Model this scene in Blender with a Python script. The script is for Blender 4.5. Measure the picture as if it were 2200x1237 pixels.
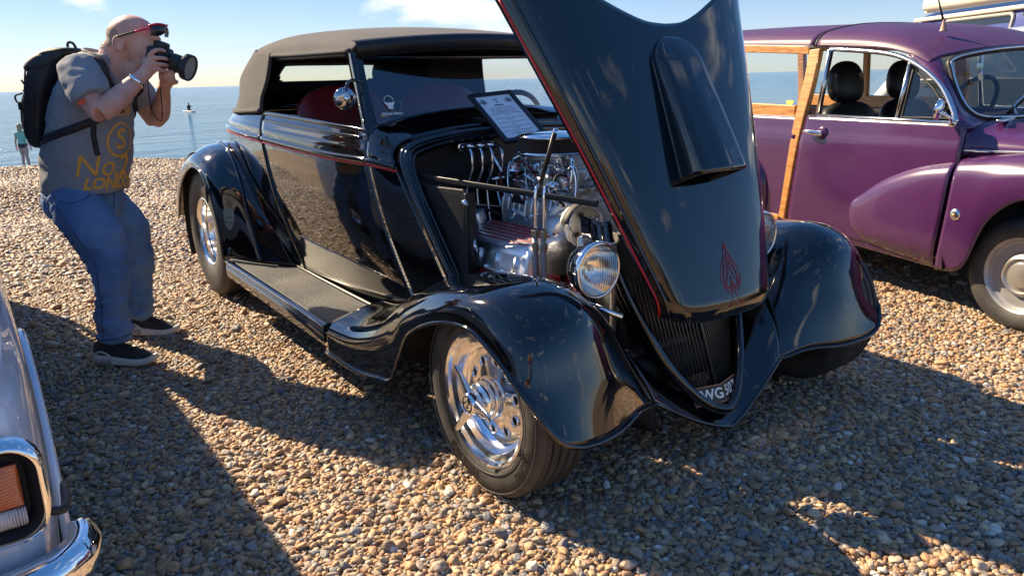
import bpy, bmesh, math, random
import numpy as np
from mathutils import Vector, Matrix, noise
from mathutils.bvhtree import BVHTree

for o in list(bpy.data.objects): bpy.data.objects.remove(o)
scene = bpy.context.scene
COL = scene.collection
rad = math.radians
random.seed(7); RNG = np.random.default_rng(11)

# ------------------------------------------------------------------ camera
cam_data = bpy.data.cameras.new('camera'); cam = bpy.data.objects.new('camera', cam_data); COL.objects.link(cam)
CAM = Vector((1.757, -1.979, 1.222))
YAW, PITCH, ROLL = 2.5213, 0.2653, 0.0261
fw = Vector((math.cos(YAW)*math.cos(PITCH), math.sin(YAW)*math.cos(PITCH), -math.sin(PITCH)))
rt = fw.cross(Vector((0, 0, 1))).normalized(); dn = fw.cross(rt)
rt2 = rt*math.cos(ROLL) + dn*math.sin(ROLL); dn2 = -rt*math.sin(ROLL) + dn*math.cos(ROLL)
m = Matrix((rt2, -dn2, -fw)).transposed().to_4x4(); m.translation = CAM
cam.matrix_world = m
cam_data.sensor_width = 36; cam_data.sensor_fit = 'HORIZONTAL'; cam_data.lens = 27.02
cam_data.clip_start = 0.05; cam_data.clip_end = 60000
scene.camera = cam

# ------------------------------------------------------------------ sky, sun, exposure
SUN_TRAVEL = Vector((1.27, 0.44, -1.0)).normalized()
SUN_EL = math.asin(-SUN_TRAVEL.z); SUN_AZ = math.atan2(-SUN_TRAVEL.x, -SUN_TRAVEL.y)
world = bpy.data.worlds.new('World'); scene.world = world; world.use_nodes = True
wn, wl = world.node_tree.nodes, world.node_tree.links
for n in list(wn): wn.remove(n)
w_out = wn.new('ShaderNodeOutputWorld'); w_bg = wn.new('ShaderNodeBackground')
sky = wn.new('ShaderNodeTexSky'); sky.sky_type = 'NISHITA'; sky.sun_disc = False
sky.sun_elevation = SUN_EL; sky.sun_rotation = SUN_AZ; sky.altitude = 1500
sky.air_density = 1.0; sky.dust_density = 0.4; sky.ozone_density = 1.2
w_bg.inputs['Strength'].default_value = 0.101
w_tc = wn.new('ShaderNodeTexCoord'); w_map = wn.new('ShaderNodeMapping')
w_map.inputs['Scale'].default_value = (1, 1, 2.6); w_map.inputs['Location'].default_value = (1.5625, 7.5018, 31.5649)
w_no = wn.new('ShaderNodeTexNoise'); w_no.inputs['Scale'].default_value = 3.5; w_no.inputs['Detail'].default_value = 7
w_no.inputs['Roughness'].default_value = 0.56; w_no.inputs['Distortion'].default_value = 0.25
w_ra = wn.new('ShaderNodeValToRGB'); w_ra.color_ramp.elements[0].position = 0.59; w_ra.color_ramp.elements[1].position = 0.70
w_sep = wn.new('ShaderNodeSeparateXYZ'); w_lo = wn.new('ShaderNodeMapRange')
w_lo.inputs['From Min'].default_value = 0.0; w_lo.inputs['From Max'].default_value = 0.05
w_mu = wn.new('ShaderNodeMath'); w_mu.operation = 'MULTIPLY'
w_hi = wn.new('ShaderNodeMapRange'); w_hi.interpolation_type = 'SMOOTHSTEP'; w_hi.inputs['From Min'].default_value = .22; w_hi.inputs['From Max'].default_value = .75; w_hi.inputs['To Min'].default_value = 1; w_hi.inputs['To Max'].default_value = .3
w_mh = wn.new('ShaderNodeMath'); w_mh.operation = 'MULTIPLY'
w_mix = wn.new('ShaderNodeMix'); w_mix.data_type = 'RGBA'
w_mix.inputs['B'].default_value = (4.4, 4.3, 4.2, 1)
wl.new(w_tc.outputs['Generated'], w_map.inputs['Vector']); wl.new(w_map.outputs[0], w_no.inputs['Vector'])
wl.new(w_no.outputs['Fac'], w_ra.inputs['Fac']); wl.new(w_tc.outputs['Generated'], w_sep.inputs[0])
wl.new(w_sep.outputs['Z'], w_lo.inputs['Value']); wl.new(w_sep.outputs['Z'], w_hi.inputs['Value']); wl.new(w_ra.outputs['Color'], w_mh.inputs[0]); wl.new(w_hi.outputs[0], w_mh.inputs[1]); wl.new(w_mh.outputs[0], w_mu.inputs[0]); wl.new(w_lo.outputs[0], w_mu.inputs[1])
wl.new(w_mu.outputs[0], w_mix.inputs['Factor']); w_gm = wn.new('ShaderNodeGamma'); w_gm.inputs['Gamma'].default_value = 0.54; w_hs = wn.new('ShaderNodeHueSaturation'); w_hs.inputs['Saturation'].default_value = 1.8
w_ti = wn.new('ShaderNodeMix'); w_ti.data_type = 'RGBA'; w_ti.blend_type = 'MULTIPLY'; w_ti.inputs['Factor'].default_value = 1; w_ti.inputs['B'].default_value = (.90, .925, 1.12, 1)
wl.new(sky.outputs['Color'], w_gm.inputs['Color']); wl.new(w_gm.outputs[0], w_hs.inputs['Color']); wl.new(w_hs.outputs[0], w_ti.inputs['A']); wl.new(w_ti.outputs['Result'], w_mix.inputs['A'])
wl.new(w_mix.outputs['Result'], w_bg.inputs['Color']); wl.new(w_bg.outputs[0], w_out.inputs['Surface'])

sun_data = bpy.data.lights.new('sun', 'SUN'); sun = bpy.data.objects.new('sun', sun_data); COL.objects.link(sun)
sun_data.energy = 4.2; sun_data.angle = rad(0.5); sun_data.color = (1.0, 0.80, 0.54)
sun.rotation_euler = SUN_TRAVEL.to_track_quat('-Z', 'Y').to_euler(); sun.location = (-8, -6, 10)
vs = scene.view_settings
vs.view_transform = 'Standard'; vs.look = 'None'; vs.exposure = 1.60; vs.gamma = 1; vs.use_curve_mapping = False

# ------------------------------------------------------------------ materials
MATS = {}
def inp(b, **k):
    for a, v in k.items():
        a = a.replace('_', ' ')
        if a in b.inputs: b.inputs[a].default_value = v
def mat(name, col=(.5, .5, .5), rough=.5, metal=0., **k):
    if name in MATS: return MATS[name]
    m = bpy.data.materials.new(name); m.use_nodes = True; b = m.node_tree.nodes['Principled BSDF']
    b.inputs['Base Color'].default_value = (*col, 1); b.inputs['Roughness'].default_value = rough; b.inputs['Metallic'].default_value = metal
    for a, v in k.items():
        a = a.replace('_', ' ')
        b.inputs[a].default_value = v
    MATS[name] = m; return m
def bsdf(m): return m.node_tree.nodes['Principled BSDF']
def nd(m, t, **k):
    n = m.node_tree.nodes.new('ShaderNode'+t)
    for a, v in k.items(): setattr(n, a, v)
    return n
def lk(m, a, b): m.node_tree.links.new(a, b)
def ramp(m, stops, interp='LINEAR'):
    r = nd(m, 'ValToRGB'); cr_ = r.color_ramp; cr_.interpolation = interp
    while len(cr_.elements) < len(stops): cr_.elements.new(0.5)
    for e, (p, c) in zip(cr_.elements, stops): e.position = p; e.color = (*c, 1)
    return r
def noisy(name, c1, c2, scale=8, rough=.6, metal=0., detail=6, bump=0., bscale=None, lo=.35, hi=.65, rough2=None, coord='Object', **k):
    """colour that wanders between two tones of the material itself, with optional fine relief"""
    if name in MATS: return MATS[name]
    m = mat(name, c1, rough, metal, **k); b = bsdf(m)
    tc = nd(m, 'TexCoord'); n = nd(m, 'TexNoise'); n.inputs['Scale'].default_value = scale; n.inputs['Detail'].default_value = detail
    lk(m, tc.outputs[coord], n.inputs['Vector'])
    r = ramp(m, [(lo, c1), (hi, c2)]); lk(m, n.outputs['Fac'], r.inputs['Fac']); lk(m, r.outputs['Color'], b.inputs['Base Color'])
    if rough2 is not None:
        mr = nd(m, 'MapRange'); mr.inputs['To Min'].default_value = rough; mr.inputs['To Max'].default_value = rough2
        lk(m, n.outputs['Fac'], mr.inputs['Value']); lk(m, mr.outputs[0], b.inputs['Roughness'])
    if bump:
        n2 = nd(m, 'TexNoise'); n2.inputs['Scale'].default_value = bscale or scale*6; n2.inputs['Detail'].default_value = 4
        lk(m, tc.outputs[coord], n2.inputs['Vector']); bp = nd(m, 'Bump'); bp.inputs['Strength'].default_value = bump; bp.inputs['Distance'].default_value = .01
        lk(m, n2.outputs['Fac'], bp.inputs['Height']); lk(m, bp.outputs[0], b.inputs['Normal'])
    return m

# ------------------------------------------------------------------ mesh helpers
def tag(o, label=None, cat=None, group=None, kind=None):
    if label: o['label'] = label
    if cat: o['category'] = cat
    if group: o['group'] = group
    if kind: o['kind'] = kind
    return o
def empty(name, loc=(0, 0, 0), rz=0.):
    o = bpy.data.objects.new(name, None); COL.objects.link(o); o.location = loc; o.rotation_euler = (0, 0, rz); o.empty_display_size = .1
    return o
def A(*r): return np.array(r, float)
def cr1(P, n, closed=False):
    """Catmull-Rom resample of control points P (k,3) to n points"""
    P = np.asarray(P, float); k = len(P)
    if closed: t = np.linspace(0, k, n, endpoint=False)
    else: t = np.linspace(0, k-1, n)
    return crs(P, t, closed)
def crs(P, t, closed=False):
    P = np.asarray(P, float); k = len(P); t = np.asarray(t, float)
    if closed:
        i = np.floor(t).astype(int); f = t-i
        g = lambda j: P[(i+j) % k]
    else:
        i = np.clip(np.floor(t).astype(int), 0, k-2); f = t-i
        E = np.concatenate([[2*P[0]-P[1]], P, [2*P[-1]-P[-2]]])
        g = lambda j: E[i+j+1]
    f = f.reshape((-1,)+(1,)*(P.ndim-1))
    a, b, c, d = g(-1), g(0), g(1), g(2)
    return .5*((2*b)+(-a+c)*f+(2*a-5*b+4*c-d)*f*f+(-a+3*b-3*c+d)*f**3)
def bic(ctrl, u, v):
    C = np.asarray(ctrl, float)
    G = crs(C, u); G = np.swapaxes(crs(np.swapaxes(G, 0, 1), v), 0, 1)
    return G
STUFF_PARTS = {'tread', 'sidewall_lettering', 'lettering', 'shirt_print', 'spade_emblem', 'spade_mark', 'laces', 'model_badge', 'sticker', 'pulley_holes', 'disc_holes', 'sidewall_ribs', 'boss_emblem', 'headrest_patch', 'spokes'}   # joined print and relief too small to pick apart
class MB:
    def __init__(s): s.v = []; s.f = []; s.n = 0
    def add(s, v, f):
        v = np.asarray(v, float).reshape(-1, 3); s.v.append(v); s.f += [tuple(int(i)+s.n for i in q) for q in f]; s.n += len(v); return s
    def grid(s, G, cu=False, cv=False, skip=None):
        nu, nv = G.shape[:2]; f = []
        for i in range(nu if cu else nu-1):
            for j in range(nv if cv else nv-1):
                i2, j2 = (i+1) % nu, (j+1) % nv
                if skip is not None and skip(.25*(G[i, j]+G[i2, j]+G[i, j2]+G[i2, j2])): continue
                f.append((i*nv+j, i2*nv+j, i2*nv+j2, i*nv+j2))
        return s.add(G, f)
    def patch(s, ctrl, nu=24, nv=16, u=None, v=None, **k):
        C = np.asarray(ctrl, float); u = u or (0, C.shape[0]-1); v = v or (0, C.shape[1]-1)
        return s.grid(bic(C, np.linspace(*u, nu), np.linspace(*v, nv)), **k)
    def tube(s, P, r, n=8, cap=True, closed=False, sm=0, squash=None):
        P = np.asarray(P, float)
        if sm: P = cr1(P, sm, closed)
        k = len(P); r = np.broadcast_to(np.asarray(r, float), (k,)) if np.ndim(r) == 0 or len(np.atleast_1d(r)) == k else np.interp(np.linspace(0, 1, k), np.linspace(0, 1, len(r)), r)
        if closed: T = np.roll(P, -1, 0)-np.roll(P, 1, 0)
        else: T = np.gradient(P, axis=0)
        T /= np.linalg.norm(T, axis=1, keepdims=True)+1e-12
        ref = np.array([0, 0, 1.]) if abs(T[0][2]) < .9 else np.array([1., 0, 0])
        N = np.cross(T[0], ref); N /= np.linalg.norm(N); G = np.zeros((k, n, 3)); a = np.linspace(0, 2*np.pi, n, endpoint=False)
        for i in range(k):
            N = N-T[i]*(N@T[i]); N /= np.linalg.norm(N)+1e-12; B = np.cross(T[i], N)
            if squash is None: G[i] = P[i]+r[i]*(np.cos(a)[:, None]*N+np.sin(a)[:, None]*B)
            else: G[i] = P[i]+r[i]*(squash[0]*np.cos(a)[:, None]*N+squash[1]*np.sin(a)[:, None]*B)
        b0 = s.n; s.grid(G, cu=closed, cv=True)
        if cap and not closed:
            s.f.append(tuple(b0+j for j in range(n))[::-1]); s.f.append(tuple(b0+(k-1)*n+j for j in range(n)))
        return s
    def lathe(s, prof, c, ax, n=32, arc=None, closed=False):
        """prof: (radius, height along ax)"""
        c = np.asarray(c, float); ax = np.asarray(ax, float); ax = ax/np.linalg.norm(ax)
        ref = np.array([0, 0, 1.]) if abs(ax[2]) < .9 else np.array([1., 0, 0])
        N = np.cross(ax, ref); N /= np.linalg.norm(N); B = np.cross(ax, N)
        a = np.linspace(0, 2*np.pi, n, endpoint=False) if arc is None else np.linspace(arc[0], arc[1], n)
        d = np.cos(a)[:, None]*N+np.sin(a)[:, None]*B
        G = np.array([c+h*ax+r*d for r, h in prof]); return s.grid(G, cu=closed, cv=arc is None)
    def box(s, c, sz, R=None):
        c = np.asarray(c, float); h = np.asarray(sz, float)/2
        v = np.array([(x, y, z) for x in (-1, 1) for y in (-1, 1) for z in (-1, 1)])*h
        if R is not None: v = v@np.asarray(R).T
        return s.add(v+c, [(0, 1, 3, 2), (4, 6, 7, 5), (0, 4, 5, 1), (2, 3, 7, 6), (0, 2, 6, 4), (1, 5, 7, 3)])
    def bar(s, a, b, w, h, up=(0, 0, 1)):
        a, b = np.asarray(a, float), np.asarray(b, float); t = b-a; L = np.linalg.norm(t); t /= L
        u = np.asarray(up, float); sd = np.cross(u, t); sd /= np.linalg.norm(sd); u = np.cross(t, sd)
        return s.box((a+b)/2, (L, w, h), np.array([t, sd, u]).T)
    def prism(s, poly, d, cap=True):
        """extrude 3-D polygon by vector d"""
        P = np.asarray(poly, float); n = len(P); b = s.n
        s.add(np.concatenate([P, P+np.asarray(d, float)]), [(i, (i+1) % n, n+(i+1) % n, n+i) for i in range(n)])
        if cap: s.f.append(tuple(b+i for i in range(n))[::-1]); s.f.append(tuple(b+n+i for i in range(n)))
        return s
    def sphere(s, c, r, n=16, m=10):
        r = np.broadcast_to(np.asarray(r, float), (3,)); th = np.linspace(.001, np.pi-.001, m); ph = np.linspace(0, 2*np.pi, n, endpoint=False)
        G = np.array([[(np.sin(t)*np.cos(p), np.sin(t)*np.sin(p), np.cos(t)) for p in ph] for t in th])*r+np.asarray(c, float)
        return s.grid(G, cv=True)
    def build(s, name, mt, parent=None, smooth=True, solid=0., bevel=0., bseg=2, subsurf=0, offset=0., flip=False, weld=False, sharp=None, mirror=None):
        V = np.concatenate(s.v) if s.v else np.zeros((0, 3)); F = s.f
        if mirror is not None:
            V2 = V.copy(); V2[:, mirror] *= -1; F = F+[tuple(i+len(V) for i in q)[::-1] for q in F]; V = np.concatenate([V, V2])
        me = bpy.data.meshes.new(name); me.from_pydata(V.tolist(), [], F)
        bm = bmesh.new(); bm.from_mesh(me)
        if weld: bmesh.ops.remove_doubles(bm, verts=bm.verts, dist=1e-5)
        bmesh.ops.recalc_face_normals(bm, faces=bm.faces)
        if flip: bmesh.ops.reverse_faces(bm, faces=bm.faces)
        bm.to_mesh(me); bm.free()
        if smooth: me.polygons.foreach_set('use_smooth', [True]*len(me.polygons))
        o = bpy.data.objects.new(name, me); COL.objects.link(o); me.materials.append(mt)
        if name in STUFF_PARTS: o['kind'] = 'stuff'
        if parent: o.parent = parent
        if solid:
            md = o.modifiers.new('solid', 'SOLIDIFY'); md.thickness = solid; md.offset = offset; md.use_even_offset = False
        if bevel:
            md = o.modifiers.new('bevel', 'BEVEL'); md.width = bevel; md.segments = bseg; md.limit_method = 'ANGLE'; md.angle_limit = rad(35)
        if subsurf:
            md = o.modifiers.new('sub', 'SUBSURF'); md.levels = subsurf; md.render_levels = subsurf
        if smooth and (sharp is not None):
            me.set_sharp_from_angle(angle=rad(sharp))
        return o
def copy_tree(o, parent=None):
    c = o.copy(); COL.objects.link(c); c.parent = parent
    for ch in [x for x in o.children]: copy_tree(ch, c)
    return c
def mir(ctrl): C = np.asarray(ctrl, float).copy(); C[..., 1] *= -1; return C
def bvh_of(obs):
    dg = bpy.context.evaluated_depsgraph_get(); bm = bmesh.new()
    for o in obs:
        me = o.evaluated_get(dg).to_mesh(); me2 = me.copy(); me2.transform(o.matrix_world); bm.from_mesh(me2); bpy.data.meshes.remove(me2)
    t = BVHTree.FromBMesh(bm); bm.free(); return t
_fonts = {}
def text_geo(txt, size=1., bold=0., ext=0., align='CENTER', res=3, shear=0., spacing=1.):
    """verts, faces of a string in the XY plane"""
    cu = bpy.data.curves.new('t', 'FONT'); cu.body = txt; cu.size = size; cu.align_x = align; cu.align_y = 'CENTER'; cu.offset = bold; cu.extrude = ext; cu.resolution_u = res; cu.shear = shear; cu.space_character = spacing
    o = bpy.data.objects.new('t', cu); COL.objects.link(o)
    dg = bpy.context.evaluated_depsgraph_get(); me = bpy.data.meshes.new_from_object(o.evaluated_get(dg))
    v = np.array([x.co[:] for x in me.vertices]).reshape(-1, 3); f = [tuple(p.vertices) for p in me.polygons]
    bpy.data.objects.remove(o); bpy.data.curves.remove(cu); bpy.data.meshes.remove(me)
    return v, f
def subdiv_geo(v, f, cuts=1, maxlen=None):
    me = bpy.data.meshes.new('t'); me.from_pydata(v.tolist(), [], f); bm = bmesh.new(); bm.from_mesh(me)
    bmesh.ops.triangulate(bm, faces=bm.faces)
    for _ in range(6):
        es = [e for e in bm.edges if e.calc_length() > maxlen] if maxlen else list(bm.edges)
        if not es: break
        bmesh.ops.subdivide_edges(bm, edges=es, cuts=1, use_grid_fill=False)
        bmesh.ops.triangulate(bm, faces=[q for q in bm.faces if len(q.verts) > 3])
        if not maxlen: break
    v = np.array([x.co[:] for x in bm.verts]); bm.verts.index_update(); f = [tuple(x.index for x in q.verts) for q in bm.faces]
    bm.free(); bpy.data.meshes.remove(me); return v, f

paint_black = mat('black_paint', (.0016, .0020, .0034), .08, 0, Specular_IOR_Level=.22, Coat_Weight=1.0, Coat_Roughness=.010, Coat_IOR=1.62)
chrome = mat('chrome', (.86, .87, .88), .06, 1)
polished = noisy('polished_alloy', (.78, .78, .78), (.88, .88, .89), 30, .24, 1, rough2=.42)
cast_alloy = noisy('cast_alloy', (.56, .56, .57), (.72, .72, .72), 60, .36, 1, bump=.2, rough2=.55)
dark_steel = noisy('dark_steel', (.03, .03, .032), (.07, .07, .07), 40, .45, .6)
satin_black = noisy('satin_black', (.008, .008, .009), (.016, .016, .018), 20, .42)
flat_black = mat('flat_black', (.006, .006, .007), .7)
rubber = noisy('rubber', (.030, .029, .028), (.055, .052, .048), 14, .62, bump=.12, bscale=160)
red_paint = mat('red_paint', (.50, .016, .022), .3)
white_paint = mat('white_paint', (.8, .8, .8), .35)
def thin_glass(name, tint, f0=.08, rough=0.):
    """a single pane: light passes straight through, mirror reflection grows towards grazing view"""
    if name in MATS: return MATS[name]
    m = bpy.data.materials.new(name); m.use_nodes = True; nt = m.node_tree; nt.nodes.remove(nt.nodes['Principled BSDF']); out = nt.nodes['Material Output']
    tr = nd(m, 'BsdfTransparent'); tr.inputs['Color'].default_value = (*tint, 1); gl = nd(m, 'BsdfGlossy'); gl.inputs['Roughness'].default_value = rough
    lw = nd(m, 'LayerWeight'); lw.inputs['Blend'].default_value = .5; pw_ = nd(m, 'Math', operation='POWER'); pw_.inputs[1].default_value = 5; ma = nd(m, 'Math', operation='MULTIPLY_ADD'); ma.inputs[1].default_value = 1-f0; ma.inputs[2].default_value = f0
    mx_ = nd(m, 'MixShader'); lk(m, lw.outputs['Facing'], pw_.inputs[0]); lk(m, pw_.outputs[0], ma.inputs[0]); lk(m, ma.outputs[0], mx_.inputs[0]); lk(m, tr.outputs[0], mx_.inputs[1]); lk(m, gl.outputs[0], mx_.inputs[2]); lk(m, mx_.outputs[0], out.inputs['Surface'])
    MATS[name] = m; return m
# ------------------------------------------------------------------ ground, sea
def crest_dist(x, y):
    # signed distance landward (+) of the crest of the shingle bank
    return (x+13.4)*.976-(y)*.217
# shingle heaped against tyres and soles
PRESS = [(-.03, -.745, .017, .17), (-.03, .745, .017, .17), (-2.98, -.69, .02, .2), (-2.98, .69, .02, .2), (.30, 2.07, .016, .14), (-2.03, -1.56, .008, .12), (-2.44, -1.28, .008, .12)]
def ground_z(x, y):
    d = crest_dist(x, y); u = np.clip(-d/24., 0, 1)
    z = np.where(d < 0, -2.35*(1-(1-u)**1.7), 0.)
    r = .018*np.sin(x*1.7+y*.6)+.014*np.sin(y*2.3-x*.9+1.)
    far = np.clip((np.hypot(x+.9, y+.2)-4.2)/3., 0, 1)*np.clip((d+1.5)/2, 0, 1)
    for cx_, cy_, h_, s_ in PRESS: z = z+h_*np.exp(-((x-cx_)/s_)**2-((y-cy_)/s_)**2)
    return z+r*far*2.4
g = MB()
xs = np.concatenate([np.linspace(-46, -20, 24), np.linspace(-19.5, -5, 50), np.linspace(-4.7, 4, 30), [8, 20, 60, 200, 500]])
ys = np.concatenate([[-500, -150, -50, -20], np.linspace(-10, 14, 74), [20, 50, 150, 500]])
GX, GY = np.meshgrid(xs, ys, indexing='ij'); g.grid(np.stack([GX, GY, ground_z(GX, GY)-.012], -1))
m_ground = mat('shingle_bed', (.26, .15, .06), .9)
tc = nd(m_ground, 'TexCoord'); vo = nd(m_ground, 'TexVoronoi'); vo.inputs['Scale'].default_value = 26; vo.inputs['Randomness'].default_value = 1
lk(m_ground, tc.outputs['Object'], vo.inputs['Vector'])
cr_ = ramp(m_ground, [(0, (.10, .055, .025)), (.25, (.26, .16, .08)), (.5, (.34, .23, .13)), (.72, (.20, .17, .14)), (.9, (.4, .35, .28)), (1, (.24, .13, .06))])
wh = nd(m_ground, 'TexWhiteNoise'); lk(m_ground, vo.outputs['Position'], wh.inputs['Vector']); lk(m_ground, wh.outputs['Value'], cr_.inputs['Fac'])
no = nd(m_ground, 'TexNoise'); no.inputs['Scale'].default_value = .55; no.inputs['Detail'].default_value = 5; lk(m_ground, tc.outputs['Object'], no.inputs['Vector'])
mx = nd(m_ground, 'Mix', data_type='RGBA', blend_type='MULTIPLY'); mx.inputs['Factor'].default_value = 1
rp = ramp(m_ground, [(.3, (.62, .55, .48)), (.6, (1, 1, 1))]); lk(m_ground, no.outputs['Fac'], rp.inputs['Fac'])
lk(m_ground, cr_.outputs[0], mx.inputs['A']); lk(m_ground, rp.outputs[0], mx.inputs['B']); lk(m_ground, mx.outputs['Result'], bsdf(m_ground).inputs['Base Color'])
bp = nd(m_ground, 'Bump'); bp.inputs['Strength'].default_value = .9; bp.inputs['Distance'].default_value = .02; bp.invert = True
lk(m_ground, vo.outputs['Distance'], bp.inputs['Height']); lk(m_ground, bp.outputs[0], bsdf(m_ground).inputs['Normal'])
ground = g.build('ground', m_ground); tag(ground, 'brown and grey shingle beach ground', 'ground', kind='structure')

# pebbles: eight water-worn shapes
m_peb = mat('pebble', (.3, .2, .12), .55)
oi = nd(m_peb, 'ObjectInfo'); tc = nd(m_peb, 'TexCoord')
pal = ramp(m_peb, [(0, (0.435, 0.272, 0.141)), (.11, (0.274, 0.169, 0.096)), (.22, (0.506, 0.351, 0.191)), (.32, (0.232, 0.177, 0.135)), (.42, (0.433, 0.253, 0.127)), (.52, (0.368, 0.293, 0.221)), (.62, (0.188, 0.178, 0.170)), (.68, (0.551, 0.434, 0.291)), (.75, (0.259, 0.255, 0.251)), (.80, (0.386, 0.222, 0.130)), (.88, (0.349, 0.278, 0.210)), (.955, (0.613, 0.571, 0.495)), (.98, (0.161, 0.168, 0.178))], 'CONSTANT')
lk(m_peb, oi.outputs['Random'], pal.inputs['Fac'])
n1 = nd(m_peb, 'TexNoise'); n1.inputs['Scale'].default_value = 1.7; n1.inputs['Detail'].default_value = 8; n1.inputs['Roughness'].default_value = .65
va = nd(m_peb, 'VectorMath', operation='ADD'); vm = nd(m_peb, 'VectorMath', operation='SCALE'); vm.inputs['Scale'].default_value = 40
cx = nd(m_peb, 'CombineXYZ'); lk(m_peb, oi.outputs['Random'], cx.inputs[0]); lk(m_peb, oi.outputs['Random'], cx.inputs[1]); lk(m_peb, cx.outputs[0], vm.inputs[0])
lk(m_peb, tc.outputs['Object'], va.inputs[0]); lk(m_peb, vm.outputs[0], va.inputs[1]); lk(m_peb, va.outputs[0], n1.inputs['Vector'])
r2 = ramp(m_peb, [(.25, (.55, .5, .46)), (.5, (1, 1, 1)), (.75, (1.3, 1.22, 1.1))]); lk(m_peb, n1.outputs['Fac'], r2.inputs['Fac'])
mx = nd(m_peb, 'Mix', data_type='RGBA', blend_type='MULTIPLY'); mx.inputs['Factor'].default_value = .9
lk(m_peb, pal.outputs[0], mx.inputs['A']); lk(m_peb, r2.outputs[0], mx.inputs['B']); lk(m_peb, mx.outputs['Result'], bsdf(m_peb).inputs['Base Color'])
bp = nd(m_peb, 'Bump'); bp.inputs['Strength'].default_value = .25; bp.inputs['Distance'].default_value = .15; lk(m_peb, n1.outputs['Fac'], bp.inputs['Height']); lk(m_peb, bp.outputs[0], bsdf(m_peb).inputs['Normal'])

peb_col = bpy.data.collections.new('pebble_shapes'); peb_meshes = []
def pebble_mesh(i, sub):
    bm = bmesh.new(); bmesh.ops.create_icosphere(bm, subdivisions=sub, radius=1)
    rr = random.Random(i); ax = (1.0, rr.uniform(.62, .95), rr.uniform(.42, .68)); off = Vector((i*7.3, i*3.1, i*1.7))
    # a few cut facets give the broken-flint look
    cuts = [(Vector((rr.uniform(-1, 1), rr.uniform(-1, 1), rr.uniform(-.6, 1))).normalized(), rr.uniform(.62, .86)) for _ in range(rr.choice((2, 3, 4)))]
    for v in bm.verts:
        p = v.co.normalized(); r = 1+.26*noise.noise(p*1.1+off)+.10*noise.noise(p*2.6+off)
        q = p*r
        for nrm, dd in cuts:
            e = q.dot(nrm)-dd
            if e > 0: q = q-nrm*e*.82
        v.co = Vector((q.x*ax[0], q.y*ax[1], q.z*ax[2]))
    me = bpy.data.meshes.new('pebble'); bm.to_mesh(me); bm.free(); me.materials.append(m_peb)
    me.polygons.foreach_set('use_smooth', [True]*len(me.polygons)); return me
NV = 9
for i in range(NV):
    me = pebble_mesh(i+3, 3 if i < 5 else 2); peb_meshes.append(me)
    o = bpy.data.objects.new('pebble_shape', me); peb_col.objects.link(o)
def jit(x0, x1, y0, y1, s):
    nx, ny = int((x1-x0)/s), int((y1-y0)/s)
    X, Y = np.meshgrid(np.arange(nx), np.arange(ny), indexing='ij')
    X = x0+(X+.5*(Y % 2)+RNG.uniform(-.38, .38, X.shape))*s; Y = y0+(Y+RNG.uniform(-.38, .38, Y.shape))*s
    return X.ravel(), Y.ravel()
def in_view(x, y, margin=.14):
    dx, dy = x-CAM.x, y-CAM.y; a = np.arctan2(dy, dx)-YAW; a = (a+np.pi) % (2*np.pi)-np.pi
    return np.abs(a) < rad(34+9)+margin*0
pts = []
def layer(x0, x1, y0, y1, s, smin, smax, dmin, dmax, lift):
    x, y = jit(x0, x1, y0, y1, s); d = np.hypot(x-CAM.x, y-CAM.y)
    k = (d >= dmin) & (d < dmax) & (in_view(x, y) | (d < 1.4)) & (crest_dist(x, y) > -2.5)
    x, y = x[k], y[k]; n = len(x)
    sc = smin+(smax-smin)*RNG.beta(1.3, 3.6, n)
    pts.append(np.c_[x, y, ground_z(x, y)-.012+lift*sc, sc])
layer(-2.6, 3, -4, 4.2, .0136, .0052, .0215, .5, 3.6, .25)
layer(-2.6, 3, -4, 4.2, .050, .011, .0275, .5, 3.6, .55)
layer(-5, 2, -4.5, 7, .0185, .0072, .0225, 3.6, 6.0, .35)
layer(-10, 0, -8, 12, .033, .012, .034, 6.0, 10.0, .45)
layer(-17, -2, -8, 14, .047, .017, .040, 10.0, 18.5, .5)
layer(-16, 0, -8, 14, .16, .025, .045, 4.0, 18.5, .3)
P = np.concatenate(pts); n = len(P)
# those that show largest (nearest the lens and inside the picture) become pebbles of their own
Mw = np.array(cam.matrix_world.inverted()); q = np.c_[P[:, :3], np.ones(n)]@Mw.T
uu = q[:, 0]/-q[:, 2]*27.02/18; vv = q[:, 1]/-q[:, 2]*27.02/18
vis = (q[:, 2] < -.3) & (np.abs(uu) < .99) & (np.abs(vv) < .555) & ~((np.abs(P[:, 1]) < .88) & (P[:, 0] < .42) & (P[:, 0] > -3.6)) & (P[:, 1] > -1.93)
size_px = np.where(vis, P[:, 3]/-q[:, 2], 0); big = np.argsort(-size_px)[:300]; mask = np.ones(n, bool); mask[big] = False
rots = np.c_[RNG.normal(0, .28, n), RNG.normal(0, .28, n), RNG.uniform(0, 6.28, n)]
for k in big:
    o = bpy.data.objects.new('pebble', peb_meshes[int(RNG.integers(0, 5))]); COL.objects.link(o); o.parent = ground
    o.location = P[k, :3]; o.rotation_euler = rots[k]; s_ = P[k, 3]; o.scale = (s_*RNG.uniform(.9, 1.2), s_, s_*RNG.uniform(.85, 1.1))
me = bpy.data.meshes.new('shingle'); Q = P[mask]; nq = len(Q); me.vertices.add(nq); me.vertices.foreach_set('co', Q[:, :3].ravel())
a = me.attributes.new('rot', 'FLOAT_VECTOR', 'POINT'); a.data.foreach_set('vector', rots[mask].ravel())
sc3 = np.c_[Q[:, 3]*RNG.uniform(.9, 1.3, nq), Q[:, 3]*RNG.uniform(.8, 1.05, nq), Q[:, 3]*RNG.uniform(.8, 1.1, nq)]
a = me.attributes.new('scl', 'FLOAT_VECTOR', 'POINT'); a.data.foreach_set('vector', sc3.ravel())
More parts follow.
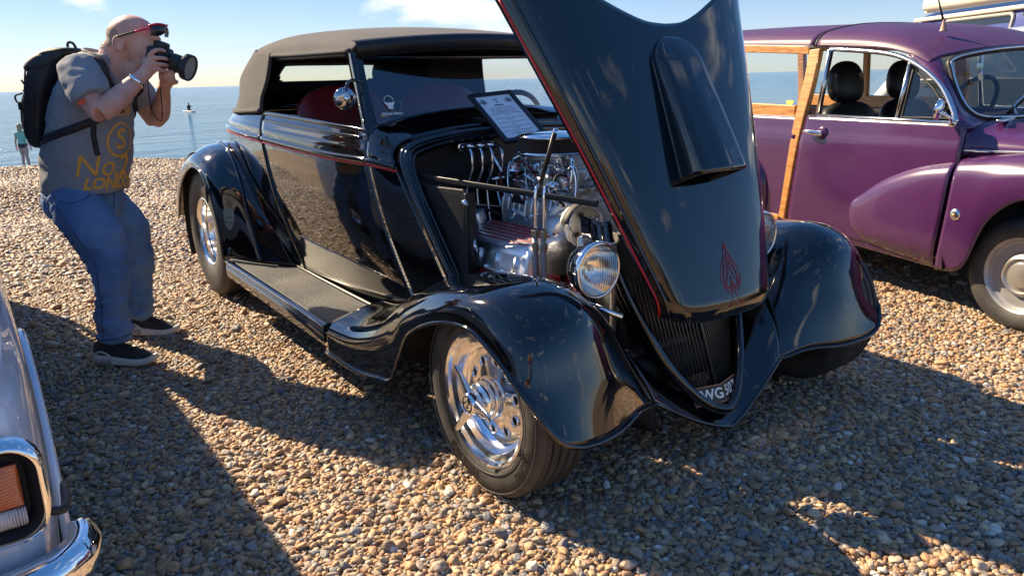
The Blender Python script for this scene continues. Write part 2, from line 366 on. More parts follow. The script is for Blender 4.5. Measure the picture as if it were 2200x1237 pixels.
a = me.attributes.new('idx', 'INT', 'POINT'); a.data.foreach_set('value', np.where(Q[:, 3] > .0001, RNG.integers(0, NV, nq), 0).astype(np.int32))
shingle = bpy.data.objects.new('shingle', me); COL.objects.link(shingle)
ng = bpy.data.node_groups.new('scatter', 'GeometryNodeTree'); ng.interface.new_socket('Geometry', in_out='INPUT', socket_type='NodeSocketGeometry'); ng.interface.new_socket('Geometry', in_out='OUTPUT', socket_type='NodeSocketGeometry')
gi, go = ng.nodes.new('NodeGroupInput'), ng.nodes.new('NodeGroupOutput'); ci = ng.nodes.new('GeometryNodeCollectionInfo'); ci.inputs['Collection'].default_value = peb_col
ci.inputs['Separate Children'].default_value = True; ci.inputs['Reset Children'].default_value = True
iop = ng.nodes.new('GeometryNodeInstanceOnPoints'); iop.inputs['Pick Instance'].default_value = True
def na(name, t):
    x = ng.nodes.new('GeometryNodeInputNamedAttribute'); x.data_type = t; x.inputs['Name'].default_value = name; return x.outputs['Attribute']
e2r = ng.nodes.new('FunctionNodeEulerToRotation'); L = ng.links.new
L(gi.outputs[0], iop.inputs['Points']); L(ci.outputs[0], iop.inputs['Instance']); L(na('idx', 'INT'), iop.inputs['Instance Index'])
L(na('rot', 'FLOAT_VECTOR'), e2r.inputs[0]); L(e2r.outputs[0], iop.inputs['Rotation']); L(na('scl', 'FLOAT_VECTOR'), iop.inputs['Scale']); L(iop.outputs[0], go.inputs[0])
md = shingle.modifiers.new('scatter', 'NODES'); md.node_group = ng
tag(shingle, 'loose brown, tan and grey beach pebbles covering the ground', 'shingle', kind='stuff')
print('pebbles', n)

# sea
m_sea = mat('sea_water', (.012, .075, .13), .09, 0, Specular_IOR_Level=.24, IOR=1.33)
tc = nd(m_sea, 'TexCoord'); mp = nd(m_sea, 'Mapping'); mp.inputs['Scale'].default_value = (1.0, .38, 1); mp.inputs['Rotation'].default_value = (0, 0, .22)
lk(m_sea, tc.outputs['Object'], mp.inputs['Vector'])
na1 = nd(m_sea, 'TexNoise'); na1.inputs['Scale'].default_value = .55; na1.inputs['Detail'].default_value = 7; na1.inputs['Roughness'].default_value = .62
lk(m_sea, mp.outputs[0], na1.inputs['Vector'])
na2 = nd(m_sea, 'TexNoise'); na2.inputs['Scale'].default_value = .06; na2.inputs['Detail'].default_value = 5; lk(m_sea, mp.outputs[0], na2.inputs['Vector'])
bp = nd(m_sea, 'Bump'); bp.inputs['Strength'].default_value = 1.0; bp.inputs['Distance'].default_value = .8; lk(m_sea, na1.outputs['Fac'], bp.inputs['Height'])
bp2 = nd(m_sea, 'Bump'); bp2.inputs['Strength'].default_value = .6; bp2.inputs['Distance'].default_value = 2.; lk(m_sea, na2.outputs['Fac'], bp2.inputs['Height']); lk(m_sea, bp.outputs[0], bp2.inputs['Normal'])
lk(m_sea, bp2.outputs[0], bsdf(m_sea).inputs['Normal'])
sr = ramp(m_sea, [(.35, (.014, .115, .25)), (.65, (.04, .185, .34))]); lk(m_sea, na2.outputs['Fac'], sr.inputs['Fac']); lk(m_sea, sr.outputs[0], bsdf(m_sea).inputs['Base Color'])
s = MB(); s.add([(-22, -30000, -1.70), (-22, 30000, -1.70), (-40000, 30000, -1.70), (-40000, -30000, -1.70)], [(0, 1, 2, 3)])
sea = s.build('sea', m_sea, smooth=False); tag(sea, 'blue sea with small ripples out to the horizon', 'sea', kind='structure')
# ------------------------------------------------------------------ black 1930s hot rod (origin under its front axle, +X ahead)
car = empty('hot_rod'); tag(car, 'glossy black vintage hot rod convertible with raised bonnet and chrome engine', 'car')
WB, RF, RR = 2.98, .302, .388
# front fenders: rows from the running board over the wheel to the lip, columns from the engine bay out to the arch
FF = [
 [(-1.14,-.60,.325),(-1.14,-.66,.317),(-1.14,-.72,.304),(-1.14,-.78,.29),(-1.14,-.832,.272),(-1.14,-.86,.235),(-1.14,-.862,.155)],
 [(-.97,-.60,.345),(-.96,-.66,.338),(-.95,-.72,.328),(-.94,-.78,.312),(-.92,-.835,.29),(-.90,-.862,.25),(-.87,-.862,.157)],
 [(-.80,-.585,.42),(-.78,-.64,.417),(-.77,-.70,.407),(-.75,-.765,.387),(-.73,-.828,.355),(-.71,-.862,.30),(-.68,-.864,.185)],
 [(-.66,-.55,.485),(-.63,-.61,.50),(-.61,-.68,.50),(-.59,-.755,.48),(-.57,-.825,.44),(-.56,-.863,.365),(-.545,-.866,.218)],
 [(-.50,-.50,.515),(-.47,-.57,.555),(-.45,-.65,.57),(-.44,-.745,.555),(-.44,-.825,.51),(-.455,-.864,.44),(-.475,-.868,.315)],
 [(-.33,-.46,.525),(-.29,-.54,.592),(-.26,-.64,.620),(-.25,-.745,.612),(-.265,-.825,.582),(-.31,-.864,.512),(-.38,-.870,.43)],
 [(-.16,-.43,.51),(-.12,-.52,.602),(-.09,-.63,.645),(-.08,-.74,.645),(-.09,-.822,.622),(-.12,-.866,.578),(-.20,-.872,.513)],
 [(-.02,-.40,.47),(.02,-.50,.585),(.06,-.62,.648),(.078,-.735,.648),(.07,-.82,.622),(.035,-.862,.580),(-.02,-.872,.540)],
 [(.08,-.37,.40),(.13,-.47,.515),(.185,-.60,.58),(.208,-.715,.575),(.20,-.81,.545),(.165,-.858,.512),(.115,-.870,.494)],
 [(.15,-.345,.32),(.195,-.45,.385),(.25,-.58,.420),(.270,-.69,.418),(.264,-.78,.405),(.244,-.836,.405),(.228,-.862,.415)],
 [(.195,-.32,.225),(.242,-.43,.25),(.295,-.56,.246),(.322,-.67,.252),(.328,-.755,.268),(.315,-.805,.297),(.292,-.835,.340)],
]
for side in (0, 1):
    C_ = mir(FF) if side else np.array(FF)
    if side: _w = np.array([0, .2, .6, 1, 1, 1, 1]); C_[8:, :, 0] -= .018*_w; C_[7:, :, 1] *= 1-.022*_w
    f = MB(); f.patch(C_, 90, 44); fo = f.build('front_fender', paint_black, car, solid=.006, offset=-1 if not side else -1)
    # rolled bead along arch and lip
    G = bic(C_, np.linspace(0, 10, 70), np.linspace(0, 6, 40)); edge = np.concatenate([G[:, -1], G[-1, ::-1][1:]])
    b = MB(); b.tube(edge-np.array([.0, 0, .003]), .0075, 8); b.build('bead', paint_black, fo)
    # inner splash panel hiding the wheel well from the engine bay
    ie = G[:, 0]; sp = np.stack([ie, ie*[1, 1, .55], ie*[1, 1, 0]+[0, 0, .13]], 1); k = MB(); k.grid(sp); k.build('splash_panel', flat_black, car, solid=.004)
# front valance between the fenders, V-shaped in the middle
VH = [[(.08,-.37,.40),(.15,-.345,.32),(.195,-.32,.225)], [(.085,-.30,.33),(.15,-.275,.255),(.205,-.26,.188)], [(.11,-.21,.245),(.17,-.19,.185),(.217,-.175,.138)],
      [(.14,-.11,.18),(.195,-.095,.128),(.232,-.085,.096)], [(.168,0,.135),(.215,0,.10),(.245,0,.070)]]
v_ = MB(); v_.patch(VH, 28, 12); v_.patch(mir(VH)[::-1], 28, 12); val = v_.build('front_valance', paint_black, car, solid=.006, weld=True)
G = bic(VH, np.linspace(0, 4, 30), np.linspace(0, 2, 5)); e_ = G[:, -1]; e_ = np.concatenate([e_, (e_*[1, -1, 1])[::-1][1:]])
MB().tube(e_, .0075, 8).build('bead', paint_black, val)

# grille shell, bars, number plate
def gx(y, z, back=0.): return .212-(z-.13)*.38-abs(y)*.26-back
hw = [(.128, .0), (.134, .03), (.150, .065), (.185, .105), (.24, .150), (.32, .195), (.43, .235), (.55, .268), (.68, .285), (.76, .275)]
prof = cr1([(b_, a_) for a_, b_ in hw], 60)   # (half width, z)
ring = np.array([(gx(y, z)+.012, -y, z) for y, z in prof]); ring2 = (ring*[1, -1, 1])[::-1]
path = np.concatenate([ring[::-1], ring2[::-1][1:]])
sh = MB(); sh.tube(path, .017, 12, squash=(1.0, 1.25)); shell = sh.build('grille_shell', paint_black, car)
# the shell sides sweep back to the radiator
sb = MB(); SB = np.stack([path, path+[-.03, 0, 0]+np.sign(path[:, 1:2])*[[0, .012, 0]], path*[1, 1.03, 1]+[-.12, 0, .012]], 1); sb.grid(SB); sb.build('shell_side', paint_black, shell, solid=.004)
m_bar = mat('grille_bar', (.075, .078, .082), .3, .5)
ys_b = [(-.272+i*.0136) for i in range(41)]
bar_mesh = None; nbar = 0
for i, y in enumerate(ys_b):
    zlo = np.interp(abs(y), [b_ for a_, b_ in hw[:9]], [a_ for a_, b_ in hw[:9]])+.008; ztop = .72
    a_, b_ = (gx(y, zlo, .022), y, zlo), (gx(y, ztop, .022), y, ztop)
    o = MB().tube([a_, b_], .0026, 6).build('grille_bar', m_bar, shell)
cb = MB(); cb.tube([(gx(0, .14, .016), 0, .14), (gx(0, .72, .016), 0, .72)], .0055, 8); cb.build('centre_bar', m_bar, shell)
rc = MB(); rc.box((-.06, 0, .44), (.05, .5, .56)); rad_core = rc.build('radiator_core', flat_black, car)
for s_ in (-1, 1): MB().box((-.075, s_*.285, .50), (.075, .034, .40)).build('radiator_side', polished, car, bevel=.006)
# number plate leaning behind the bars at the foot of the grille
pw = mat('plate_white', (.78, .76, .72), .35); pbk = mat('plate_black', (.035, .022, .016), .4); prd = mat('plate_edge', (.35, .16, .10), .5)
n_p = empty('number_plate'); n_p.parent = car
def plate_half(sgn):
    d = A(-.26*1.0, sgn*1., 0); d /= np.linalg.norm(d); return d
pl = MB(); c0 = A(.200, 0, .172); up = A(-.36, 0, .93); up /= np.linalg.norm(up)
for sgn in (-1, 1):
    d = plate_half(sgn); q = [c0-up*.024, c0-up*.024+d*.115, c0+up*.036+d*.115, c0+up*.036]
    pl.prism(q, A(-.004, 0, 0))
pl.build('plate', pbk, n_p, smooth=False)
def place_text(mb, txt, size, org, ex, ey, **k):
    v, f = text_geo(txt, size, **k); ex, ey = A(*ex), A(*ey); nz = np.cross(ex, ey)
    mb.add(A(*org)+v[:, :1]*ex+v[:, 1:2]*ey+v[:, 2:]*nz, f); return mb
nrm_l = np.cross(-plate_half(-1), up); nrm_l /= np.linalg.norm(nrm_l)
if nrm_l[0] < 0: nrm_l = -nrm_l
nrm_r = np.cross(plate_half(1), up); nrm_r /= np.linalg.norm(nrm_r)
if nrm_r[0] < 0: nrm_r = -nrm_r
tl = MB(); place_text(tl, 'YWG', .05, c0+plate_half(-1)*.055+up*.006+nrm_l*.0022, -plate_half(-1), up, bold=.0012)
place_text(tl, '507', .05, c0+plate_half(1)*.055+up*.006+nrm_r*.0022, plate_half(1), up, bold=.0012); tl.build('lettering', pw, n_p, smooth=False)
fr = MB()
for sgn in (-1, 1):
    d = plate_half(sgn); nn = nrm_l if sgn < 0 else nrm_r
    for a_, b_ in ((-.024, 0), (.036, 0)): fr.bar(c0+up*a_+nn*.001, c0+up*a_+d*.115+nn*.001, .003, .004)
fr.build('plate_edge', prd, n_p, smooth=False)

# ------------------------------------------------------------------ running boards
m_mat = noisy('ribbed_rubber', (.085, .085, .086), (.13, .128, .125), 5, .36, 0, rough2=.55)
for sgn in (-1, 1):
    rb = empty('running_board'); rb.parent = car
    xs_ = np.linspace(-2.50, -1.146, 22); zb = lambda x: .318-(x+2.5)/1.36*.036
    nr = 27; prof_ = []
    for i in range(nr):
        y = .615+(.835-.615)*i/(nr-1); w_ = (.835-.615)/(nr-1)
        prof_ += [(y-w_*.40, .0), (y-w_*.2, .0055), (y+w_*.2, .0055), (y+w_*.40, .0)]
    G = np.array([[(x, sgn*y, zb(x)+h-.06*(y-.6)) for y, h in prof_] for x in xs_]); MB().grid(G).build('rubber_mat', m_mat, rb, sharp=30)
    e = MB(); pr_ = [(.836, .000), (.848, .002), (.858, -.004), (.863, -.014), (.863, -.020), (.859, -.022), (.863, -.025), (.863, -.032), (.859, -.034), (.863, -.037), (.864, -.07), (.860, -.092), (.84, -.095)]
    G = np.array([[(x, sgn*y, zb(x)-.0135+h) for y, h in pr_] for x in xs_]); e.grid(G); e.build('edge_trim', paint_black, rb, sharp=60)
    MB().tube([(x, sgn*.864, zb(x)-.019) for x in xs_], .0028, 6).build('bright_strip', chrome, rb)
    u_ = MB(); u_.box((-1.82, sgn*.73, .245), (1.34, .24, .04)); u_.build('underside', flat_black, rb)
    k = MB(); k.tube([(x, sgn*(.612+.01*math.sin((x+2.5)/1.36*3.1)), zb(x)+.006) for x in np.linspace(-2.2, -.92, 20)], .011, 8); k.build('inner_bead', satin_black, rb)

# ------------------------------------------------------------------ rear fenders
RFc = [
 [(-3.66,-.40,.40),(-3.68,-.52,.41),(-3.69,-.64,.41),(-3.67,-.75,.41),(-3.62,-.83,.41),(-3.52,-.862,.42),(-3.43,-.865,.435)],
 [(-3.55,-.46,.62),(-3.58,-.55,.64),(-3.58,-.65,.64),(-3.55,-.75,.63),(-3.49,-.83,.61),(-3.40,-.864,.59),(-3.33,-.867,.575)],
 [(-3.36,-.52,.80),(-3.37,-.58,.82),(-3.36,-.66,.82),(-3.32,-.75,.805),(-3.27,-.83,.77),(-3.22,-.864,.735),(-3.17,-.868,.70)],
 [(-3.05,-.585,.905),(-3.04,-.64,.905),(-3.02,-.70,.90),(-3.01,-.77,.885),(-2.99,-.835,.85),(-2.98,-.866,.81),(-2.97,-.870,.775)],
 [(-2.76,-.63,.885),(-2.74,-.675,.885),(-2.73,-.72,.878),(-2.73,-.78,.862),(-2.76,-.84,.83),(-2.79,-.866,.80),(-2.82,-.870,.78)],
 [(-2.55,-.65,.775),(-2.53,-.69,.765),(-2.53,-.735,.745),(-2.56,-.79,.74),(-2.61,-.845,.74),(-2.65,-.867,.735),(-2.68,-.870,.728)],
 [(-2.37,-.652,.60),(-2.38,-.70,.60),(-2.41,-.75,.595),(-2.47,-.80,.60),(-2.53,-.848,.61),(-2.565,-.867,.612),(-2.58,-.870,.61)],
 [(-2.21,-.65,.45),(-2.26,-.70,.45),(-2.32,-.755,.455),(-2.42,-.805,.46),(-2.485,-.849,.465),(-2.51,-.867,.465),(-2.52,-.870,.462)],
 [(-2.05,-.64,.318),(-2.15,-.70,.318),(-2.25,-.755,.318),(-2.38,-.808,.32),(-2.47,-.848,.318),(-2.50,-.866,.312),(-2.505,-.869,.305)],
]
for side in (0, 1):
    C_ = mir(RFc) if side else np.array(RFc)
    ro = MB().patch(C_, 80, 40).build('rear_fender', paint_black, car, solid=.006, offset=-1)
    G = bic(C_, np.linspace(0, 8, 60), np.linspace(0, 6, 20)); edge = np.concatenate([G[0, :][::1], G[:, -1][1:]])
    MB().tube(edge, .0075, 8).build('bead', paint_black, ro)
    # raised weld bead down the front of the fender
    rg = G[24:, 6]+(G[24:, 6]-G[24:, 5])*0+np.array([0, 0, .004]); MB().tube(rg, .010, 8).build('piping', paint_black, ro)
    il = MB(); sg = 1 if side else -1
    th = np.linspace(-.35, math.pi+.45, 30); il.grid(np.array([[(-WB+.47*math.cos(t), sg*y, RR+.47*math.sin(t)) for y in (.45, .83)] for t in th])); il.build('inner_arch', flat_black, car, solid=.004)
    if not side:
        fb = MB(); fb.sphere(A(-2.62, -.885, .655), (.014, .008, .05), 10, 8); fb.tube([(-2.62,-.86,.66),(-2.62,-.885,.66)], .008, 8); fb.build('marker_lamp', satin_black, ro)

# ------------------------------------------------------------------ body: columns front to tail, rows sill to window line
BD = [
 [(-.60,-.535,.40),(-.695,-.56,.55),(-.80,-.582,.72),(-.925,-.60,.908),(-.96,-.592,.955),(-.985,-.575,.99)],
 [(-.85,-.585,.35),(-.93,-.617,.54),(-1.01,-.638,.73),(-1.075,-.645,.928),(-1.10,-.63,.985),(-1.115,-.61,1.03)],
 [(-1.18,-.61,.325),(-1.22,-.65,.53),(-1.27,-.675,.73),(-1.34,-.675,.935),(-1.36,-.662,.995),(-1.37,-.642,1.05)],
 [(-1.52,-.622,.31),(-1.56,-.665,.53),(-1.62,-.69,.73),(-1.70,-.692,.95),(-1.72,-.68,1.01),(-1.73,-.658,1.07)],
 [(-1.90,-.625,.305),(-1.98,-.67,.53),(-2.07,-.697,.73),(-2.15,-.70,.972),(-2.17,-.69,1.03),(-2.18,-.668,1.088)],
 [(-2.35,-.62,.32),(-2.42,-.665,.53),(-2.50,-.692,.74),(-2.56,-.69,.988),(-2.57,-.678,1.045),(-2.575,-.655,1.098)],
 [(-2.80,-.58,.34),(-2.86,-.625,.54),(-2.92,-.65,.75),(-2.94,-.635,.995),(-2.93,-.61,1.055),(-2.90,-.57,1.105)],
 [(-3.25,-.50,.38),(-3.32,-.54,.56),(-3.36,-.545,.75),(-3.30,-.50,.975),(-3.22,-.46,1.04),(-3.13,-.40,1.085)],
 [(-3.60,-.30,.42),(-3.66,-.33,.58),(-3.66,-.32,.76),(-3.50,-.27,.94),(-3.36,-.22,1.02),(-3.24,-.20,1.08)],
 [(-3.70,0,.44),(-3.76,0,.60),(-3.74,0,.77),(-3.55,0,.94),(-3.40,0,1.02),(-3.27,0,1.08)],
]
body = {}
for side in (0, 1):
    C_ = mir(BD) if side else np.array(BD)
    q_ = MB(); q_.patch(C_, 14, 40, u=(0, .985)); q_.build('cowl_side', paint_black, car, solid=.012, offset=-1)
    q_ = MB(); q_.patch(C_, 50, 46, u=(1.013, 3.988), v=(.10, 5)); door = q_.build('door', paint_black, car, solid=.02, offset=-1)
    q_ = MB(); q_.patch(C_, 60, 46, u=(4.012, 9)); q_.build('rear_quarter', paint_black, car, solid=.012, offset=-1)
    q_ = MB(); q_.patch(C_*[1, .975, 1], 40, 8, u=(.9, 4.2), v=(0, 5)); q_.build('inner_door_panel', satin_black, car)
    sg = 1 if side else -1
    # chrome-topped belt moulding with red pinstripe
    U = np.linspace(.02, 8.98, 130); L = bic(C_, U, [2.97])[:, 0]; L2 = bic(C_, U, [2.84])[:, 0]; L3 = bic(C_, U, [3.11])[:, 0]
    nrm = A(0, sg, 0)
    for nm, u0, u1 in (('cowl', .02, .985), ('door', 1.013, 3.988), ('rear', 4.012, 8.98)):
        U = np.linspace(u0, u1, 60); Lb = bic(C_, U, [2.97])[:, 0]; Ln = np.cross(np.gradient(Lb, axis=0), bic(C_, U, [3.1])[:, 0]-bic(C_, U, [2.85])[:, 0]); Ln /= np.linalg.norm(Ln, axis=1, keepdims=True)
        Ln *= np.sign(Ln[0, 1])*sg
        par = door if nm == 'door' else car
        MB().tube(Lb+Ln*.003, .013, 10).build('belt_moulding', paint_black, par)
        MB().tube(bic(C_, U, [2.865])[:, 0]+Ln*.0035, .0060, 6).build('pinstripe', red_paint, par)
    # raised window reveal and sill
    U = np.linspace(1.05, 3.95, 50); sl = bic(C_, U, [4.95])[:, 0]; MB().tube(sl+A(0, 0, .004), .012, 8).build('window_sill', paint_black, door)
    U = np.linspace(1.2, 3.9, 50); sl = bic(C_, U, [4.45])[:, 0]+nrm*.002; MB().tube(sl, .007, 8).build('reveal_moulding', paint_black, door)
m_int = noisy('dark_trim', (.012, .010, .011), (.02, .017, .018), 20, .6)
fl = MB(); fl.box((-1.95, 0, .30), (2.2, 1.16, .03)); fl.build('floor_pan', flat_black, car)
bk = MB(); bk.box((-2.60, 0, .66), (.03, 1.2, .75)); bk.build('rear_bulkhead', flat_black, car)
# deck panel closing the body behind the hood's foot
dk = MB(); dk.patch([[(-2.575,-.65,1.098),(-2.9,-.57,1.105),(-3.13,-.40,1.085),(-3.24,-.20,1.08),(-3.27,0,1.08)],[(-2.575,-.4,1.10),(-2.75,-.35,1.105),(-2.85,-.25,1.105),(-2.9,-.12,1.10),(-2.9,0,1.10)]], 8, 24)
dk.v = dk.v+[dk.v[0]*[1, -1, 1]]; dk.f += [tuple(i+dk.n for i in q)[::-1] for q in dk.f]; dk.n *= 2; dk.build('deck', paint_black, car, solid=.006)

# cowl top and the arch that frames the engine bay
CT = [[(-.955,-.600,.93),(-.965,-.575,.972),(-.965,-.51,1.005),(-.965,-.35,1.03),(-.965,-.17,1.042),(-.965,0,1.045)],
      [(-1.02,-.602,.965),(-1.04,-.58,1.01),(-1.05,-.51,1.045),(-1.06,-.35,1.072),(-1.06,-.17,1.085),(-1.06,0,1.088)],
      [(-1.10,-.605,1.01),(-1.12,-.585,1.045),(-1.135,-.51,1.068),(-1.15,-.35,1.094),(-1.15,-.17,1.106),(-1.15,0,1.110)],
      [(-1.17,-.60,1.02),(-1.19,-.585,1.045),(-1.22,-.51,1.06),(-1.24,-.35,1.08),(-1.25,-.17,1.09),(-1.25,0,1.09)]]
CT = np.concatenate([np.array(CT), mir(CT)[:, ::-1][:, 1:]], 1)
MB().patch(CT, 24, 70).build('cowl_top', paint_black, car, solid=.01, offset=-1)
def arch(off, y, z, x):   # cross-section arch at a given inset
    pts_ = [(-.60+x, -.545+y, .40), (-.70+x, -.565+y, .56), (-.80+x, -.580+y, .71), (-.90+x, -.592+y, .86), (-.95+x, -.575+y, .955-z*.6), (-.965+x, -.51+y*.9, 1.0-z), (-.965+x, -.35+y*.5, 1.026-z), (-.965+x, -.17+y*.2, 1.037-z), (-.965+x, 0, 1.04-z)]
    P_ = np.array(pts_); return np.concatenate([P_, (P_*[1, -1, 1])[::-1][1:]])
ar = MB(); A0, A1, A2, A3 = (cr1(arch(0, *k_), 90) for k_ in ((0, 0, .0), (.006, .006, .035), (.032, .03, .05), (.05, .05, .035)))
A4 = cr1(arch(0, .056, .056, -.02), 90); ar.grid(np.stack([A0, A1, A2, A3, A4], 1)); ar.build('cowl_flange', paint_black, car, solid=.004)
MB().tube(cr1(arch(0, .012, .012, .045), 90), .008, 8).build('hood_lacing_bead', paint_black, car)
MB().tube(cr1(arch(0, .040, .036, .052), 90)[:34], .006, 8).build('edge_strip', paint_black, car)
# firewall (recessed) and side kick panel of the bay
fwp = cr1(arch(0, .05, .05, -.02), 61); fwm = MB(); cen = A(-.99, 0, .6); fwm.add(np.concatenate([[cen], fwp*[0, 1, 1]+[-1.0, 0, 0]]), [(0, i+1, i+2) for i in range(60)]); fwm.build('firewall', satin_black, car, smooth=False)
fwb = MB(); G = np.stack([fwp, fwp*[0, 1, 1]+[-1.0, 0, 0]], 1); fwb.grid(G); fwb.build('firewall_flange', satin_black, car)
for sg in (-1, 1):
    kp = MB(); kp.prism([(-.90, sg*.548, .84), (-.62, sg*.49, .838), (-.60, sg*.49, .815), (-.60, sg*.49, .50), (-.64, sg*.52, .46), (-.68, sg*.535, .52)], (0, -sg*.012, 0)); kp.build('bay_side_panel', satin_black, car, smooth=False, bevel=.004)
    kp = MB(); kp.box((-.606, sg*.47, .66), (.012, .045, .33)); kp.build('panel_return', satin_black, car, bevel=.004)

# ------------------------------------------------------------------ windscreen, hood (soft top), mirror, seats
wsb, wst = lambda y: A(-1.125-.02*(1-(y/.57)**2)*0, y, 1.045+.055*(1-(y/.57)**2)), lambda y: A(-1.262, y, 1.322)
g_ = MB(); yy = np.linspace(-.565, .565, 24); g_.grid(np.array([[wsb(y)*(1-t)+wst(y*.985)*t for t in np.linspace(0, 1, 8)] for y in yy]))
m_ws = thin_glass('windscreen_glass', (.84, .90, .95), .17)
g_.build('windscreen', m_ws, car)
wf = MB(); loop = [wsb(y) for y in np.linspace(-.575, .575, 20)]+[wst(y) for y in np.linspace(.565, -.565, 12)]
wf.tube(np.array(loop), .011, 8, closed=True); wf.build('windscreen_frame', paint_black, car)
MB().tube(np.array([wsb(y) for y in np.linspace(-.575, .575, 20)])+A(.012, 0, -.012), .012, 8).build('windscreen_gasket', satin_black, car)
for sg in (-1, 1):
    pl_ = MB(); a_, b_ = A(-1.098, sg*.612, .975), A(-1.255, sg*.588, 1.342)
    G = np.array([[p+d for d in (A(.012, -sg*.03, 0), A(.012, sg*.0, 0), A(0, sg*.014, 0), A(-.035, sg*.014, 0), A(-.05, sg*.0, 0), A(-.05, -sg*.03, 0))] for p in [a_*(1-t)+b_*t for t in np.linspace(0, 1, 10)]])
    pl_.grid(G, cv=True); pl_.build('windscreen_pillar', paint_black, car, sharp=50)
m_canvas = noisy('canvas', (.054, .050, .046), (.080, .074, .067), 3.5, .93, bump=.5, bscale=900, Sheen_Weight=.25, Sheen_Roughness=.5)
RT = [[(-1.245,-.600,1.348),(-1.225,-.565,1.375),(-1.195,-.45,1.392),(-1.155,-.22,1.404),(-1.14,0,1.408)],
      [(-1.5,-.610,1.352),(-1.5,-.575,1.398),(-1.5,-.46,1.432),(-1.5,-.22,1.452),(-1.5,0,1.458)],
      [(-1.9,-.615,1.358),(-1.9,-.582,1.41),(-1.9,-.47,1.452),(-1.9,-.22,1.480),(-1.9,0,1.487)],
      [(-2.13,-.615,1.362),(-2.18,-.58,1.415),(-2.22,-.47,1.458),(-2.25,-.22,1.487),(-2.26,0,1.494)],
      [(-2.36,-.605,1.375),(-2.45,-.56,1.412),(-2.52,-.44,1.443),(-2.57,-.21,1.468),(-2.58,0,1.474)],
      [(-2.42,-.602,1.368),(-2.54,-.55,1.395),(-2.62,-.43,1.415),(-2.67,-.21,1.43),(-2.68,0,1.435)]]
RT = np.concatenate([np.array(RT), mir(RT)[:, ::-1][:, 1:]], 1)
top = empty('soft_top'); top.parent = car
MB().patch(RT, 60, 60).build('roof_canvas', m_canvas, top, solid=.012, offset=-1)
BT = [[(-2.125,-.622,1.372),(-2.15,-.645,1.25),(-2.175,-.672,1.165),(-2.185,-.682,1.098)],
      [(-2.37,-.612,1.385),(-2.47,-.642,1.265),(-2.46,-.665,1.17),(-2.47,-.678,1.088)],
      [(-2.53,-.56,1.405),(-2.69,-.605,1.275),(-2.68,-.63,1.175),(-2.71,-.655,1.082)],
      [(-2.63,-.44,1.425),(-2.84,-.50,1.285),(-2.86,-.53,1.18),(-2.91,-.56,1.086)],
      [(-2.68,-.21,1.437),(-2.93,-.255,1.295),(-2.96,-.28,1.185),(-3.03,-.30,1.092)],
      [(-2.69,0,1.44),(-2.95,0,1.295),(-2.98,0,1.185),(-3.06,0,1.094)]]
BT = np.concatenate([np.array(BT), mir(BT)[::-1][1:]], 0)
hole = lambda p: abs(p[1]) < .30 and 1.245 < p[2] < 1.335 and p[0] < -2.6
MB().patch(BT, 90, 40, skip=hole).build('rear_canvas', m_canvas, top, solid=.010, offset=-1)
MB().tube(bic(BT, np.linspace(0, 10, 80), [3])[:, 0]+A(0, 0, .004), .013, 8).build('hem', m_canvas, top)
MB().tube(bic(BT, [0.03], np.linspace(0, 3, 20))[0], .007, 6).build('window_edge_binding', m_canvas, top)
for sg in (-1, 1):
    MB().tube([A(*p)*[1, -sg, 1] for p in ((-1.25,-.604,1.348),(-1.5,-.613,1.350),(-1.9,-.618,1.355),(-2.14,-.618,1.362))], .009, 8, sm=20).build('drip_binding', m_canvas, top)
    MB().tube([A(*p)*[1, -sg, 1] for p in ((-1.27,-.58,1.335),(-1.7,-.59,1.34),(-2.12,-.595,1.345))], .011, 8, sm=12).build('top_rail', satin_black, top)
hd = MB(); yy = np.linspace(-.59, .59, 30); hd.grid(np.array([[(-1.232+.10*(1-(abs(y)/.59)**2)*.9+dx, y, 1.375+.03*(1-(y/.59)**2)+dz) for dx, dz in ((-.03, .012), (.008, .004), (.018, -.02), (.006, -.05), (-.035, -.056))] for y in yy])); hd.build('header_rail', satin_black, top)
rw = MB(); rw.grid(bic(BT, np.linspace(3.4, 6.6, 30), np.linspace(.55, 1.6, 8))+A(.006, 0, 0)); rw.build('rear_window', thin_glass('rear_pane', (.85, .90, .82), .06), top)
MB().patch(BT+A(.025, 0, -.004), 90, 40, u=(.1, 9.9), skip=lambda p: abs(p[1]) < .315 and 1.235 < p[2] < 1.345 and p[0] < -2.55).build('rear_lining', flat_black, top)
hl = MB(); hl.patch(RT*[1, .975, 1]-A(0, 0, .02), 20, 20); hl.build('headlining', flat_black, top)
# seats
m_lea = noisy('oxblood_leather', (.19, .012, .016), (.23, .018, .02), 12, .38, bump=.1, bscale=300)
for cy in (-.30, .28):
    st = empty('seat'); st.parent = car
    b = MB(); SP = []
    for z, w_, t_, x in ((.62, .24, .06, -1.92), (.80, .27, .075, -1.97), (1.0, .275, .075, -2.02), (1.12, .25, .065, -2.05), (1.185, .18, .05, -2.06), (1.212, .08, .03, -2.06), (1.215, .01, .01, -2.06)):
        a_ = np.linspace(0, 2*np.pi, 28, endpoint=False); ce, se = np.cos(a_), np.sin(a_)
        SP.append(np.c_[x+t_*np.sign(ce)*abs(ce)**.8, cy+w_*np.sign(se)*abs(se)**.6, np.full(28, z)])
    b.grid(np.array(SP), cv=True); b.build('seat_back', m_lea, st, subsurf=1)
    MB().box((-1.70, cy, .58), (.5, .5, .16)).build('cushion', m_lea, st, bevel=.05, bseg=4)
sw = MB(); sw.tube([A(-1.42, .30, .98)+.19*(math.cos(t)*A(.35, 0, .94)+math.sin(t)*A(0, 1, 0)) for t in np.linspace(0, 2*np.pi, 40, endpoint=False)], .013, 8, closed=True)
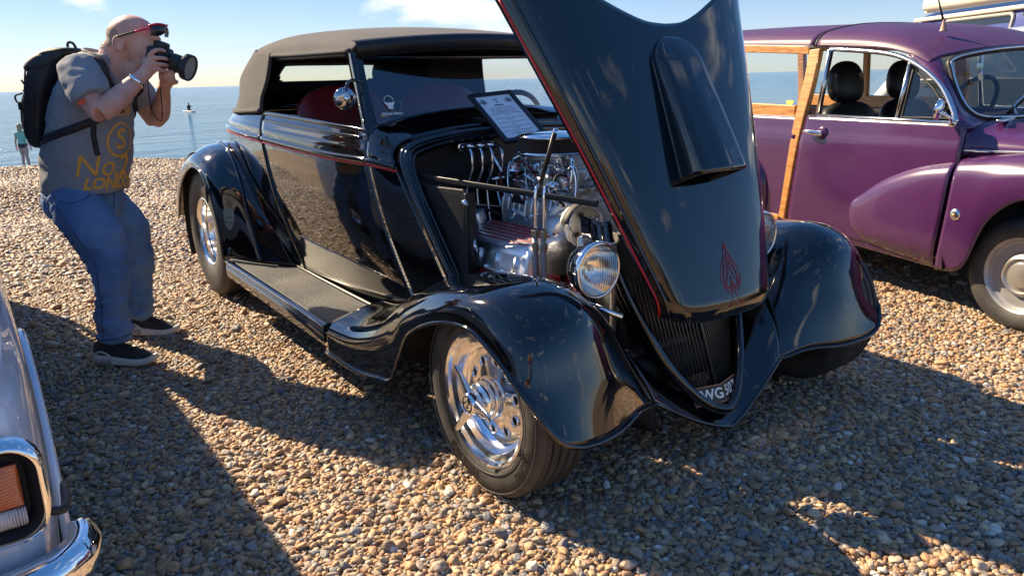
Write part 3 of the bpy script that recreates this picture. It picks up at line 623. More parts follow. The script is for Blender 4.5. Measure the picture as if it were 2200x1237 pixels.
sw.tube([(-1.42, .30, .98), (-1.25, .30, .93)], .02, 8); sw.tube([A(-1.42, .30, .98)+.19*A(0, 1, 0), A(-1.42, .30, .98)-.19*A(0, 1, 0)], .012, 8); sw.build('steering_wheel', satin_black, car)
MB().box((-1.27, 0, .95), (.10, 1.1, .16)).build('dashboard', m_int, car, bevel=.03)
# door mirror on the near pillar
mi = empty('door_mirror'); mi.parent = car
mm_ = MB(); mm_.lathe([(.0, -.020), (.018, -.019), (.036, -.013), (.0425, -.004), (.043, .002), (.040, .004), (.0, .004)], (-1.085, -.715, 1.165), (-1, .30, .1), 28); mm_.build('mirror_head', mat('dark_reflection_chrome', (.42, .43, .45), .08, 1), mi)  # chrome shell, base colour darkened to carry its dark reflection
mm_ = MB(); mm_.tube([(-1.135,-.612,1.225),(-1.11,-.66,1.232),(-1.085,-.695,1.226),(-1.073,-.712,1.20),(-1.07,-.713,1.165)], .0065, 8, sm=20); mm_.build('mirror_arm', paint_black, mi)
mm_ = MB(); mm_.sphere((-1.064, -.716, 1.165), .013); mm_.build('pivot', chrome, mi)
# ------------------------------------------------------------------ wheels
def tyre_profile(R, rim, w, groove=True):
    h = w/2; p = [(rim-.004, -h*.80), (rim+.004, -h*.86), (rim+.018, -h*.95), (rim+(R-rim)*.45, -h*1.0), (rim+(R-rim)*.72, -h*.97), (R-.016, -h*.88), (R-.006, -h*.80)]
    t = []
    gs = (-.50, -.17, .17, .50) if groove else ()
    last = -.74
    t.append((R-.001, last*h))
    for g in gs:
        t += [(R, (g-.055)*h), (R-.008, (g-.045)*h), (R-.008, (g+.045)*h), (R, (g+.055)*h)]
    t.append((R-.001, .74*h))
    return p+t+[(r, -a) for r, a in p[::-1]]
m_tread = noisy('tread_rubber', (.03, .027, .024), (.075, .062, .05), 9, .8, bump=.3, bscale=120)
def ring_text(mb, txt, size, c, rad_, ang0, out=(0, -1, 0), bold=0., flip=1, **k):
    """text bent round a wheel centre; ang0 = angle of its middle (0 = forward, 90 = up), read with its foot to the hub"""
    v, f = text_geo(txt, size, bold=bold, **k); v, f = subdiv_geo(v, f, maxlen=size*.35)
    a = ang0-flip*v[:, 0]/rad_; r = rad_+flip*v[:, 1]; sgn = -1 if out[1] < 0 else 1
    X = c[0]+r*np.cos(a); Zz = c[2]+r*np.sin(a); Yy = np.full(len(v), c[1])
    mb.add(np.c_[X, Yy, Zz], f); return mb
wheel_chrome = mat('wheel_chrome', (.90, .90, .90), .13, 1)
def make_wheel(name, x, sgn, yface, R, w, rim, dish, front, label=None):
    we = empty(name); we.parent = car; c = A(x, sgn*(yface-w/2), R); ax = (0, sgn, 0)
    tm = MB(); tm.lathe(tyre_profile(R, rim, w, True), c, ax, 96); tm.build('tyre', rubber, we, sharp=50)
    # tread blocks cut across
    tb = MB(); n_ = 66
    for k in range(n_):
        t = 2*math.pi*k/n_
        for lo, hi in ((-.74, -.57), (.57, .74)):
            p0 = [(R+.0008, h_*w/2) for h_ in (lo, hi)]
            a_ = [c+A(math.cos(t)*r, sgn*h_, math.sin(t)*r) for r, h_ in p0]; b_ = [c+A(math.cos(t+.075)*r, sgn*h_, math.sin(t+.075)*r) for r, h_ in p0]
            dn_ = [c+A(math.cos(t+.0375)*(R-.006), sgn*h_, math.sin(t+.0375)*(R-.006)) for r, h_ in p0]
            tb.add([a_[0], a_[1], b_[1], b_[0]], [(0, 1, 2, 3)])
    tb.build('tread', m_tread, we, smooth=False)
    o_ = w/2-.010   # rim lip plane along axis
    rm = MB()
    if front:
        rm.lathe([(rim+.008, o_-.006), (rim+.006, o_), (rim-.002, o_+.001), (rim-.009, o_-.004), (rim-.012, o_-.016), (rim-.022, o_-.020), (rim-.030, o_-.024), (rim-.034, o_-.040), (rim-.042, o_-.060), (rim-.052, o_-.066)], c, ax, 72)
        rm.build('rim', wheel_chrome, we, sharp=40)
        # disc with round holes
        r_out, r_in, nh, rh, hr = rim-.050, .060, 10, .0145, .112
        d = MB(); N = 120; rings = np.linspace(r_out, r_in, 22)
        def dz(r): return o_-.066+.030*max(0, min(1, (r_out-r)/(r_out-r_in)))**.8
        G = np.array([[c+A(r*math.cos(t), sgn*dz(r), r*math.sin(t)) for t in np.linspace(0, 2*np.pi, N, endpoint=False)] for r in rings])
        hc = [c+A(hr*math.cos(2*np.pi*i/nh+.2), sgn*dz(hr), hr*math.sin(2*np.pi*i/nh+.2)) for i in range(nh)]
        d.grid(G, cv=True, skip=lambda p: any(np.linalg.norm((p-h_)[[0, 2]]) < rh*1.02 for h_ in hc)); d.build('disc', wheel_chrome, we)
        for h_ in hc: MB().lathe([(rh*1.35, -.001), (rh*1.28, .004), (rh*1.08, .004), (rh*.95, -.003), (rh*.95, -.03)], h_, ax, 18).build('hole_ring', wheel_chrome, we)
        hb = MB(); hb.lathe([(.066, o_-.040), (.066, o_-.022), (.063, o_-.016), (.057, o_-.014), (.055, o_+.006), (.050, o_+.012), (.03, o_+.02), (.0, o_+.024)], c, ax, 40); hb.build('hub', wheel_chrome, we, sharp=35)
        # three-bladed knock-off
        zc = o_+.046
        for i in range(3):
            sp = MB(); t = 2*math.pi*i/3+2.05; d_ = A(math.cos(t), 0, math.sin(t)); e_ = A(-math.sin(t), 0, math.cos(t)); nn = A(0, sgn, 0)
            rows = []
            for r_, hw_, th_, lift in ((.0, .026, .032, 0), (.03, .023, .028, .000), (.06, .016, .020, .004), (.09, .0135, .015, .010), (.115, .012, .012, .016), (.121, .006, .006, .018)):
                cc = c+d_*r_+nn*(zc-.014+lift); rows.append([cc+e_*hw_*math.cos(a)+nn*th_/2*math.sin(a) for a in np.linspace(0, 2*np.pi, 10, endpoint=False)])
            sp.grid(np.array(rows), cv=True); sp.build('spinner_blade', wheel_chrome, we)
        sc = MB(); sc.lathe([(.036, zc-.034), (.036, zc-.006), (.030, zc+.004), (.028, zc+.002), (.0, zc+.002)], c, ax, 32); sc.build('spinner_boss', wheel_chrome, we, sharp=35)
        mk = MB(); mk.lathe([(.026, zc+.003), (.0255, zc+.0034), (.0225, zc+.0034), (.022, zc+.003)], c, ax, 30)
        for j in range(3): mk.tube([c+A(.014*math.cos(2.1*j+t_*1.4)*(.5+t_), sgn*(zc+.0035), .014*math.sin(2.1*j+t_*1.4)*(.5+t_)) for t_ in np.linspace(0, 1, 6)], .0022, 5)
        mk.build('boss_emblem', dark_steel, we)
        bkp = MB(); bkp.lathe([(rim-.03, o_-.075), (.0, o_-.075)], c, ax, 40); bkp.build('brake_backing', flat_black, we)
        lt = MB(); oc = c+A(0, sgn*(w/2*1.0+.0006), 0); rt_ = rim+(R-rim)*.50
        ring_text(lt, 'FALKEN', .044, oc, rt_, rad(248), out=ax, bold=.0022, flip=-1, spacing=1.05)
        ring_text(lt, 'SINCERA', .032, oc, rt_+.004, rad(330), out=ax, bold=.0008, flip=-1)
        ring_text(lt, '195/60R15 88H', .014, oc, rim+.022, rad(222), out=ax, flip=-1); ring_text(lt, '195/60R15 88H', .014, oc, rim+.022, rad(120), out=ax, flip=1); ring_text(lt, 'FALKEN', .044, oc, rt_, rad(90), out=ax, bold=.0022, flip=1, spacing=1.05)
        lt.build('sidewall_lettering', mat('raised_rubber', (.009, .009, .009), .42), we, smooth=False)
        sr_ = MB()
        for r_ in (rim+(R-rim)*.22, rim+(R-rim)*.80): sr_.tube([oc+A(r_*math.cos(t), -sgn*.0012, r_*math.sin(t)) for t in np.linspace(0, 2*np.pi, 72, endpoint=False)], .0018, 5, closed=True)
        sr_.build('sidewall_ribs', rubber, we)
    else:
        rm.lathe([(rim+.010, o_-.012), (rim+.008, o_-.004), (rim, o_-.002), (rim-.008, o_-.008), (rim-.012, o_-.02), (rim-.014, o_-dish*.5), (rim-.030, o_-dish*.55), (rim-.034, o_-dish), (rim-.07, o_-dish-.006), (.10, o_-dish+.004), (.07, o_-dish+.008), (.062, o_-dish+.03), (.05, o_-dish+.05), (.0, o_-dish+.055)], c, ax, 64); rm.build('rim', wheel_chrome, we, sharp=40)
        hd_ = MB()
        for i in range(10): hd_.lathe([(.019, .001), (.018, .004), (.015, .004), (.0, .002)], c+A(.128*math.cos(.628*i), sgn*(o_-dish-.001), .128*math.sin(.628*i)), ax, 14)
        hd_.build('disc_holes', flat_black, we)
        lt = MB(); oc = c+A(0, sgn*(w/2+.0006), 0); rt_ = rim+(R-rim)*.5
        ring_text(lt, 'MICKEY THOMPSON', .036, oc, rt_, rad(120), out=ax, bold=.0012); ring_text(lt, 'SPORTSMAN', .036, oc, rt_, rad(255), out=ax, bold=.0012, flip=-1)
        lt.build('sidewall_lettering', mat('raised_rubber2', (.06, .06, .06), .5), we, smooth=False)
    return we
for sgn in (-1, 1):
    make_wheel('front_wheel', -.03, sgn, .838, RF, .188, .203, .05, True)
    make_wheel('rear_wheel', -WB, sgn, .835, RR, .30, .198, .10, False)
MB().tube([(-.03, -.66, .30), (-.03, .66, .30)], .03, 10).build('front_axle', satin_black, car); MB().tube([(-WB, -.66, .38), (-WB, .66, .38)], .05, 10).build('rear_axle', satin_black, car)
MB().box((-1.6, 0, .24), (3.3, .62, .10)).build('chassis', flat_black, car)
for sgn in (-1, 1):
    il = MB(); il.lathe([(.0, .014), (.012, .012), (.02, .006), (.024, .0), (.024, -.02)], (.195, sgn*.46, .235), (1, 0, -.15), 16); il.build('indicator_lamp', mat('amber_lens', (.8, .25, .05), .15, 0, Transmission_Weight=.4), car)

# ------------------------------------------------------------------ headlamps
m_lens = mat('headlamp_glass', (.98, .97, .93), .015, 0, Transmission_Weight=1.0, IOR=1.45)
m_refl = mat('lamp_reflector', (.93, .91, .86), .16, 1)
for sgn in (-1, 1):
    hl = empty('headlamp'); hl.parent = car; c = A(.012, sgn*.404, .638); ax = A(1, 0, -.02); ax /= np.linalg.norm(ax)
    MB().lathe([(.088, .004), (.0895, -.006), (.0885, -.022), (.083, -.042), (.072, -.062), (.054, -.080), (.032, -.092), (.012, -.097), (.0, -.098)], c, ax, 48).build('lamp_shell', paint_black, hl)
    MB().lathe([(.0915, -.004), (.0925, .004), (.0905, .011), (.0850, .014), (.0815, .011), (.081, .004)], c, ax, 48).build('lamp_rim', chrome, hl)
    # fluted lens
    R_, N_ = .083, 90; G = []
    for i in range(26):
        r = R_*i/25; G.append([(r*math.cos(t), r*math.sin(t), .010+.016*(1-(r/R_)**2)+.0010*math.cos(r*math.cos(t)/.0105*2*math.pi)*(1 if r < R_*.97 else 0)) for t in np.linspace(0, 2*np.pi, N_, endpoint=False)])
    G = np.array(G); N1 = A(0, 1, 0); B1 = np.cross(ax, N1); G = c+G[..., :1]*N1+G[..., 1:2]*B1+G[..., 2:]*ax
    MB().grid(G, cv=True).build('lamp_lens', m_lens, hl, solid=.003)
    MB().lathe([(.080, .006), (.070, -.02), (.05, -.045), (.025, -.06), (.0, -.063)], c, ax, 40).build('lamp_reflector', m_refl, hl)
    MB().sphere(c+ax*(-.035), .012).build('lamp_bulb', mat('bulb_glass', (.9, .9, .85), .1), hl)
    MB().tube([c+A(-.055, 0, -.085), c+A(-.06, 0, -.115), c+A(-.07, sgn*.01, -.15)], [.020, .018, .026], 14, sm=10).build('lamp_stand', paint_black, hl)
    MB().tube([c+A(-.075, sgn*.0, -.118), c+A(.04, -sgn*.075, -.16)], .010, 8).build('lamp_bar', chrome, hl)

# ------------------------------------------------------------------ bonnet, tipped forward on its nose
hood = empty('bonnet'); hood.parent = car; hood['label'] = 'raised black bonnet with teardrop scoop, red pinstripe and spade emblem'
HC0, HC1 = A(.250, 0, .468), A(-.108, 0, 1.384); HE0, HE1 = A(.150, .258, .498), A(-.288, .562, 1.465)
HL = np.linalg.norm(HC1-HC0); HD = (HC1-HC0)/HL; HN = A(HD[2], 0, -HD[0])
sS = [0, .15, .3, .45, .6, .72, .80, .87, .93, .97, 1.0]; gS = [0, .006, .025, .06, .12, .20, .30, .45, .66, .84, 1.0]
exS = [0, .008, .038, .080, .122, .146, .150, .138, .105, .055, .0]
def hood_pt(t, s, lift=0.):
    a = abs(s); g = np.interp(a, sS, gS); sg = 1 if s >= 0 else -1
    a2 = a; c_ = HC0+(HC1-HC0)*t; e_ = HE0+(HE1-HE0)*t
    nl = np.clip((.06-t)/.06, 0, 1)
    p = A(c_[0]+(e_[0]-c_[0])*g, e_[1]*a2*sg, c_[2]+(e_[2]-c_[2])*g)
    return p+HN*(lift+.010*math.sin(math.pi*min(max(t, 0), 1)))-HN*.022*nl**2
def smooth_interp(x, xs_, ys_):
    return crs(np.array(ys_, float).reshape(-1, 1), np.interp(x, xs_, np.arange(len(xs_))))[:, 0]
ss = np.concatenate([np.linspace(-1, -.7, 22), np.linspace(-.68, .68, 50), np.linspace(.7, 1, 22)])
gS_f = smooth_interp(np.linspace(0, 1, 400), sS, gS); sS, gS = np.linspace(0, 1, 400), gS_f
exF = smooth_interp(np.linspace(0, 1, 200), [0, .15, .3, .45, .6, .72, .80, .87, .93, .97, 1.0], exS)
def t_end(s): return 1+np.interp(abs(s), np.linspace(0, 1, 200), exF)/HL
G = np.array([[hood_pt(tt*t_end(s), s) for s in ss] for tt in np.concatenate([np.linspace(0, .08, 10), np.linspace(.1, 1, 50)])])
MB().grid(G).build('bonnet_skin', paint_black, hood, solid=.009, offset=-1)
MB().tube(np.array([hood_pt(t, -.985, .003) for t in np.linspace(.0, .995, 50)]), .0040, 6).build('pinstripe', red_paint, hood)
MB().tube(np.array([hood_pt(t, .985, .003) for t in np.linspace(.0, .995, 50)]), .0040, 6).build('pinstripe', red_paint, hood)
MB().tube(np.array([hood_pt(t, -.93, .002) for t in np.linspace(.0, 1.05, 50)]), .006, 8).build('side_bead', paint_black, hood)
# scoop
def sc_sec(t, k):
    """k in 0..1 across; returns point"""
    L_ = (t-.46)/(.955-.46); L_ = min(max(L_, 0), 1)
    w_ = .118-.012*L_; rn = math.sqrt(max(0, 1-max(0, (L_-.80)/.20)**2)); w_ *= max(rn, .02)
    h_ = (.018+.078*(1-L_)**.9)*max(rn, .0)**.5
    return w_, h_
yk = [(-1.08, -.06), (-1.0, .0), (-.965, .45), (-.90, .82), (-.78, .95), (-.5, 1.0), (0, 1.06), (.5, 1.0), (.78, .95), (.90, .82), (.965, .45), (1.0, .0), (1.08, -.06)]
rows = []
for t in np.concatenate([np.linspace(.46, .85, 24), np.linspace(.86, .955, 18)]):
    w_, h_ = sc_sec(t, 0); r_ = []
    for a_, b_ in cr1([(x_, y_, 0) for x_, y_ in yk], 60)[:, :2]:
        y_ = a_*w_; e_ = (HE0+(HE1-HE0)*t)[1]; p = hood_pt(t, np.clip(y_/e_, -1, 1)); r_.append(p+HN*(h_*b_))
    rows.append(r_)
G = np.array(rows); scm = MB().grid(G).build('scoop', paint_black, hood, solid=.005, offset=-1)
sm_ = MB(); e_ = G[2]; cc = e_.mean(0)-HN*.02; e2 = e_+(cc-e_)*.07; sm_.add(np.concatenate([[cc], e2]), [(0, i+1, i+2) for i in range(len(e2)-1)]); sm_.build('scoop_dark_panel', flat_black, hood)  # plain black panel: the shade of the open scoop put in as colour
# spade emblem, thin red pinstriping on the nose
m_spade = mat('spade_red', (.42, .03, .05), .35); spd = MB()
def on_hood(y, t): e_ = (HE0+(HE1-HE0)*t)[1]; return hood_pt(t, y/e_, .0016)
def curve2(pts_, sm=16): return np.array([on_hood(y, t) for y, t, _ in cr1([(a_, b_, 0) for a_, b_ in pts_], sm)])
for k in (1.0, .82, .62):
    for sg in (-1, 1):
        spd.tube(curve2([(0, .195*k+.05), (sg*.014*k, .155*k+.045), (sg*.042*k, .105*k+.045), (sg*.046*k, .065*k+.045), (sg*.022*k, .048*k+.045), (0, .062*k+.045)]), .0009, 4)
for sg in (-1, 1):
    spd.tube(curve2([(0, .13), (sg*.006, .09), (sg*.014, .055), (sg*.034, .032)]), .0009, 4); spd.tube(curve2([(sg*.034, .032), (0, .04)], 6), .0009, 4)
    spd.tube(curve2([(0, .235), (sg*.02, .18), (sg*.03, .12), (sg*.012, .09), (0, .11)]), .0008, 4); spd.tube(curve2([(sg*.04, .10), (sg*.015, .13), (0, .20)]), .0008, 4)
spd.build('spade_emblem', m_spade, hood)

# tie bar, prop strut
eb = MB(); eb.bar((-.975, -.552, .873), (-.10, -.30, .822), .012, .022); eb.build('tie_bar', satin_black, car, bevel=.003)
MB().tube([(-.975, .552, .873), (-.10, .30, .822)], .011, 8).build('tie_bar', satin_black, car)
MB().lathe([(.012, 0), (.012, .006), (.006, .008), (0, .008)], (-.972, -.560, .873), (0, -1, 0), 14).build('bar_bolt', chrome, car)
MB().tube([(-.355, -.345, .845), (-.245, -.36, 1.045)], .0085, 8).build('prop_strut', satin_black, car)
# ------------------------------------------------------------------ engine
eng = empty('engine'); eng.parent = car
RED = mat('engine_red', (.33, .015, .02), .4)
bl = MB(); bl.box((-.62, 0, .50), (.56, .46, .20)); bl.build('engine_block', noisy('block_red', (.22, .012, .014), (.15, .01, .012), 20, .45), eng, bevel=.02)
for sg in (-1, 1):
    # finned valve cover: outer and inner top edges slope outwards
    xr, xf = -.80, -.335
    S_ = lambda y, z: A(0, sg*y, z)
    sec = [(.20, .585), (.212, .640), (.232, .668), (.258, .678), (.385, .645), (.405, .632), (.414, .61), (.425, .568), (.432, .556), (.432, .543), (.20, .543)]
    G = np.array([[(x, sg*(y-.02*(1-k)), z-.012*(1-k)) for y, z in sec] for x, k in ((xr, .0), (xr+.012, .85), (xr+.03, 1), (xf-.03, 1), (xf-.012, .85), (xf, .0))])
    vc = MB(); vc.grid(G, cv=True); n_ = len(sec); vc.f.append(tuple(range(n_))); vc.f.append(tuple(5*n_+i for i in range(n_))); vc.build('valve_cover', polished, eng, sharp=45)
    for i in range(6):
        y0 = .262+i*.0225; z0 = .678-(y0-.258)*.26
        fb = MB(); fb.bar((xr+.03+.012*i, sg*y0, z0+.0012), (xf-.035-.004*i, sg*y0, z0+.0012), .0062, .0045, up=(0, sg*.26, 1)); fb.build('cover_fin', RED, eng, bevel=.002)
    for i in range(4):
        rb_ = MB(); x = xr+.06+i*.115; rb_.tube([(x, sg*.417, .61), (x, sg*.432, .556)], .009, 8); rb_.build('cover_rib', polished, eng)
    fl_ = MB(); fl_.box((-.565, sg*.425, .545), (.49, .035, .012)); fl_.build('cover_flange', polished, eng, bevel=.003)
    for i in range(5): MB().lathe([(.008, .0), (.008, .006), (0, .008)], (-.77+i*.10, sg*.434, .551), (0, 0, 1), 8).build('cover_bolt', chrome, eng)
    hd_ = MB(); hd_.box((-.565, sg*.36, .50), (.50, .16, .08)); hd_.build('cylinder_head', RED, eng, bevel=.01)
    for i in range(4):
        x = -.76+i*.13; MB().tube([(x, sg*.43, .47), (x+.01, sg*.47, .44), (x+.02, sg*.46, .36), (x+.0, sg*.40, .26)], .021, 10, sm=12).build('exhaust_pipe', dark_steel, eng)
# oil breather cap, dipstick, shifter-like knob
c = A(-.79, -.315, .665); b_ = MB(); b_.lathe([(.0, .056), (.034, .055), (.037, .051), (.037, .012), (.033, .008), (.020, .006), (.018, -.02)], c, (0, -.28, 1), 30); b_.build('breather_cap', polished, eng, sharp=40)
MB().tube([(-.60, -.455, .60), (-.61, -.46, .648)], [.0065, .0105], 10).build('dipstick_handle', chrome, eng)
MB().tube([(-.60, -.455, .60), (-.575, -.44, .54)], .004, 6).build('dipstick_tube', dark_steel, eng)
# supercharger case with vertical ribs
bc = MB(); sec = [(-.135, .60), (-.150, .64), (-.150, .735), (-.13, .775), (-.08, .795), (.08, .795), (.13, .775), (.150, .735), (.150, .64), (.135, .60)]
G = np.array([[(x, y, z) for y, z in sec] for x in (-.86, -.44)]); bc.grid(G, cv=True); bc.f += [tuple(range(10)), tuple(range(10, 20))]; bc.build('blower_case', polished, eng, smooth=False, bevel=.012)
for i in range(11):
    x = -.845+i*.039
    for sg in (-1, 1): r_ = MB(); r_.tube([(x, sg*.148, .615), (x, sg*.156, .66), (x, sg*.156, .73), (x, sg*.137, .778)], .0075, 8, sm=8); r_.build('case_rib', polished, eng)
fc = MB(); fc.lathe([(.13, -.02), (.132, .01), (.11, .03), (.085, .034), (.08, .06), (.05, .066), (.0, .066)], (-.44, 0, .69), (1, 0, 0), 36); fc.build('blower_front_cover', cast_alloy, eng, sharp=40)
sd = MB(); sd.lathe([(.07, -.02), (.075, .03), (.066, .042), (.05, .045), (.045, .07), (.0, .075)], (-.47, -.13, .70), (.8, -.6, 0), 28); sd.build('side_cover', cast_alloy, eng, sharp=40)
# intake manifold under the blower
im = MB(); im.box((-.65, 0, .585), (.50, .40, .05)); im.build('intake_manifold', cast_alloy, eng, bevel=.012)
# drive pulleys and belt
def pulley(name, c, r, w_, mt, ax=(1, -.12, .02)):
    p_ = MB(); p_.lathe([(r*.2, w_*.5), (r*.86, w_*.5), (r*.9, w_*.62), (r, w_*.55), (r*1.0, w_*.25), (r*.93, w_*.1), (r*.93, -w_*.1), (r, -w_*.25), (r, -w_*.5), (r*.6, -w_*.5)], c, ax, 40); p_.lathe([(r*.2, w_*.5), (r*.19, w_*.75), (0, w_*.78)], c, ax, 20)
    o_ = p_.build(name, mt, eng, sharp=35); return o_
pulley('drive_pulley', A(-.315, -.185, .705), .078, .05, mat('turned_alloy', (.82, .82, .82), .42, 1))
hs = MB()
for k in range(4): hs.lathe([(.011, .0), (.0, .0005)], A(-.315, -.185, .705)+A(.0265, -.003, .001)+.050*A(.1, math.cos(k*1.57+.5), math.sin(k*1.57+.5)), (1, -.12, .02), 14)
hs.build('pulley_holes', flat_black, eng)
pulley('crank_pulley', A(-.32, -.02, .44), .09, .05, dark_steel); pulley('idler_pulley', A(-.33, -.15, .575), .04, .045, polished)
bt = MB(); cs = [(-.115, .700, .080), (-.02, .44, .089)]
loop = []
for t in np.linspace(-.25, math.pi-.25, 16): loop.append((-.315, -.185+.079*math.cos(t), .705+.079*math.sin(t)))
for t in np.linspace(math.pi-.25, 2*math.pi-.25, 16): loop.append((-.33, -.02+.092*math.cos(t), .44+.092*math.sin(t)))
L_ = np.array(loop); bt.grid(np.stack([L_+A(.02, 0, 0), L_-A(.02, 0, 0)], 1), cu=True); bt.build('drive_belt', rubber, eng, solid=.005)
ta = MB(); ta.lathe([(.062, -.05), (.068, -.03), (.068, .03), (.058, .05), (.03, .056), (.0, .056)], (-.42, -.20, .665), (1, -.2, 0), 28); ta.build('alternator', cast_alloy, eng, sharp=40)
for k in range(12):
    t = k*.5236; MB().box(A(-.37, -.21, .665)+A(0, .045*math.cos(t), .045*math.sin(t)), (.006, .006, .018)).build('alternator_vane', dark_steel, eng) if k % 2 == 0 else None
# filler neck in front
MB().lathe([(.0, .055), (.027, .055), (.030, .050), (.030, .040), (.026, .036), (.024, .036), (.024, -.075), (.028, -.08)], (-.215, -.235, .70), (0, 0, 1), 28).build('filler_neck', chrome, eng, sharp=40)
MB().box((-.235, -.255, .66), (.004, .03, .06)).build('neck_bracket', polished, eng, bevel=.002)
# carburettors and linkages
def carb(x, y):
    cb = empty('carburettor'); cb.parent = car
    MB().box((x, y, .838), (.135, .15, .045)).build('carb_base', cast_alloy, cb, bevel=.008)
    MB().box((x, y, .875), (.115, .12, .04)).build('carb_body', polished, cb, bevel=.01)
    for s_ in (-1, 1):
        MB().box((x+s_*.075, y, .862), (.04, .125, .05)).build('float_bowl', cast_alloy, cb, bevel=.01)
        for k in (-1, 1): MB().lathe([(.008, 0), (.008, .006), (0, .007)], (x+s_*.096, y+k*.045, .875), (s_, 0, 0), 8).build('bowl_screw', chrome, cb)
    MB().lathe([(.055, -.02), (.055, .03), (.06, .035)], (x, y, .905), (0, 0, 1), 28).build('carb_throat', polished, cb)
    MB().lathe([(.0, .03), (.017, .03), (.019, .026), (.019, -.02), (.014, -.024), (.014, -.04)], (x+.015, y-.10, .905), (.25, -.45, .75), 18).build('choke_can', chrome, cb, sharp=40)
    MB().lathe([(.0, .022), (.018, .021), (.021, .016), (.021, .0), (.024, -.002), (.024, -.012), (.016, -.016)], (x-.055, y-.105, .868), (0, -.2, 1), 20).build('pump_cover', polished, cb, sharp=40)
    MB().lathe([(.0, .02), (.016, .019), (.02, .012), (.02, -.014), (.012, -.018)], (x+.06, y-.11, .842), (0, -.35, 1), 20).build('diaphragm', polished, cb, sharp=40)
    MB().tube([(x-.10, y-.09, .83), (x-.08, y-.12, .85), (x-.06, y-.12, .90), (x-.02, y-.10, .925)], .0055, 8, sm=14).build('fuel_line', chrome, cb)
    MB().tube([(x+.03, y-.08, .93), (x+.08, y-.09, .93), (x+.10, y-.10, .90), (x+.10, y-.11, .82)], .007, 8, sm=16).build('fuel_pipe', chrome, cb)
    MB().tube([(x-.09, y-.075, .815), (x+.10, y-.085, .822)], .0035, 6).build('throttle_rod', chrome, cb)
    for k in range(3): MB().lathe([(.0075, 0), (.0075, .012), (.005, .014), (.005, .03), (0, .03)], (x-.05+.05*k, y-.092, .818), (0, -1, .3), 8).build('rod_end', chrome, cb)
    MB().box((x-.01, y-.088, .80), (.018, .006, .05)).build('throttle_lever', polished, cb, bevel=.002)
    MB().tube([(x+.02, y-.07, .845), (x+.05, y-.10, .852), (x+.085, y-.10, .855)], .006, 8, sm=8).build('red_fitting', RED, cb)
carb(-.74, -.02); carb(-.54, -.02)
MB().box((-.64, 0, .805), (.44, .22, .025)).build('carb_plate', polished, eng, bevel=.006)
# air cleaner
ac = A(-.63, -.045, .945)
MB().lathe([(.0, .078), (.11, .074), (.150, .068), (.158, .060), (.158, .055), (.150, .052)], ac, (0, 0, 1), 60).build('air_cleaner_lid', chrome, eng)
MB().lathe([(.150, -.012), (.163, -.008), (.163, .0), (.152, .004)], ac, (0, 0, 1), 60).build('air_cleaner_base', chrome, eng)
fe = MB(); N_ = 132; G = []
for k in range(N_*2):
    t = math.pi*k/N_; r = .150 if k % 2 else .1455
    G.append([ac+A(r*math.cos(t), r*math.sin(t), z) for z in (.0, .054)])
fe.grid(np.array(G), cu=True); fe.build('filter_element', mat('filter_paper', (.035, .033, .03), .75), eng, smooth=False)
MB().lathe([(.12, -.03), (.10, -.012), (.15, -.012)], ac, (0, 0, 1), 40).build('cleaner_neck', cast_alloy, eng)
MB().lathe([(.010, .07), (.011, .082), (.005, .087), (.0, .087)], ac, (0, 0, 1), 14).build('wing_nut', chrome, eng)
# chrome bulkhead fitting with four pipes
mf = MB(); e0, e1 = A(-.975, -.285, .957), A(-.975, -.105, .957)
mf.tube(np.linspace(e0, e1, 12), .024, 14, squash=(.45, 1.0)); mf.build('pipe_manifold', chrome, eng)
for k in range(4):
    y = -.268+k*.05; zb = (.70, .62, .60, .66)[k]; dx = (.0, .05, .07, .12)[k]
    MB().lathe([(.013, -.01), (.013, .01), (.009, .013), (.009, .022)], (-.957, y, .955), (1, 0, 0), 10).build('pipe_nut', chrome, eng, smooth=False)
    MB().tube([(-.945, y, .955), (-.92, y, .953), (-.895, y, .93), (-.893, y-.002, .87), (-.905, y-.012, .83), (-.915, y-.018, .79), (-.912+dx*.3, y-.02, zb+.04), (-.90+dx, y-.02, zb-.06)], .0062, 8, sm=40).build('chrome_pipe', chrome, eng)
# pair of chrome coolant lines with braided hose feet
for k, (x, y) in enumerate(((-.335, -.375), (-.305, -.36))):
    MB().tube([(x-.03, y+.06, .872), (x-.005, y+.02, .865), (x, y, .84), (x, y-.005, .70)], .0068, 10, sm=20).build('coolant_pipe', chrome, eng)
    for zz in (.70, .655): MB().lathe([(.014, -.012), (.014, .012), (.011, .014), (.011, -.014)], (x, y-.005, zz), (0, 0, 1), 6).build('hose_nut', noisy('brass_nut', (.45, .38, .27), (.55, .47, .35), 40, .3, 1), eng, smooth=False)
    MB().tube([(x, y-.005, .69), (x, y-.008, .60), (x+.01, y-.01, .48)], .011, 10, sm=8).build('braided_hose', noisy('steel_braid', (.30, .30, .31), (.5, .5, .5), 260, .38, 1, bump=.5, bscale=500), eng)
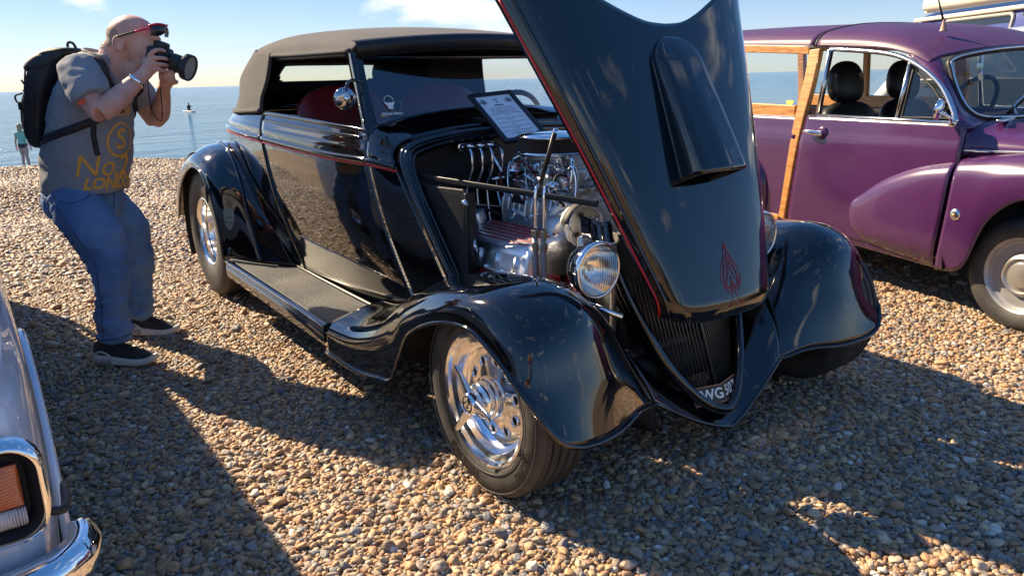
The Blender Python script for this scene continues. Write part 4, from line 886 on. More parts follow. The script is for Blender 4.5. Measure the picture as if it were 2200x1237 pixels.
# ignition leads, coil, throttle bracket, cable, knob
MB().box((-.575, -.275, .79), (.085, .006, .045)).build('throttle_bracket', satin_black, eng, bevel=.003)
for k in (-1, 1): MB().lathe([(.009, 0), (.009, .005), (0, .006)], (-.575+k*.032, -.279, .795), (0, -1, 0), 10).build('bracket_bolt', chrome, eng)
MB().tube([(-.62, -.485, .79), (-.64, -.40, .77), (-.66, -.27, .745)], .0022, 6, sm=16).build('throttle_cable', polished, eng)
MB().lathe([(.013, 0), (.013, .01), (.006, .014), (0, .014)], (-.60, -.494, .79), (.3, -1, 0), 12).build('cable_stop', chrome, eng)
MB().tube([(-.86, -.30, .76), (-.85, -.30, .72)], [.009, .013], 12).build('chrome_knob', chrome, eng)
for k in range(4):
    x = -.74+k*.11; MB().tube([(-.90, -.22+.02*k, .62), (x-.06, -.30, .60), (x, -.40, .535), (x+.01, -.45, .50)], .0045, 6, sm=14).build('spark_lead', flat_black, eng)
ct = MB(); ct.tube([(-.95, -.44, .55), (-.93, -.40, .62), (-.90, -.30, .66), (-.86, -.27, .63)], .012, 8, sm=14); ct.build('heater_hose', rubber, eng)
MB().box((-.96, -.10, .82), (.05, .12, .10)).build('fuse_box', satin_black, eng, bevel=.008); MB().lathe([(.0, .10), (.03, .10), (.03, 0)], (-.95, .12, .84), (0, 0, 1), 20).build('ignition_coil', satin_black, eng)
hp = MB(); hp.tube([(-.44, .02, .80), (-.38, -.03, .86), (-.30, -.06, .85), (-.22, -.04, .76), (-.13, -.03, .72)], .028, 12, sm=22); hp.build('top_hose_pipe', polished, eng)
MB().box((-.51, -.205, .846), (.05, .04, .04)).build('solenoid', cast_alloy, eng, bevel=.004)
MB().tube([(-.47, -.10, .83), (-.45, -.13, .89), (-.42, -.13, .90), (-.405, -.13, .84), (-.40, -.14, .79)], .008, 8, sm=18).build('vent_pipe', chrome, eng)
MB().tube([(-.50, -.17, .80), (-.47, -.19, .825), (-.44, -.20, .84)], .015, 10).build('chrome_union', chrome, eng)
# bolts, unions, clamps, wires and springs that crowd the top of the engine
rnd = random.Random(5)
for i in range(12):
    x = -.85+i*.037
    for sg in (-1, 1): MB().lathe([(.0065, 0), (.0065, .006), (.0045, .0075), (0, .0078)], (x, sg*.128, .792-.012), (0, sg*.6, .8), 6).build('case_bolt', chrome, eng, smooth=False)
for i in range(8):
    t = i*math.pi/4+.2; MB().lathe([(.008, 0), (.008, .007), (0, .009)], A(-.425, .115*math.cos(t), .69+.115*math.sin(t)), (1, 0, 0), 6).build('cover_bolt', chrome, eng, smooth=False)
for i in range(22):
    x, y, z = rnd.uniform(-.86, -.42), rnd.uniform(-.20, -.11), rnd.uniform(.80, .90); d_ = A(rnd.uniform(-1, 1), rnd.uniform(-1, .1), rnd.uniform(-.2, 1)); L_ = rnd.uniform(.02, .045); r_ = rnd.uniform(.005, .010)
    MB().lathe([(r_*.6, -L_), (r_*.6, -L_*.3), (r_, -L_*.25), (r_, L_*.2), (r_*.7, L_*.25), (r_*.7, L_*.6), (0, L_*.62)], (x, y, z), d_, rnd.choice((6, 6, 14))).build('union', rnd.choice((chrome, chrome, polished, cast_alloy)), eng, sharp=35)
for i in range(9):
    x0 = -.84+i*.047; P_ = [(x0, -.10, .86), (x0+rnd.uniform(-.03, .03), -.17, .86+rnd.uniform(-.02, .05)), (x0+rnd.uniform(.0, .06), -.20, .81), (x0+rnd.uniform(.02, .08), -.17, .76)]
    MB().tube(P_, rnd.choice((.0028, .0035, .005)), 6, sm=18).build('wire' if i % 3 else 'small_pipe', (flat_black, RED, chrome)[(i+1) % 3], eng)
for x in (-.70, -.50):
    MB().tube([(x+.004*k*.5, -.165+.006*math.cos(k*1.3), .80+.006*math.sin(k*1.3)) for k in range(30)], .0013, 5).build('return_spring', chrome, eng)
for (x, y, z) in ((-.41, -.05, .845), (-.20, -.045, .745)): MB().lathe([(.0305, -.006), (.032, -.006), (.032, .006), (.0305, .006)], (x, y, z), (.8, -.3, -.3), 24, closed=True).build('hose_clamp', chrome, eng)
MB().tube([(-.92, -.40, .70), (-.88, -.36, .74), (-.80, -.30, .73), (-.72, -.25, .70)], .006, 8, sm=16).build('vacuum_hose', flat_black, eng); MB().tube([(-.66, -.165, .63), (-.64, -.20, .66), (-.60, -.21, .70), (-.56, -.18, .72)], .0065, 8, sm=16).build('oil_line', chrome, eng)
MB().lathe([(.022, -.03), (.022, .03), (.018, .034), (.0, .034)], (-.70, -.195, .70), (.2, -1, .3), 20).build('boost_sensor', polished, eng, sharp=35)
# grey ribbed tray plate seen behind the lamp
tp = MB(); tp.box((-.19, -.36, .520), (.22, .12, .006)); tp.build('tray_plate', polished, eng)
for k in range(5): MB().bar((-.29+k*.045, -.42, .526), (-.29+k*.045, -.31, .526), .010, .006).build('tray_rib', RED, eng)

# ------------------------------------------------------------------ show board leaning on the scuttle
sb_ = empty('display_board', (-.97, -.05, 1.05)); tag(sb_, 'black framed information sheet leaning on the scuttle above the engine', 'sign')
TL, TR, BL = A(-1.095, -.152, 1.152), A(-1.078, .062, 1.166), A(-.825, -.150, .966); O_ = A(-.97, -.05, 1.05)
ex = (TR-TL); Wb = np.linalg.norm(ex); ex /= Wb; ey = TL-BL; Hb = np.linalg.norm(ey); ey /= Hb; ez = np.cross(ex, ey); ez /= np.linalg.norm(ez); cb0 = BL+ex*Wb/2+ey*Hb/2-O_+ez*.006
RB = np.array([ex, ey, ez]).T
f_ = MB(); fwid = .020
for cx, cy, sx, sy in ((0, Hb/2-fwid/2, Wb, fwid), (0, -Hb/2+fwid/2, Wb, fwid), (-Wb/2+fwid/2, 0, fwid, Hb-2*fwid-.0004), (Wb/2-fwid/2, 0, fwid, Hb-2*fwid-.0004)): f_.box(cb0+ex*cx+ey*cy, (sx, sy, .016), RB)
f_.build('frame', satin_black, sb_, smooth=False, bevel=.002)
MB().box(cb0-ez*.003, (Wb-fwid*1.6, Hb-fwid*1.6, .006), RB).build('sheet', mat('paper', (.84, .86, .9), .6), sb_, smooth=False)
tx = MB(); ink = mat('ink', (.02, .02, .03), .6)
lines = [('ACE', .0145, .118, 1), ('OF', .0125, .098, 1), ('SPADES', .0145, .079, 1), ('1934 Ford Model 40 Cabriolet', .0105, .060, 0), ('Engine: Big Block Chevrolet 454ci', .0105, .045, 0), ('(7.4 litre) fitted with a Weiand', .0105, .032, 0), ('Supercharger (Blower) and twin Holley', .0105, .020, 0), ('Carbs', .0105, .008, 0), ('Gearbox: Chevrolet TH400 3 speed', .0105, -.010, 0), ('automatic', .0105, -.022, 0), ('Rear Axle: Ford 9", narrowed 3.50-1', .0105, -.040, 0), ('gears', .0105, -.052, 0), ('Rear Suspension: 4 Link with Coilover', .0105, -.070, 0), ('shocks', .0105, -.082, 0), ('Front Suspension: Heidts Super Ride', .0105, -.098, 0), ('Tyres: Mickey Thompson', .0105, -.114, 0), ('29x15 rear', .0105, -.126, 0)]
for t_, sz, yy_, bo in lines: place_text(tx, t_, sz*.86, cb0+ey*(yy_*.98)+ez*.0012, ex, ey, bold=.00045 if bo else .00012, res=1)
tx.build('lettering', ink, sb_, smooth=False)
for sx in (-1, 1):
    o_ = cb0+ex*(sx*.062)+ey*.105+ez*.0012; P2 = [(0, .020), (.006, .012), (.016, .003), (.015, -.006), (.008, -.008), (.002, -.005), (.006, -.015), (-.006, -.015), (-.002, -.005), (-.008, -.008), (-.015, -.006), (-.016, .003), (-.006, .012)]
    sd_ = MB(); L_ = np.array([o_+ex*a_+ey*b_ for a_, b_ in P2]); sd_.tube(L_, .0009, 4, closed=True); sd_.tube(np.array([o_+(p-o_)*.6 for p in L_]), .0008, 4, closed=True); sd_.tube(np.array([o_+(p-o_)*.3 for p in L_]), .0008, 4, closed=True); sd_.build('spade_mark', ink, sb_)
# windscreen sticker: white face mark with words under it
stk = MB(); def_o = wsb(-.50)*.76+wst(-.50)*.24+A(.008, 0, .0); exs = A(0, 1, 0); eys = (wst(-.5)-wsb(-.5)); eys /= np.linalg.norm(eys)
place_text(stk, 'PETROL HEADS', .0135, def_o-eys*.028+exs*.012, exs, eys, bold=.0004)
o_ = def_o+eys*.012+exs*.012
stk.tube([o_+exs*(.020*math.cos(t))+eys*(.022+.018*math.sin(t)) for t in np.linspace(0, math.pi, 14)], .0016, 5)
bl_ = [(-.014, .010), (.014, .010), (.021, .018), (.022, .006), (.014, -.002), (.010, -.018), (-.010, -.018), (-.014, -.002), (-.022, .006), (-.021, .018)]
stk.add(np.array([o_+exs*a_+eys*b_ for a_, b_ in bl_]), [tuple(range(10))]); stk.build('sticker', white_paint, car, smooth=False)
# ------------------------------------------------------------------ purple wood-framed estate car (origin under its front axle, +X ahead)
wag = empty('estate_car', (.447, 2.714, 0), rad(-13)); tag(wag, 'faded purple vintage estate car with varnished wooden rear frame', 'car')
m_pur = noisy('purple_paint', (.054, .0110, .068), (.068, .017, .082), 2.2, .20, 0, rough2=.32, Coat_Weight=.7, Coat_Roughness=.07, bump=.012, bscale=9)
m_roofp = noisy('purple_roof_paint', (.055, .015, .068), (.088, .032, .098), 2.6, .36, 0, rough2=.55, lo=.3, hi=.75)
m_wood = mat('varnished_ash', (.42, .19, .05), .38, 0, Coat_Weight=.2)
tc = nd(m_wood, 'TexCoord'); mp = nd(m_wood, 'Mapping'); mp.inputs['Scale'].default_value = (3, 26, 26); wv = nd(m_wood, 'TexNoise'); wv.inputs['Scale'].default_value = 3; wv.inputs['Detail'].default_value = 8
lk(m_wood, tc.outputs['Object'], mp.inputs['Vector']); lk(m_wood, mp.outputs[0], wv.inputs['Vector']); rr_ = ramp(m_wood, [(.3, (.34, .13, .03)), (.5, (.52, .24, .065)), (.7, (.62, .33, .11))]); lk(m_wood, wv.outputs['Fac'], rr_.inputs['Fac']); lk(m_wood, rr_.outputs[0], bsdf(m_wood).inputs['Base Color'])
m_alu = noisy('satin_chrome', (.62, .63, .64), (.72, .73, .74), 20, .22, 1)
m_wgl = thin_glass('side_glass', (.88, .94, .96), .09)
black_seal = mat('black_seal', (.012, .012, .012), .55)
def ysd(z):   # half width of the body side at height z
    return np.interp(z, [.18, .24, .32, .5, .75, .83, .86, .94, 1.0], [.69, .715, .728, .738, .738, .735, .726, .716, .705])
def side_patch(x_of, z0, z1, nu, nv, sg, off=0.):
    G = np.zeros((nu, nv, 3))
    for j, z in enumerate(np.linspace(z0, z1, nv)):
        xa, xb = x_of(z)
        for i, x in enumerate(np.linspace(xa, xb, nu)): G[i, j] = (x, sg*(ysd(z)+off-.05*max(0, (-x-2.2))**2), z)
    return G
dr = lambda z: np.interp(z, [.2, .3, .92, 1.0], [-1.525, -1.52, -1.432, -1.42]); df = lambda z: np.interp(z, [.2, .4, .65, .93, 1.], [-.428, -.375, -.343, -.35, -.38])
for sg in (-1, 1):
    d_ = empty('door'); d_.parent = wag
    MB().grid(side_patch(lambda z: (dr(z)+.004, df(z)-.005), .255, .955, 40, 30, sg)).build('door_skin', m_pur, d_, solid=.02, offset=0)
    MB().tube([(x, sg*(ysd(.845)-.001), .853-.03*(x+1.2)/.87-.004) for x in np.linspace(-1.22, -.352, 30)], [.001, .006, .007, .007, .007, .007], 8).build('swage_line', m_pur, d_)
    MB().grid(side_patch(lambda z: (-2.95, dr(z)-.045), .27, .95, 50, 24, sg)).build('rear_panel', m_pur, wag, solid=.02)
    # sill
    sl = MB(); sl.grid(np.array([[(x, sg*y, z+.085*(-.43-x)/1.09*.5) for y, z in ((.70, .262), (.725, .250), (.728, .225), (.715, .206), (.68, .200))] for x in np.linspace(-1.55, -.435, 14)])); sl.build('sill', m_pur, wag)
    # wooden frame
    def wbar(name, pts_, w_, t_=.035, n=14):
        P_ = cr1(pts_, n); m_ = MB(); T = np.gradient(P_, axis=0); T /= np.linalg.norm(T, axis=1, keepdims=True)
        up = np.cross(T, A(0, sg, 0)); up /= np.linalg.norm(up, axis=1, keepdims=True); ww = np.interp(np.linspace(0, 1, n), np.linspace(0, 1, len(w_)), w_)[:, None]
        o_ = A(0, sg, 0)*t_; Gq = np.stack([P_-up*ww/2-o_, P_-up*ww/2+o_*.3, P_+up*ww/2+o_*.3, P_+up*ww/2-o_], 1); m_.grid(Gq, cv=True); b0 = 0; m_.f += [(0, 1, 2, 3), tuple(4*(n-1)+k for k in (3, 2, 1, 0))]
        m_.build(name, m_wood, wag, smooth=False, bevel=.005)
    wbar('wood_centre_post', [(-1.485, sg*.636, 1.35), (-1.475, sg*.68, 1.15), (-1.488, sg*.718, .95), (-1.50, sg*.742, .75), (-1.525, sg*.745, .55), (-1.55, sg*.74, .40), (-1.575, sg*.73, .30)], [.085, .08, .075, .062, .056, .052, .055], .03, 30)
    wbar('wood_top_rail', [(-2.92, sg*.60, 1.405), (-2.2, sg*.632, 1.383), (-1.53, sg*.638, 1.347)], [.05], .028)
    wbar('wood_waist_rail', [(-2.93, sg*.665, .99), (-2.2, sg*.708, .982), (-1.53, sg*.716, .972)], [.09], .028)
    wbar('wood_bottom_rail', [(-2.93, sg*.68, .30), (-2.2, sg*.735, .285), (-1.60, sg*.732, .285)], [.07], .028)
    wbar('wood_rear_post', [(-2.92, sg*.60, 1.38), (-2.95, sg*.665, .98), (-2.96, sg*.68, .32)], [.07], .03)
    wbar('wood_window_post', [(-2.27, sg*.634, 1.36), (-2.31, sg*.70, 1.03)], [.05], .024)
    rg_ = MB(); rg_.grid(np.array([[(x, sg*(.635+(.70-.635)*t), 1.36-.03*(x+2.2)/.9*.0-(.34)*t) for t in (0, 1)] for x in (-2.9, -1.53)])); rg_.build('rear_side_window', m_wgl, wag, smooth=False)
    # door window: bright frame, quarter light
    fp = [(-1.352, .641, 1.345), (-1.06, .643, 1.320), (-.90, .645, 1.297), (-.78, .650, 1.262), (-.66, .660, 1.205), (-.565, .670, 1.140), (-.50, .684, 1.075), (-.445, .700, 1.005), (-.408, .713, .955)]
    fp = [A(x, sg*y, z) for x, y, z in fp]
    fr_ = MB(); fr_.tube(np.concatenate([[A(-1.345, sg*.712, .965)], [A(-1.352, sg*.645, 1.335)], cr1(fp, 30)]), .0165, 8, squash=(1.2, .8)); fr_.build('window_frame', m_alu, d_)
    MB().tube([A(-1.345, sg*.716, .962), A(-.78, sg*.718, .958), A(-.405, sg*.716, .952)], .010, 8).build('waist_strip', m_alu, d_)
    MB().tube([A(-.775, sg*.713, .955), A(-.776, sg*.652, 1.262)], .011, 8).build('quarter_light_post', m_alu, d_)
    MB().tube(np.array([A(-.745, sg*.712, .972), A(-.745, sg*.660, 1.215), A(-.70, sg*.664, 1.19), A(-.60, sg*.674, 1.12), A(-.52, sg*.688, 1.04), A(-.455, sg*.706, .972)]), .006, 6, closed=True).build('quarter_light_seal', black_seal, d_)
    q_ = MB(); q_.add([A(-.745, sg*.708, .972), A(-.745, sg*.658, 1.21), A(-.66, sg*.664, 1.165), A(-.57, sg*.676, 1.09), A(-.455, sg*.704, .972)], [(0, 1, 2, 3, 4)]); q_.build('quarter_light', m_wgl, d_, smooth=False)
    if sg > 0: q_ = MB(); q_.add([A(-1.345, sg*.706, .97), A(-1.35, sg*.642, 1.34), A(-.78, sg*.650, 1.262), A(-.778, sg*.706, .97)], [(0, 1, 2, 3)]); q_.build('door_glass', m_wgl, d_, smooth=False)
    # teardrop wing tail on the door, then the front wing itself
    W1 = [[(-1.005, .737, .475), (-1.008, .738, .445), (-1.01, .739, .415), (-1.008, .738, .385), (-1.0, .735, .355)],
          [(-.985, .738, .505), (-.988, .752, .47), (-.99, .756, .42), (-.985, .752, .365), (-.965, .735, .315)],
          [(-.915, .738, .552), (-.918, .765, .505), (-.92, .773, .42), (-.912, .766, .33), (-.895, .735, .275)],
          [(-.77, .738, .648), (-.77, .777, .59), (-.77, .790, .46), (-.765, .782, .33), (-.755, .737, .255)],
          [(-.57, .738, .728), (-.57, .784, .665), (-.57, .800, .50), (-.57, .792, .33), (-.57, .738, .238)],
          [(-.36, .738, .772), (-.357, .788, .705), (-.365, .804, .52), (-.39, .796, .33), (-.43, .742, .225)]]
    MB().patch(np.array(W1)*[1, sg, 1], 40, 22).build('door_wing_panel', m_pur, d_, solid=.006, offset=0)
    W2 = [[(-.335, .690, .795), (-.338, .752, .768), (-.335, .790, .705), (-.34, .806, .52), (-.365, .798, .33), (-.40, .760, .215)],
          [(-.22, .690, .81), (-.22, .755, .785), (-.22, .797, .72), (-.22, .813, .56), (-.225, .808, .38), (-.235, .795, .262)],
          [(-.12, .685, .825), (-.12, .755, .80), (-.12, .803, .735), (-.12, .817, .65), (-.125, .815, .57), (-.13, .808, .505)],
          [(.02, .68, .838), (.02, .755, .812), (.02, .806, .755), (.02, .818, .70), (.02, .817, .665), (.02, .812, .632)],
          [(.16, .67, .838), (.16, .75, .812), (.16, .803, .755), (.16, .815, .69), (.155, .814, .65), (.15, .808, .605)],
          [(.34, .64, .825), (.35, .735, .79), (.35, .79, .72), (.345, .802, .60), (.335, .80, .48), (.315, .793, .36)],
          [(.56, .60, .77), (.60, .70, .73), (.62, .755, .66), (.62, .775, .54), (.60, .775, .42), (.57, .765, .30)],
          [(.70, .48, .62), (.78, .58, .58), (.80, .64, .54), (.80, .66, .48), (.79, .65, .42), (.76, .63, .33)]]
    MB().patch(np.array(W2)*[1, sg, 1], 60, 26).build('front_wing', m_pur, wag, solid=.006, offset=0)
    MB().tube(np.array([(p[-1][0], sg*(p[-1][1]-.004), p[-1][2]) for p in np.array(bic(np.array(W2), np.linspace(.0, 6, 40), np.linspace(0, 5, 6)))]), .006, 8).build('arch_lip', m_pur, wag)
    aw = MB(); t_ = np.linspace(-.2, math.pi+.2, 24); aw.grid(np.array([[(.02+.36*math.cos(a), sg*y, .30+.36*math.sin(a)) for y in (.40, .795)] for a in t_])); aw.build('inner_arch', flat_black, wag)
    MB().lathe([(.0, .012), (.018, .010), (.026, .006), (.030, .0), (.033, -.004)], (-.284, sg*.812, .520), (0, sg, 0), 20).build('side_repeater_base', m_alu, wag); 
    MB().sphere((-.284, sg*.822, .520), (.010, .006, .007), 10, 6).build('side_repeater', mat('amber_small', (.7, .3, .1), .3), wag)
    hl_ = MB(); hl_.lathe([(.0, .03), (.05, .022), (.075, .006), (.08, .0), (.095, .0), (.095, -.03)], (.78, sg*.585, .60), (1, 0, 0), 28); hl_.build('headlamp', chrome, wag)
    # rear wing
    RWg = [[(-1.72, .738, .44), (-1.72, .742, .41), (-1.72, .742, .37), (-1.715, .738, .33)], [(-1.75, .738, .60), (-1.765, .785, .55), (-1.77, .792, .42), (-1.76, .755, .30)], [(-1.95, .738, .76), (-1.96, .81, .71), (-1.96, .83, .60), (-1.95, .825, .52)], [(-2.2, .738, .80), (-2.2, .815, .76), (-2.2, .835, .68), (-2.2, .828, .60)], [(-2.55, .725, .74), (-2.56, .80, .69), (-2.56, .82, .55), (-2.54, .81, .42)], [(-2.85, .70, .55), (-2.86, .75, .48), (-2.86, .76, .40), (-2.84, .74, .30)]]
    MB().patch(np.array(RWg)*[1, sg, 1], 40, 18).build('rear_wing', m_pur, wag, solid=.006)
    for xw in (.0, -2.18):
        we = empty('wheel'); we.parent = wag; R_, w_, rm_ = .268, .145, .178; c = A(xw+.03*(xw == 0), sg*(.748-w_/2), R_); ax = (0, sg, 0)
        MB().lathe(tyre_profile(R_, rm_, w_, True), c, ax, 72).build('tyre', rubber, we, sharp=50)
        o_ = w_/2-.01; MB().lathe([(rm_+.006, o_-.004), (rm_+.002, o_), (rm_-.008, o_-.006), (rm_-.014, o_-.020), (rm_-.03, o_-.028), (rm_-.052, o_-.024), (rm_-.064, o_-.030), (.0, o_-.030)], c, ax, 48).build('rim', noisy('wheel_silver', (.30, .30, .31), (.40, .40, .40), 12, .4, .5), we, sharp=40)
        MB().lathe([(.105, o_-.022), (.097, o_-.008), (.085, o_-.002), (.078, o_-.010), (.062, o_-.010), (.055, o_+.004), (.02, o_+.012), (.0, o_+.012)], c, ax, 40).build('hub_cap', noisy('cap_silver', (.40, .39, .37), (.52, .50, .47), 8, .3, .7), we, sharp=40)
        lt = MB(); ring_text(lt, '165/70R14', .026, c+A(0, sg*(w_/2+.0006), 0), rm_+(R_-rm_)*.52, rad(250), out=ax, bold=.0006, flip=-1); lt.build('sidewall_lettering', MATS['raised_rubber2'], we, smooth=False)
# roof in two pieces with a black seam between
RFf = [[(-1.475, .632, 1.368), (-1.475, .612, 1.41), (-1.475, .53, 1.462), (-1.475, .30, 1.506), (-1.475, 0, 1.518)],
       [(-1.2, .632, 1.352), (-1.2, .612, 1.395), (-1.2, .53, 1.445), (-1.2, .30, 1.487), (-1.2, 0, 1.498)],
       [(-.96, .634, 1.332), (-.96, .61, 1.37), (-.96, .53, 1.412), (-.95, .30, 1.450), (-.94, 0, 1.462)],
       [(-.78, .640, 1.292), (-.77, .612, 1.325), (-.77, .53, 1.358), (-.75, .30, 1.392), (-.74, 0, 1.404)],
       [(-.665, .640, 1.248), (-.66, .618, 1.265), (-.645, .56, 1.292), (-.61, .30, 1.330), (-.59, 0, 1.342)]]
RFf = np.array(RFf)-np.array([0, .004, .012, .018, .02])[None, :, None]*A(0, 0, 1); RFf = np.concatenate([np.array(RFf), (np.array(RFf)*[1, -1, 1])[:, ::-1][:, 1:]], 1)
MB().patch(RFf, 40, 50).build('front_roof', m_roofp, wag, solid=.012, offset=0)
RFr = [[(-3.0, .60, 1.418), (-3.0, .575, 1.46), (-3.0, .49, 1.51), (-3.0, .28, 1.55), (-3.0, 0, 1.56)], [(-2.2, .628, 1.402), (-2.2, .61, 1.44), (-2.2, .53, 1.49), (-2.2, .30, 1.532), (-2.2, 0, 1.545)], [(-1.50, .634, 1.372), (-1.50, .614, 1.412), (-1.50, .53, 1.462), (-1.50, .30, 1.506), (-1.50, 0, 1.518)]]
RFr = np.array(RFr)-np.array([0, .004, .012, .018, .02])[None, :, None]*A(0, 0, 1); RFr = np.concatenate([np.array(RFr), (np.array(RFr)*[1, -1, 1])[:, ::-1][:, 1:]], 1)
MB().patch(RFr, 30, 50).build('rear_roof', m_roofp, wag, solid=.012, offset=0)
MB().tube(bic(RFf, [0], np.linspace(0, 8, 50))[0]+A(-.012, 0, .002), .010, 8).build('roof_seam', black_seal, wag)
for sg in (-1, 1): MB().tube([A(-3.0, sg*.603, 1.414), A(-2.2, sg*.634, 1.398), A(-1.50, sg*.64, 1.366)], .007, 6).build('gutter', mat('gutter_white', (.7, .68, .64), .5), wag)
# windscreen with rubber and bright surround, pillars
wsl = [(-.60, .555, 1.262), (-.545, .33, 1.302), (-.53, 0, 1.315), (-.545, -.33, 1.302), (-.60, -.555, 1.262), (-.575, -.592, 1.20), (-.51, -.598, 1.08), (-.45, -.585, 1.005), (-.405, -.52, .972), (-.35, -.3, .968), (-.335, 0, .968), (-.35, .3, .968), (-.405, .52, .972), (-.45, .585, 1.005), (-.51, .598, 1.08), (-.575, .592, 1.20)]
WL = cr1(wsl, 80, closed=True); MB().tube(WL, .016, 8, closed=True).build('windscreen_seal', black_seal, wag); MB().tube(WL+A(.012, 0, .006), .006, 8, closed=True).build('windscreen_trim', m_alu, wag)
wg = MB(); cw = WL.mean(0)+A(.03, 0, 0); wg.add(np.concatenate([[cw], WL]), [(0, 1+i, 1+(i+1) % 80) for i in range(80)]); wg.build('windscreen', m_wgl, wag)
for sg in (-1, 1):
    PA = [[(-.80, sg*.645, 1.290), (-.735, sg*.625, 1.29), (-.66, sg*.59, 1.278)], [(-.70, sg*.655, 1.238), (-.655, sg*.642, 1.238), (-.605, sg*.606, 1.22)], [(-.60, sg*.672, 1.165), (-.565, sg*.658, 1.16), (-.54, sg*.616, 1.13)], [(-.515, sg*.690, 1.070), (-.48, sg*.675, 1.06), (-.475, sg*.610, 1.03)], [(-.43, sg*.712, .98), (-.40, sg*.69, .975), (-.43, sg*.585, .985)], [(-.36, sg*.722, .93), (-.34, sg*.69, .93), (-.38, sg*.55, .955)]]
    MB().patch(PA, 24, 8).build('windscreen_pillar', m_pur, wag, solid=.012, offset=0)
# scuttle and bonnet
BN = [[(-.38, .724, .80), (-.385, .715, .88), (-.38, .68, .935), (-.36, .55, .955), (-.32, .30, .962), (-.31, 0, .965)],
      [(-.30, .70, .80), (-.30, .69, .86), (-.29, .64, .905), (-.25, .50, .932), (-.20, .28, .945), (-.19, 0, .952)],
      [(0, .675, .82), (0, .655, .862), (0, .58, .898), (.02, .42, .922), (.04, .24, .935), (.05, 0, .945)],
      [(.4, .62, .80), (.4, .58, .838), (.4, .50, .868), (.42, .36, .888), (.44, .2, .90), (.45, 0, .91)],
      [(.74, .40, .66), (.80, .36, .70), (.82, .30, .73), (.84, .22, .75), (.85, .12, .76), (.86, 0, .765)]]
BN = np.concatenate([np.array(BN), (np.array(BN)*[1, -1, 1])[:, ::-1][:, 1:]], 1); MB().patch(BN, 44, 60).build('bonnet', m_pur, wag, solid=.006, offset=0)
for sg in (-1, 1):
    MB().tube([A(-.37, sg*.728, .822), A(-.20, sg*.694, .828), A(.0, sg*.674, .834), A(.3, sg*.64, .826)], .009, 8, sm=16, squash=(1.3, .7)).build('bonnet_side_strip', m_alu, wag)
    bg = MB(); v, f = text_geo('MINOR 1000', .030, bold=.0008, ext=.0015, shear=.15); exb = A(.985, sg*-.17, .01)*(1 if sg < 0 else -1)
    bg.add(A(-.215, sg*.722, .788)+v[:, :1]*exb+v[:, 1:2]*A(0, 0, 1)+v[:, 2:]*A(0, sg, 0), f); bg.build('model_badge', chrome, wag, smooth=False)
MB().box((-.335, -.45, .962), (.035, .26, .016), np.array([[math.cos(.35), -math.sin(.35), 0], [math.sin(.35), math.cos(.35), 0], [0, 0, 1]])@np.eye(3)).build('scuttle_vent', m_alu, wag, bevel=.006)
for yy_ in (-.36, .30):
    MB().tube([(-.35, yy_, .965), (-.375, yy_+.02, .99), (-.40, yy_+.04, 1.03), (-.44, yy_+.21, 1.10)], .006, 6, sm=14).build('wiper_arm', m_alu, wag); MB().bar((-.385, yy_-.01, 1.0), (-.455, yy_+.30, 1.125), .012, .014).build('wiper_blade', black_seal, wag)
# door furniture
hn = MB(); hn.tube([(-1.385, -.775, .868), (-1.35, -.782, .868), (-1.30, -.775, .862), (-1.27, -.745, .858)], [.010, .013, .013, .016], 10, sm=14); hn.build('door_handle', chrome, wag)
MB().lathe([(.045, 0), (.042, .008), (.03, .012), (0, .012)], (-1.275, -.736, .856), (0, -1, 0), 24).build('handle_escutcheon', m_pur, wag)
wm = empty('wing_mirror'); wm.parent = wag
MB().lathe([(.0, -.02), (.03, -.018), (.050, -.008), (.053, .002), (.048, .005), (.0, .005)], (-.455, -.80, 1.022), (-.9, -.35, .1), 26).build('mirror_head', chrome, wm); MB().tube([(-.455, -.795, 1.01), (-.42, -.765, .985), (-.43, -.725, .955)], .008, 8, sm=10).build('mirror_arm', chrome, wm); MB().lathe([(.026, 0), (.022, .01), (.0, .014)], (-.43, -.718, .955), (0, -1, .2), 18).build('mirror_foot', chrome, wm)
ae = MB(); ae.lathe([(.022, 0), (.018, .012), (.010, .04), (.006, .06)], (-.80, -.40, 1.413), (-.1, 0, 1), 16); ae.build('aerial_base', mat('aerial_tan', (.35, .22, .17), .5), wag); MB().tube([(-.806, -.40, 1.46), (-.86, -.42, 1.63)], [.0065, .0025], 8).build('aerial', black_seal, wag)
# stickers
st = MB(); v, f = text_geo('', 1) if False else (None, None)
st.lathe([(.033, 0), (.0, .0005)], (-1.60, -.703, 1.045), (0, -1, .2), 20, arc=(math.pi*.0, math.pi*1.0)); st.build('yellow_sticker', mat('sticker_yellow', (.75, .62, .05), .5), wag)
MB().lathe([(.020, 0), (.0, .0005)], (-.505, -.46, 1.17), (1, 0, .25), 20).build('tax_disc', mat('disc_yellow', (.65, .55, .30), .5), wag); MB().box((-.525, -.45, 1.225), (.003, .05, .03)).build('pass_sticker', mat('sticker_green', (.55, .75, .65), .5), wag)
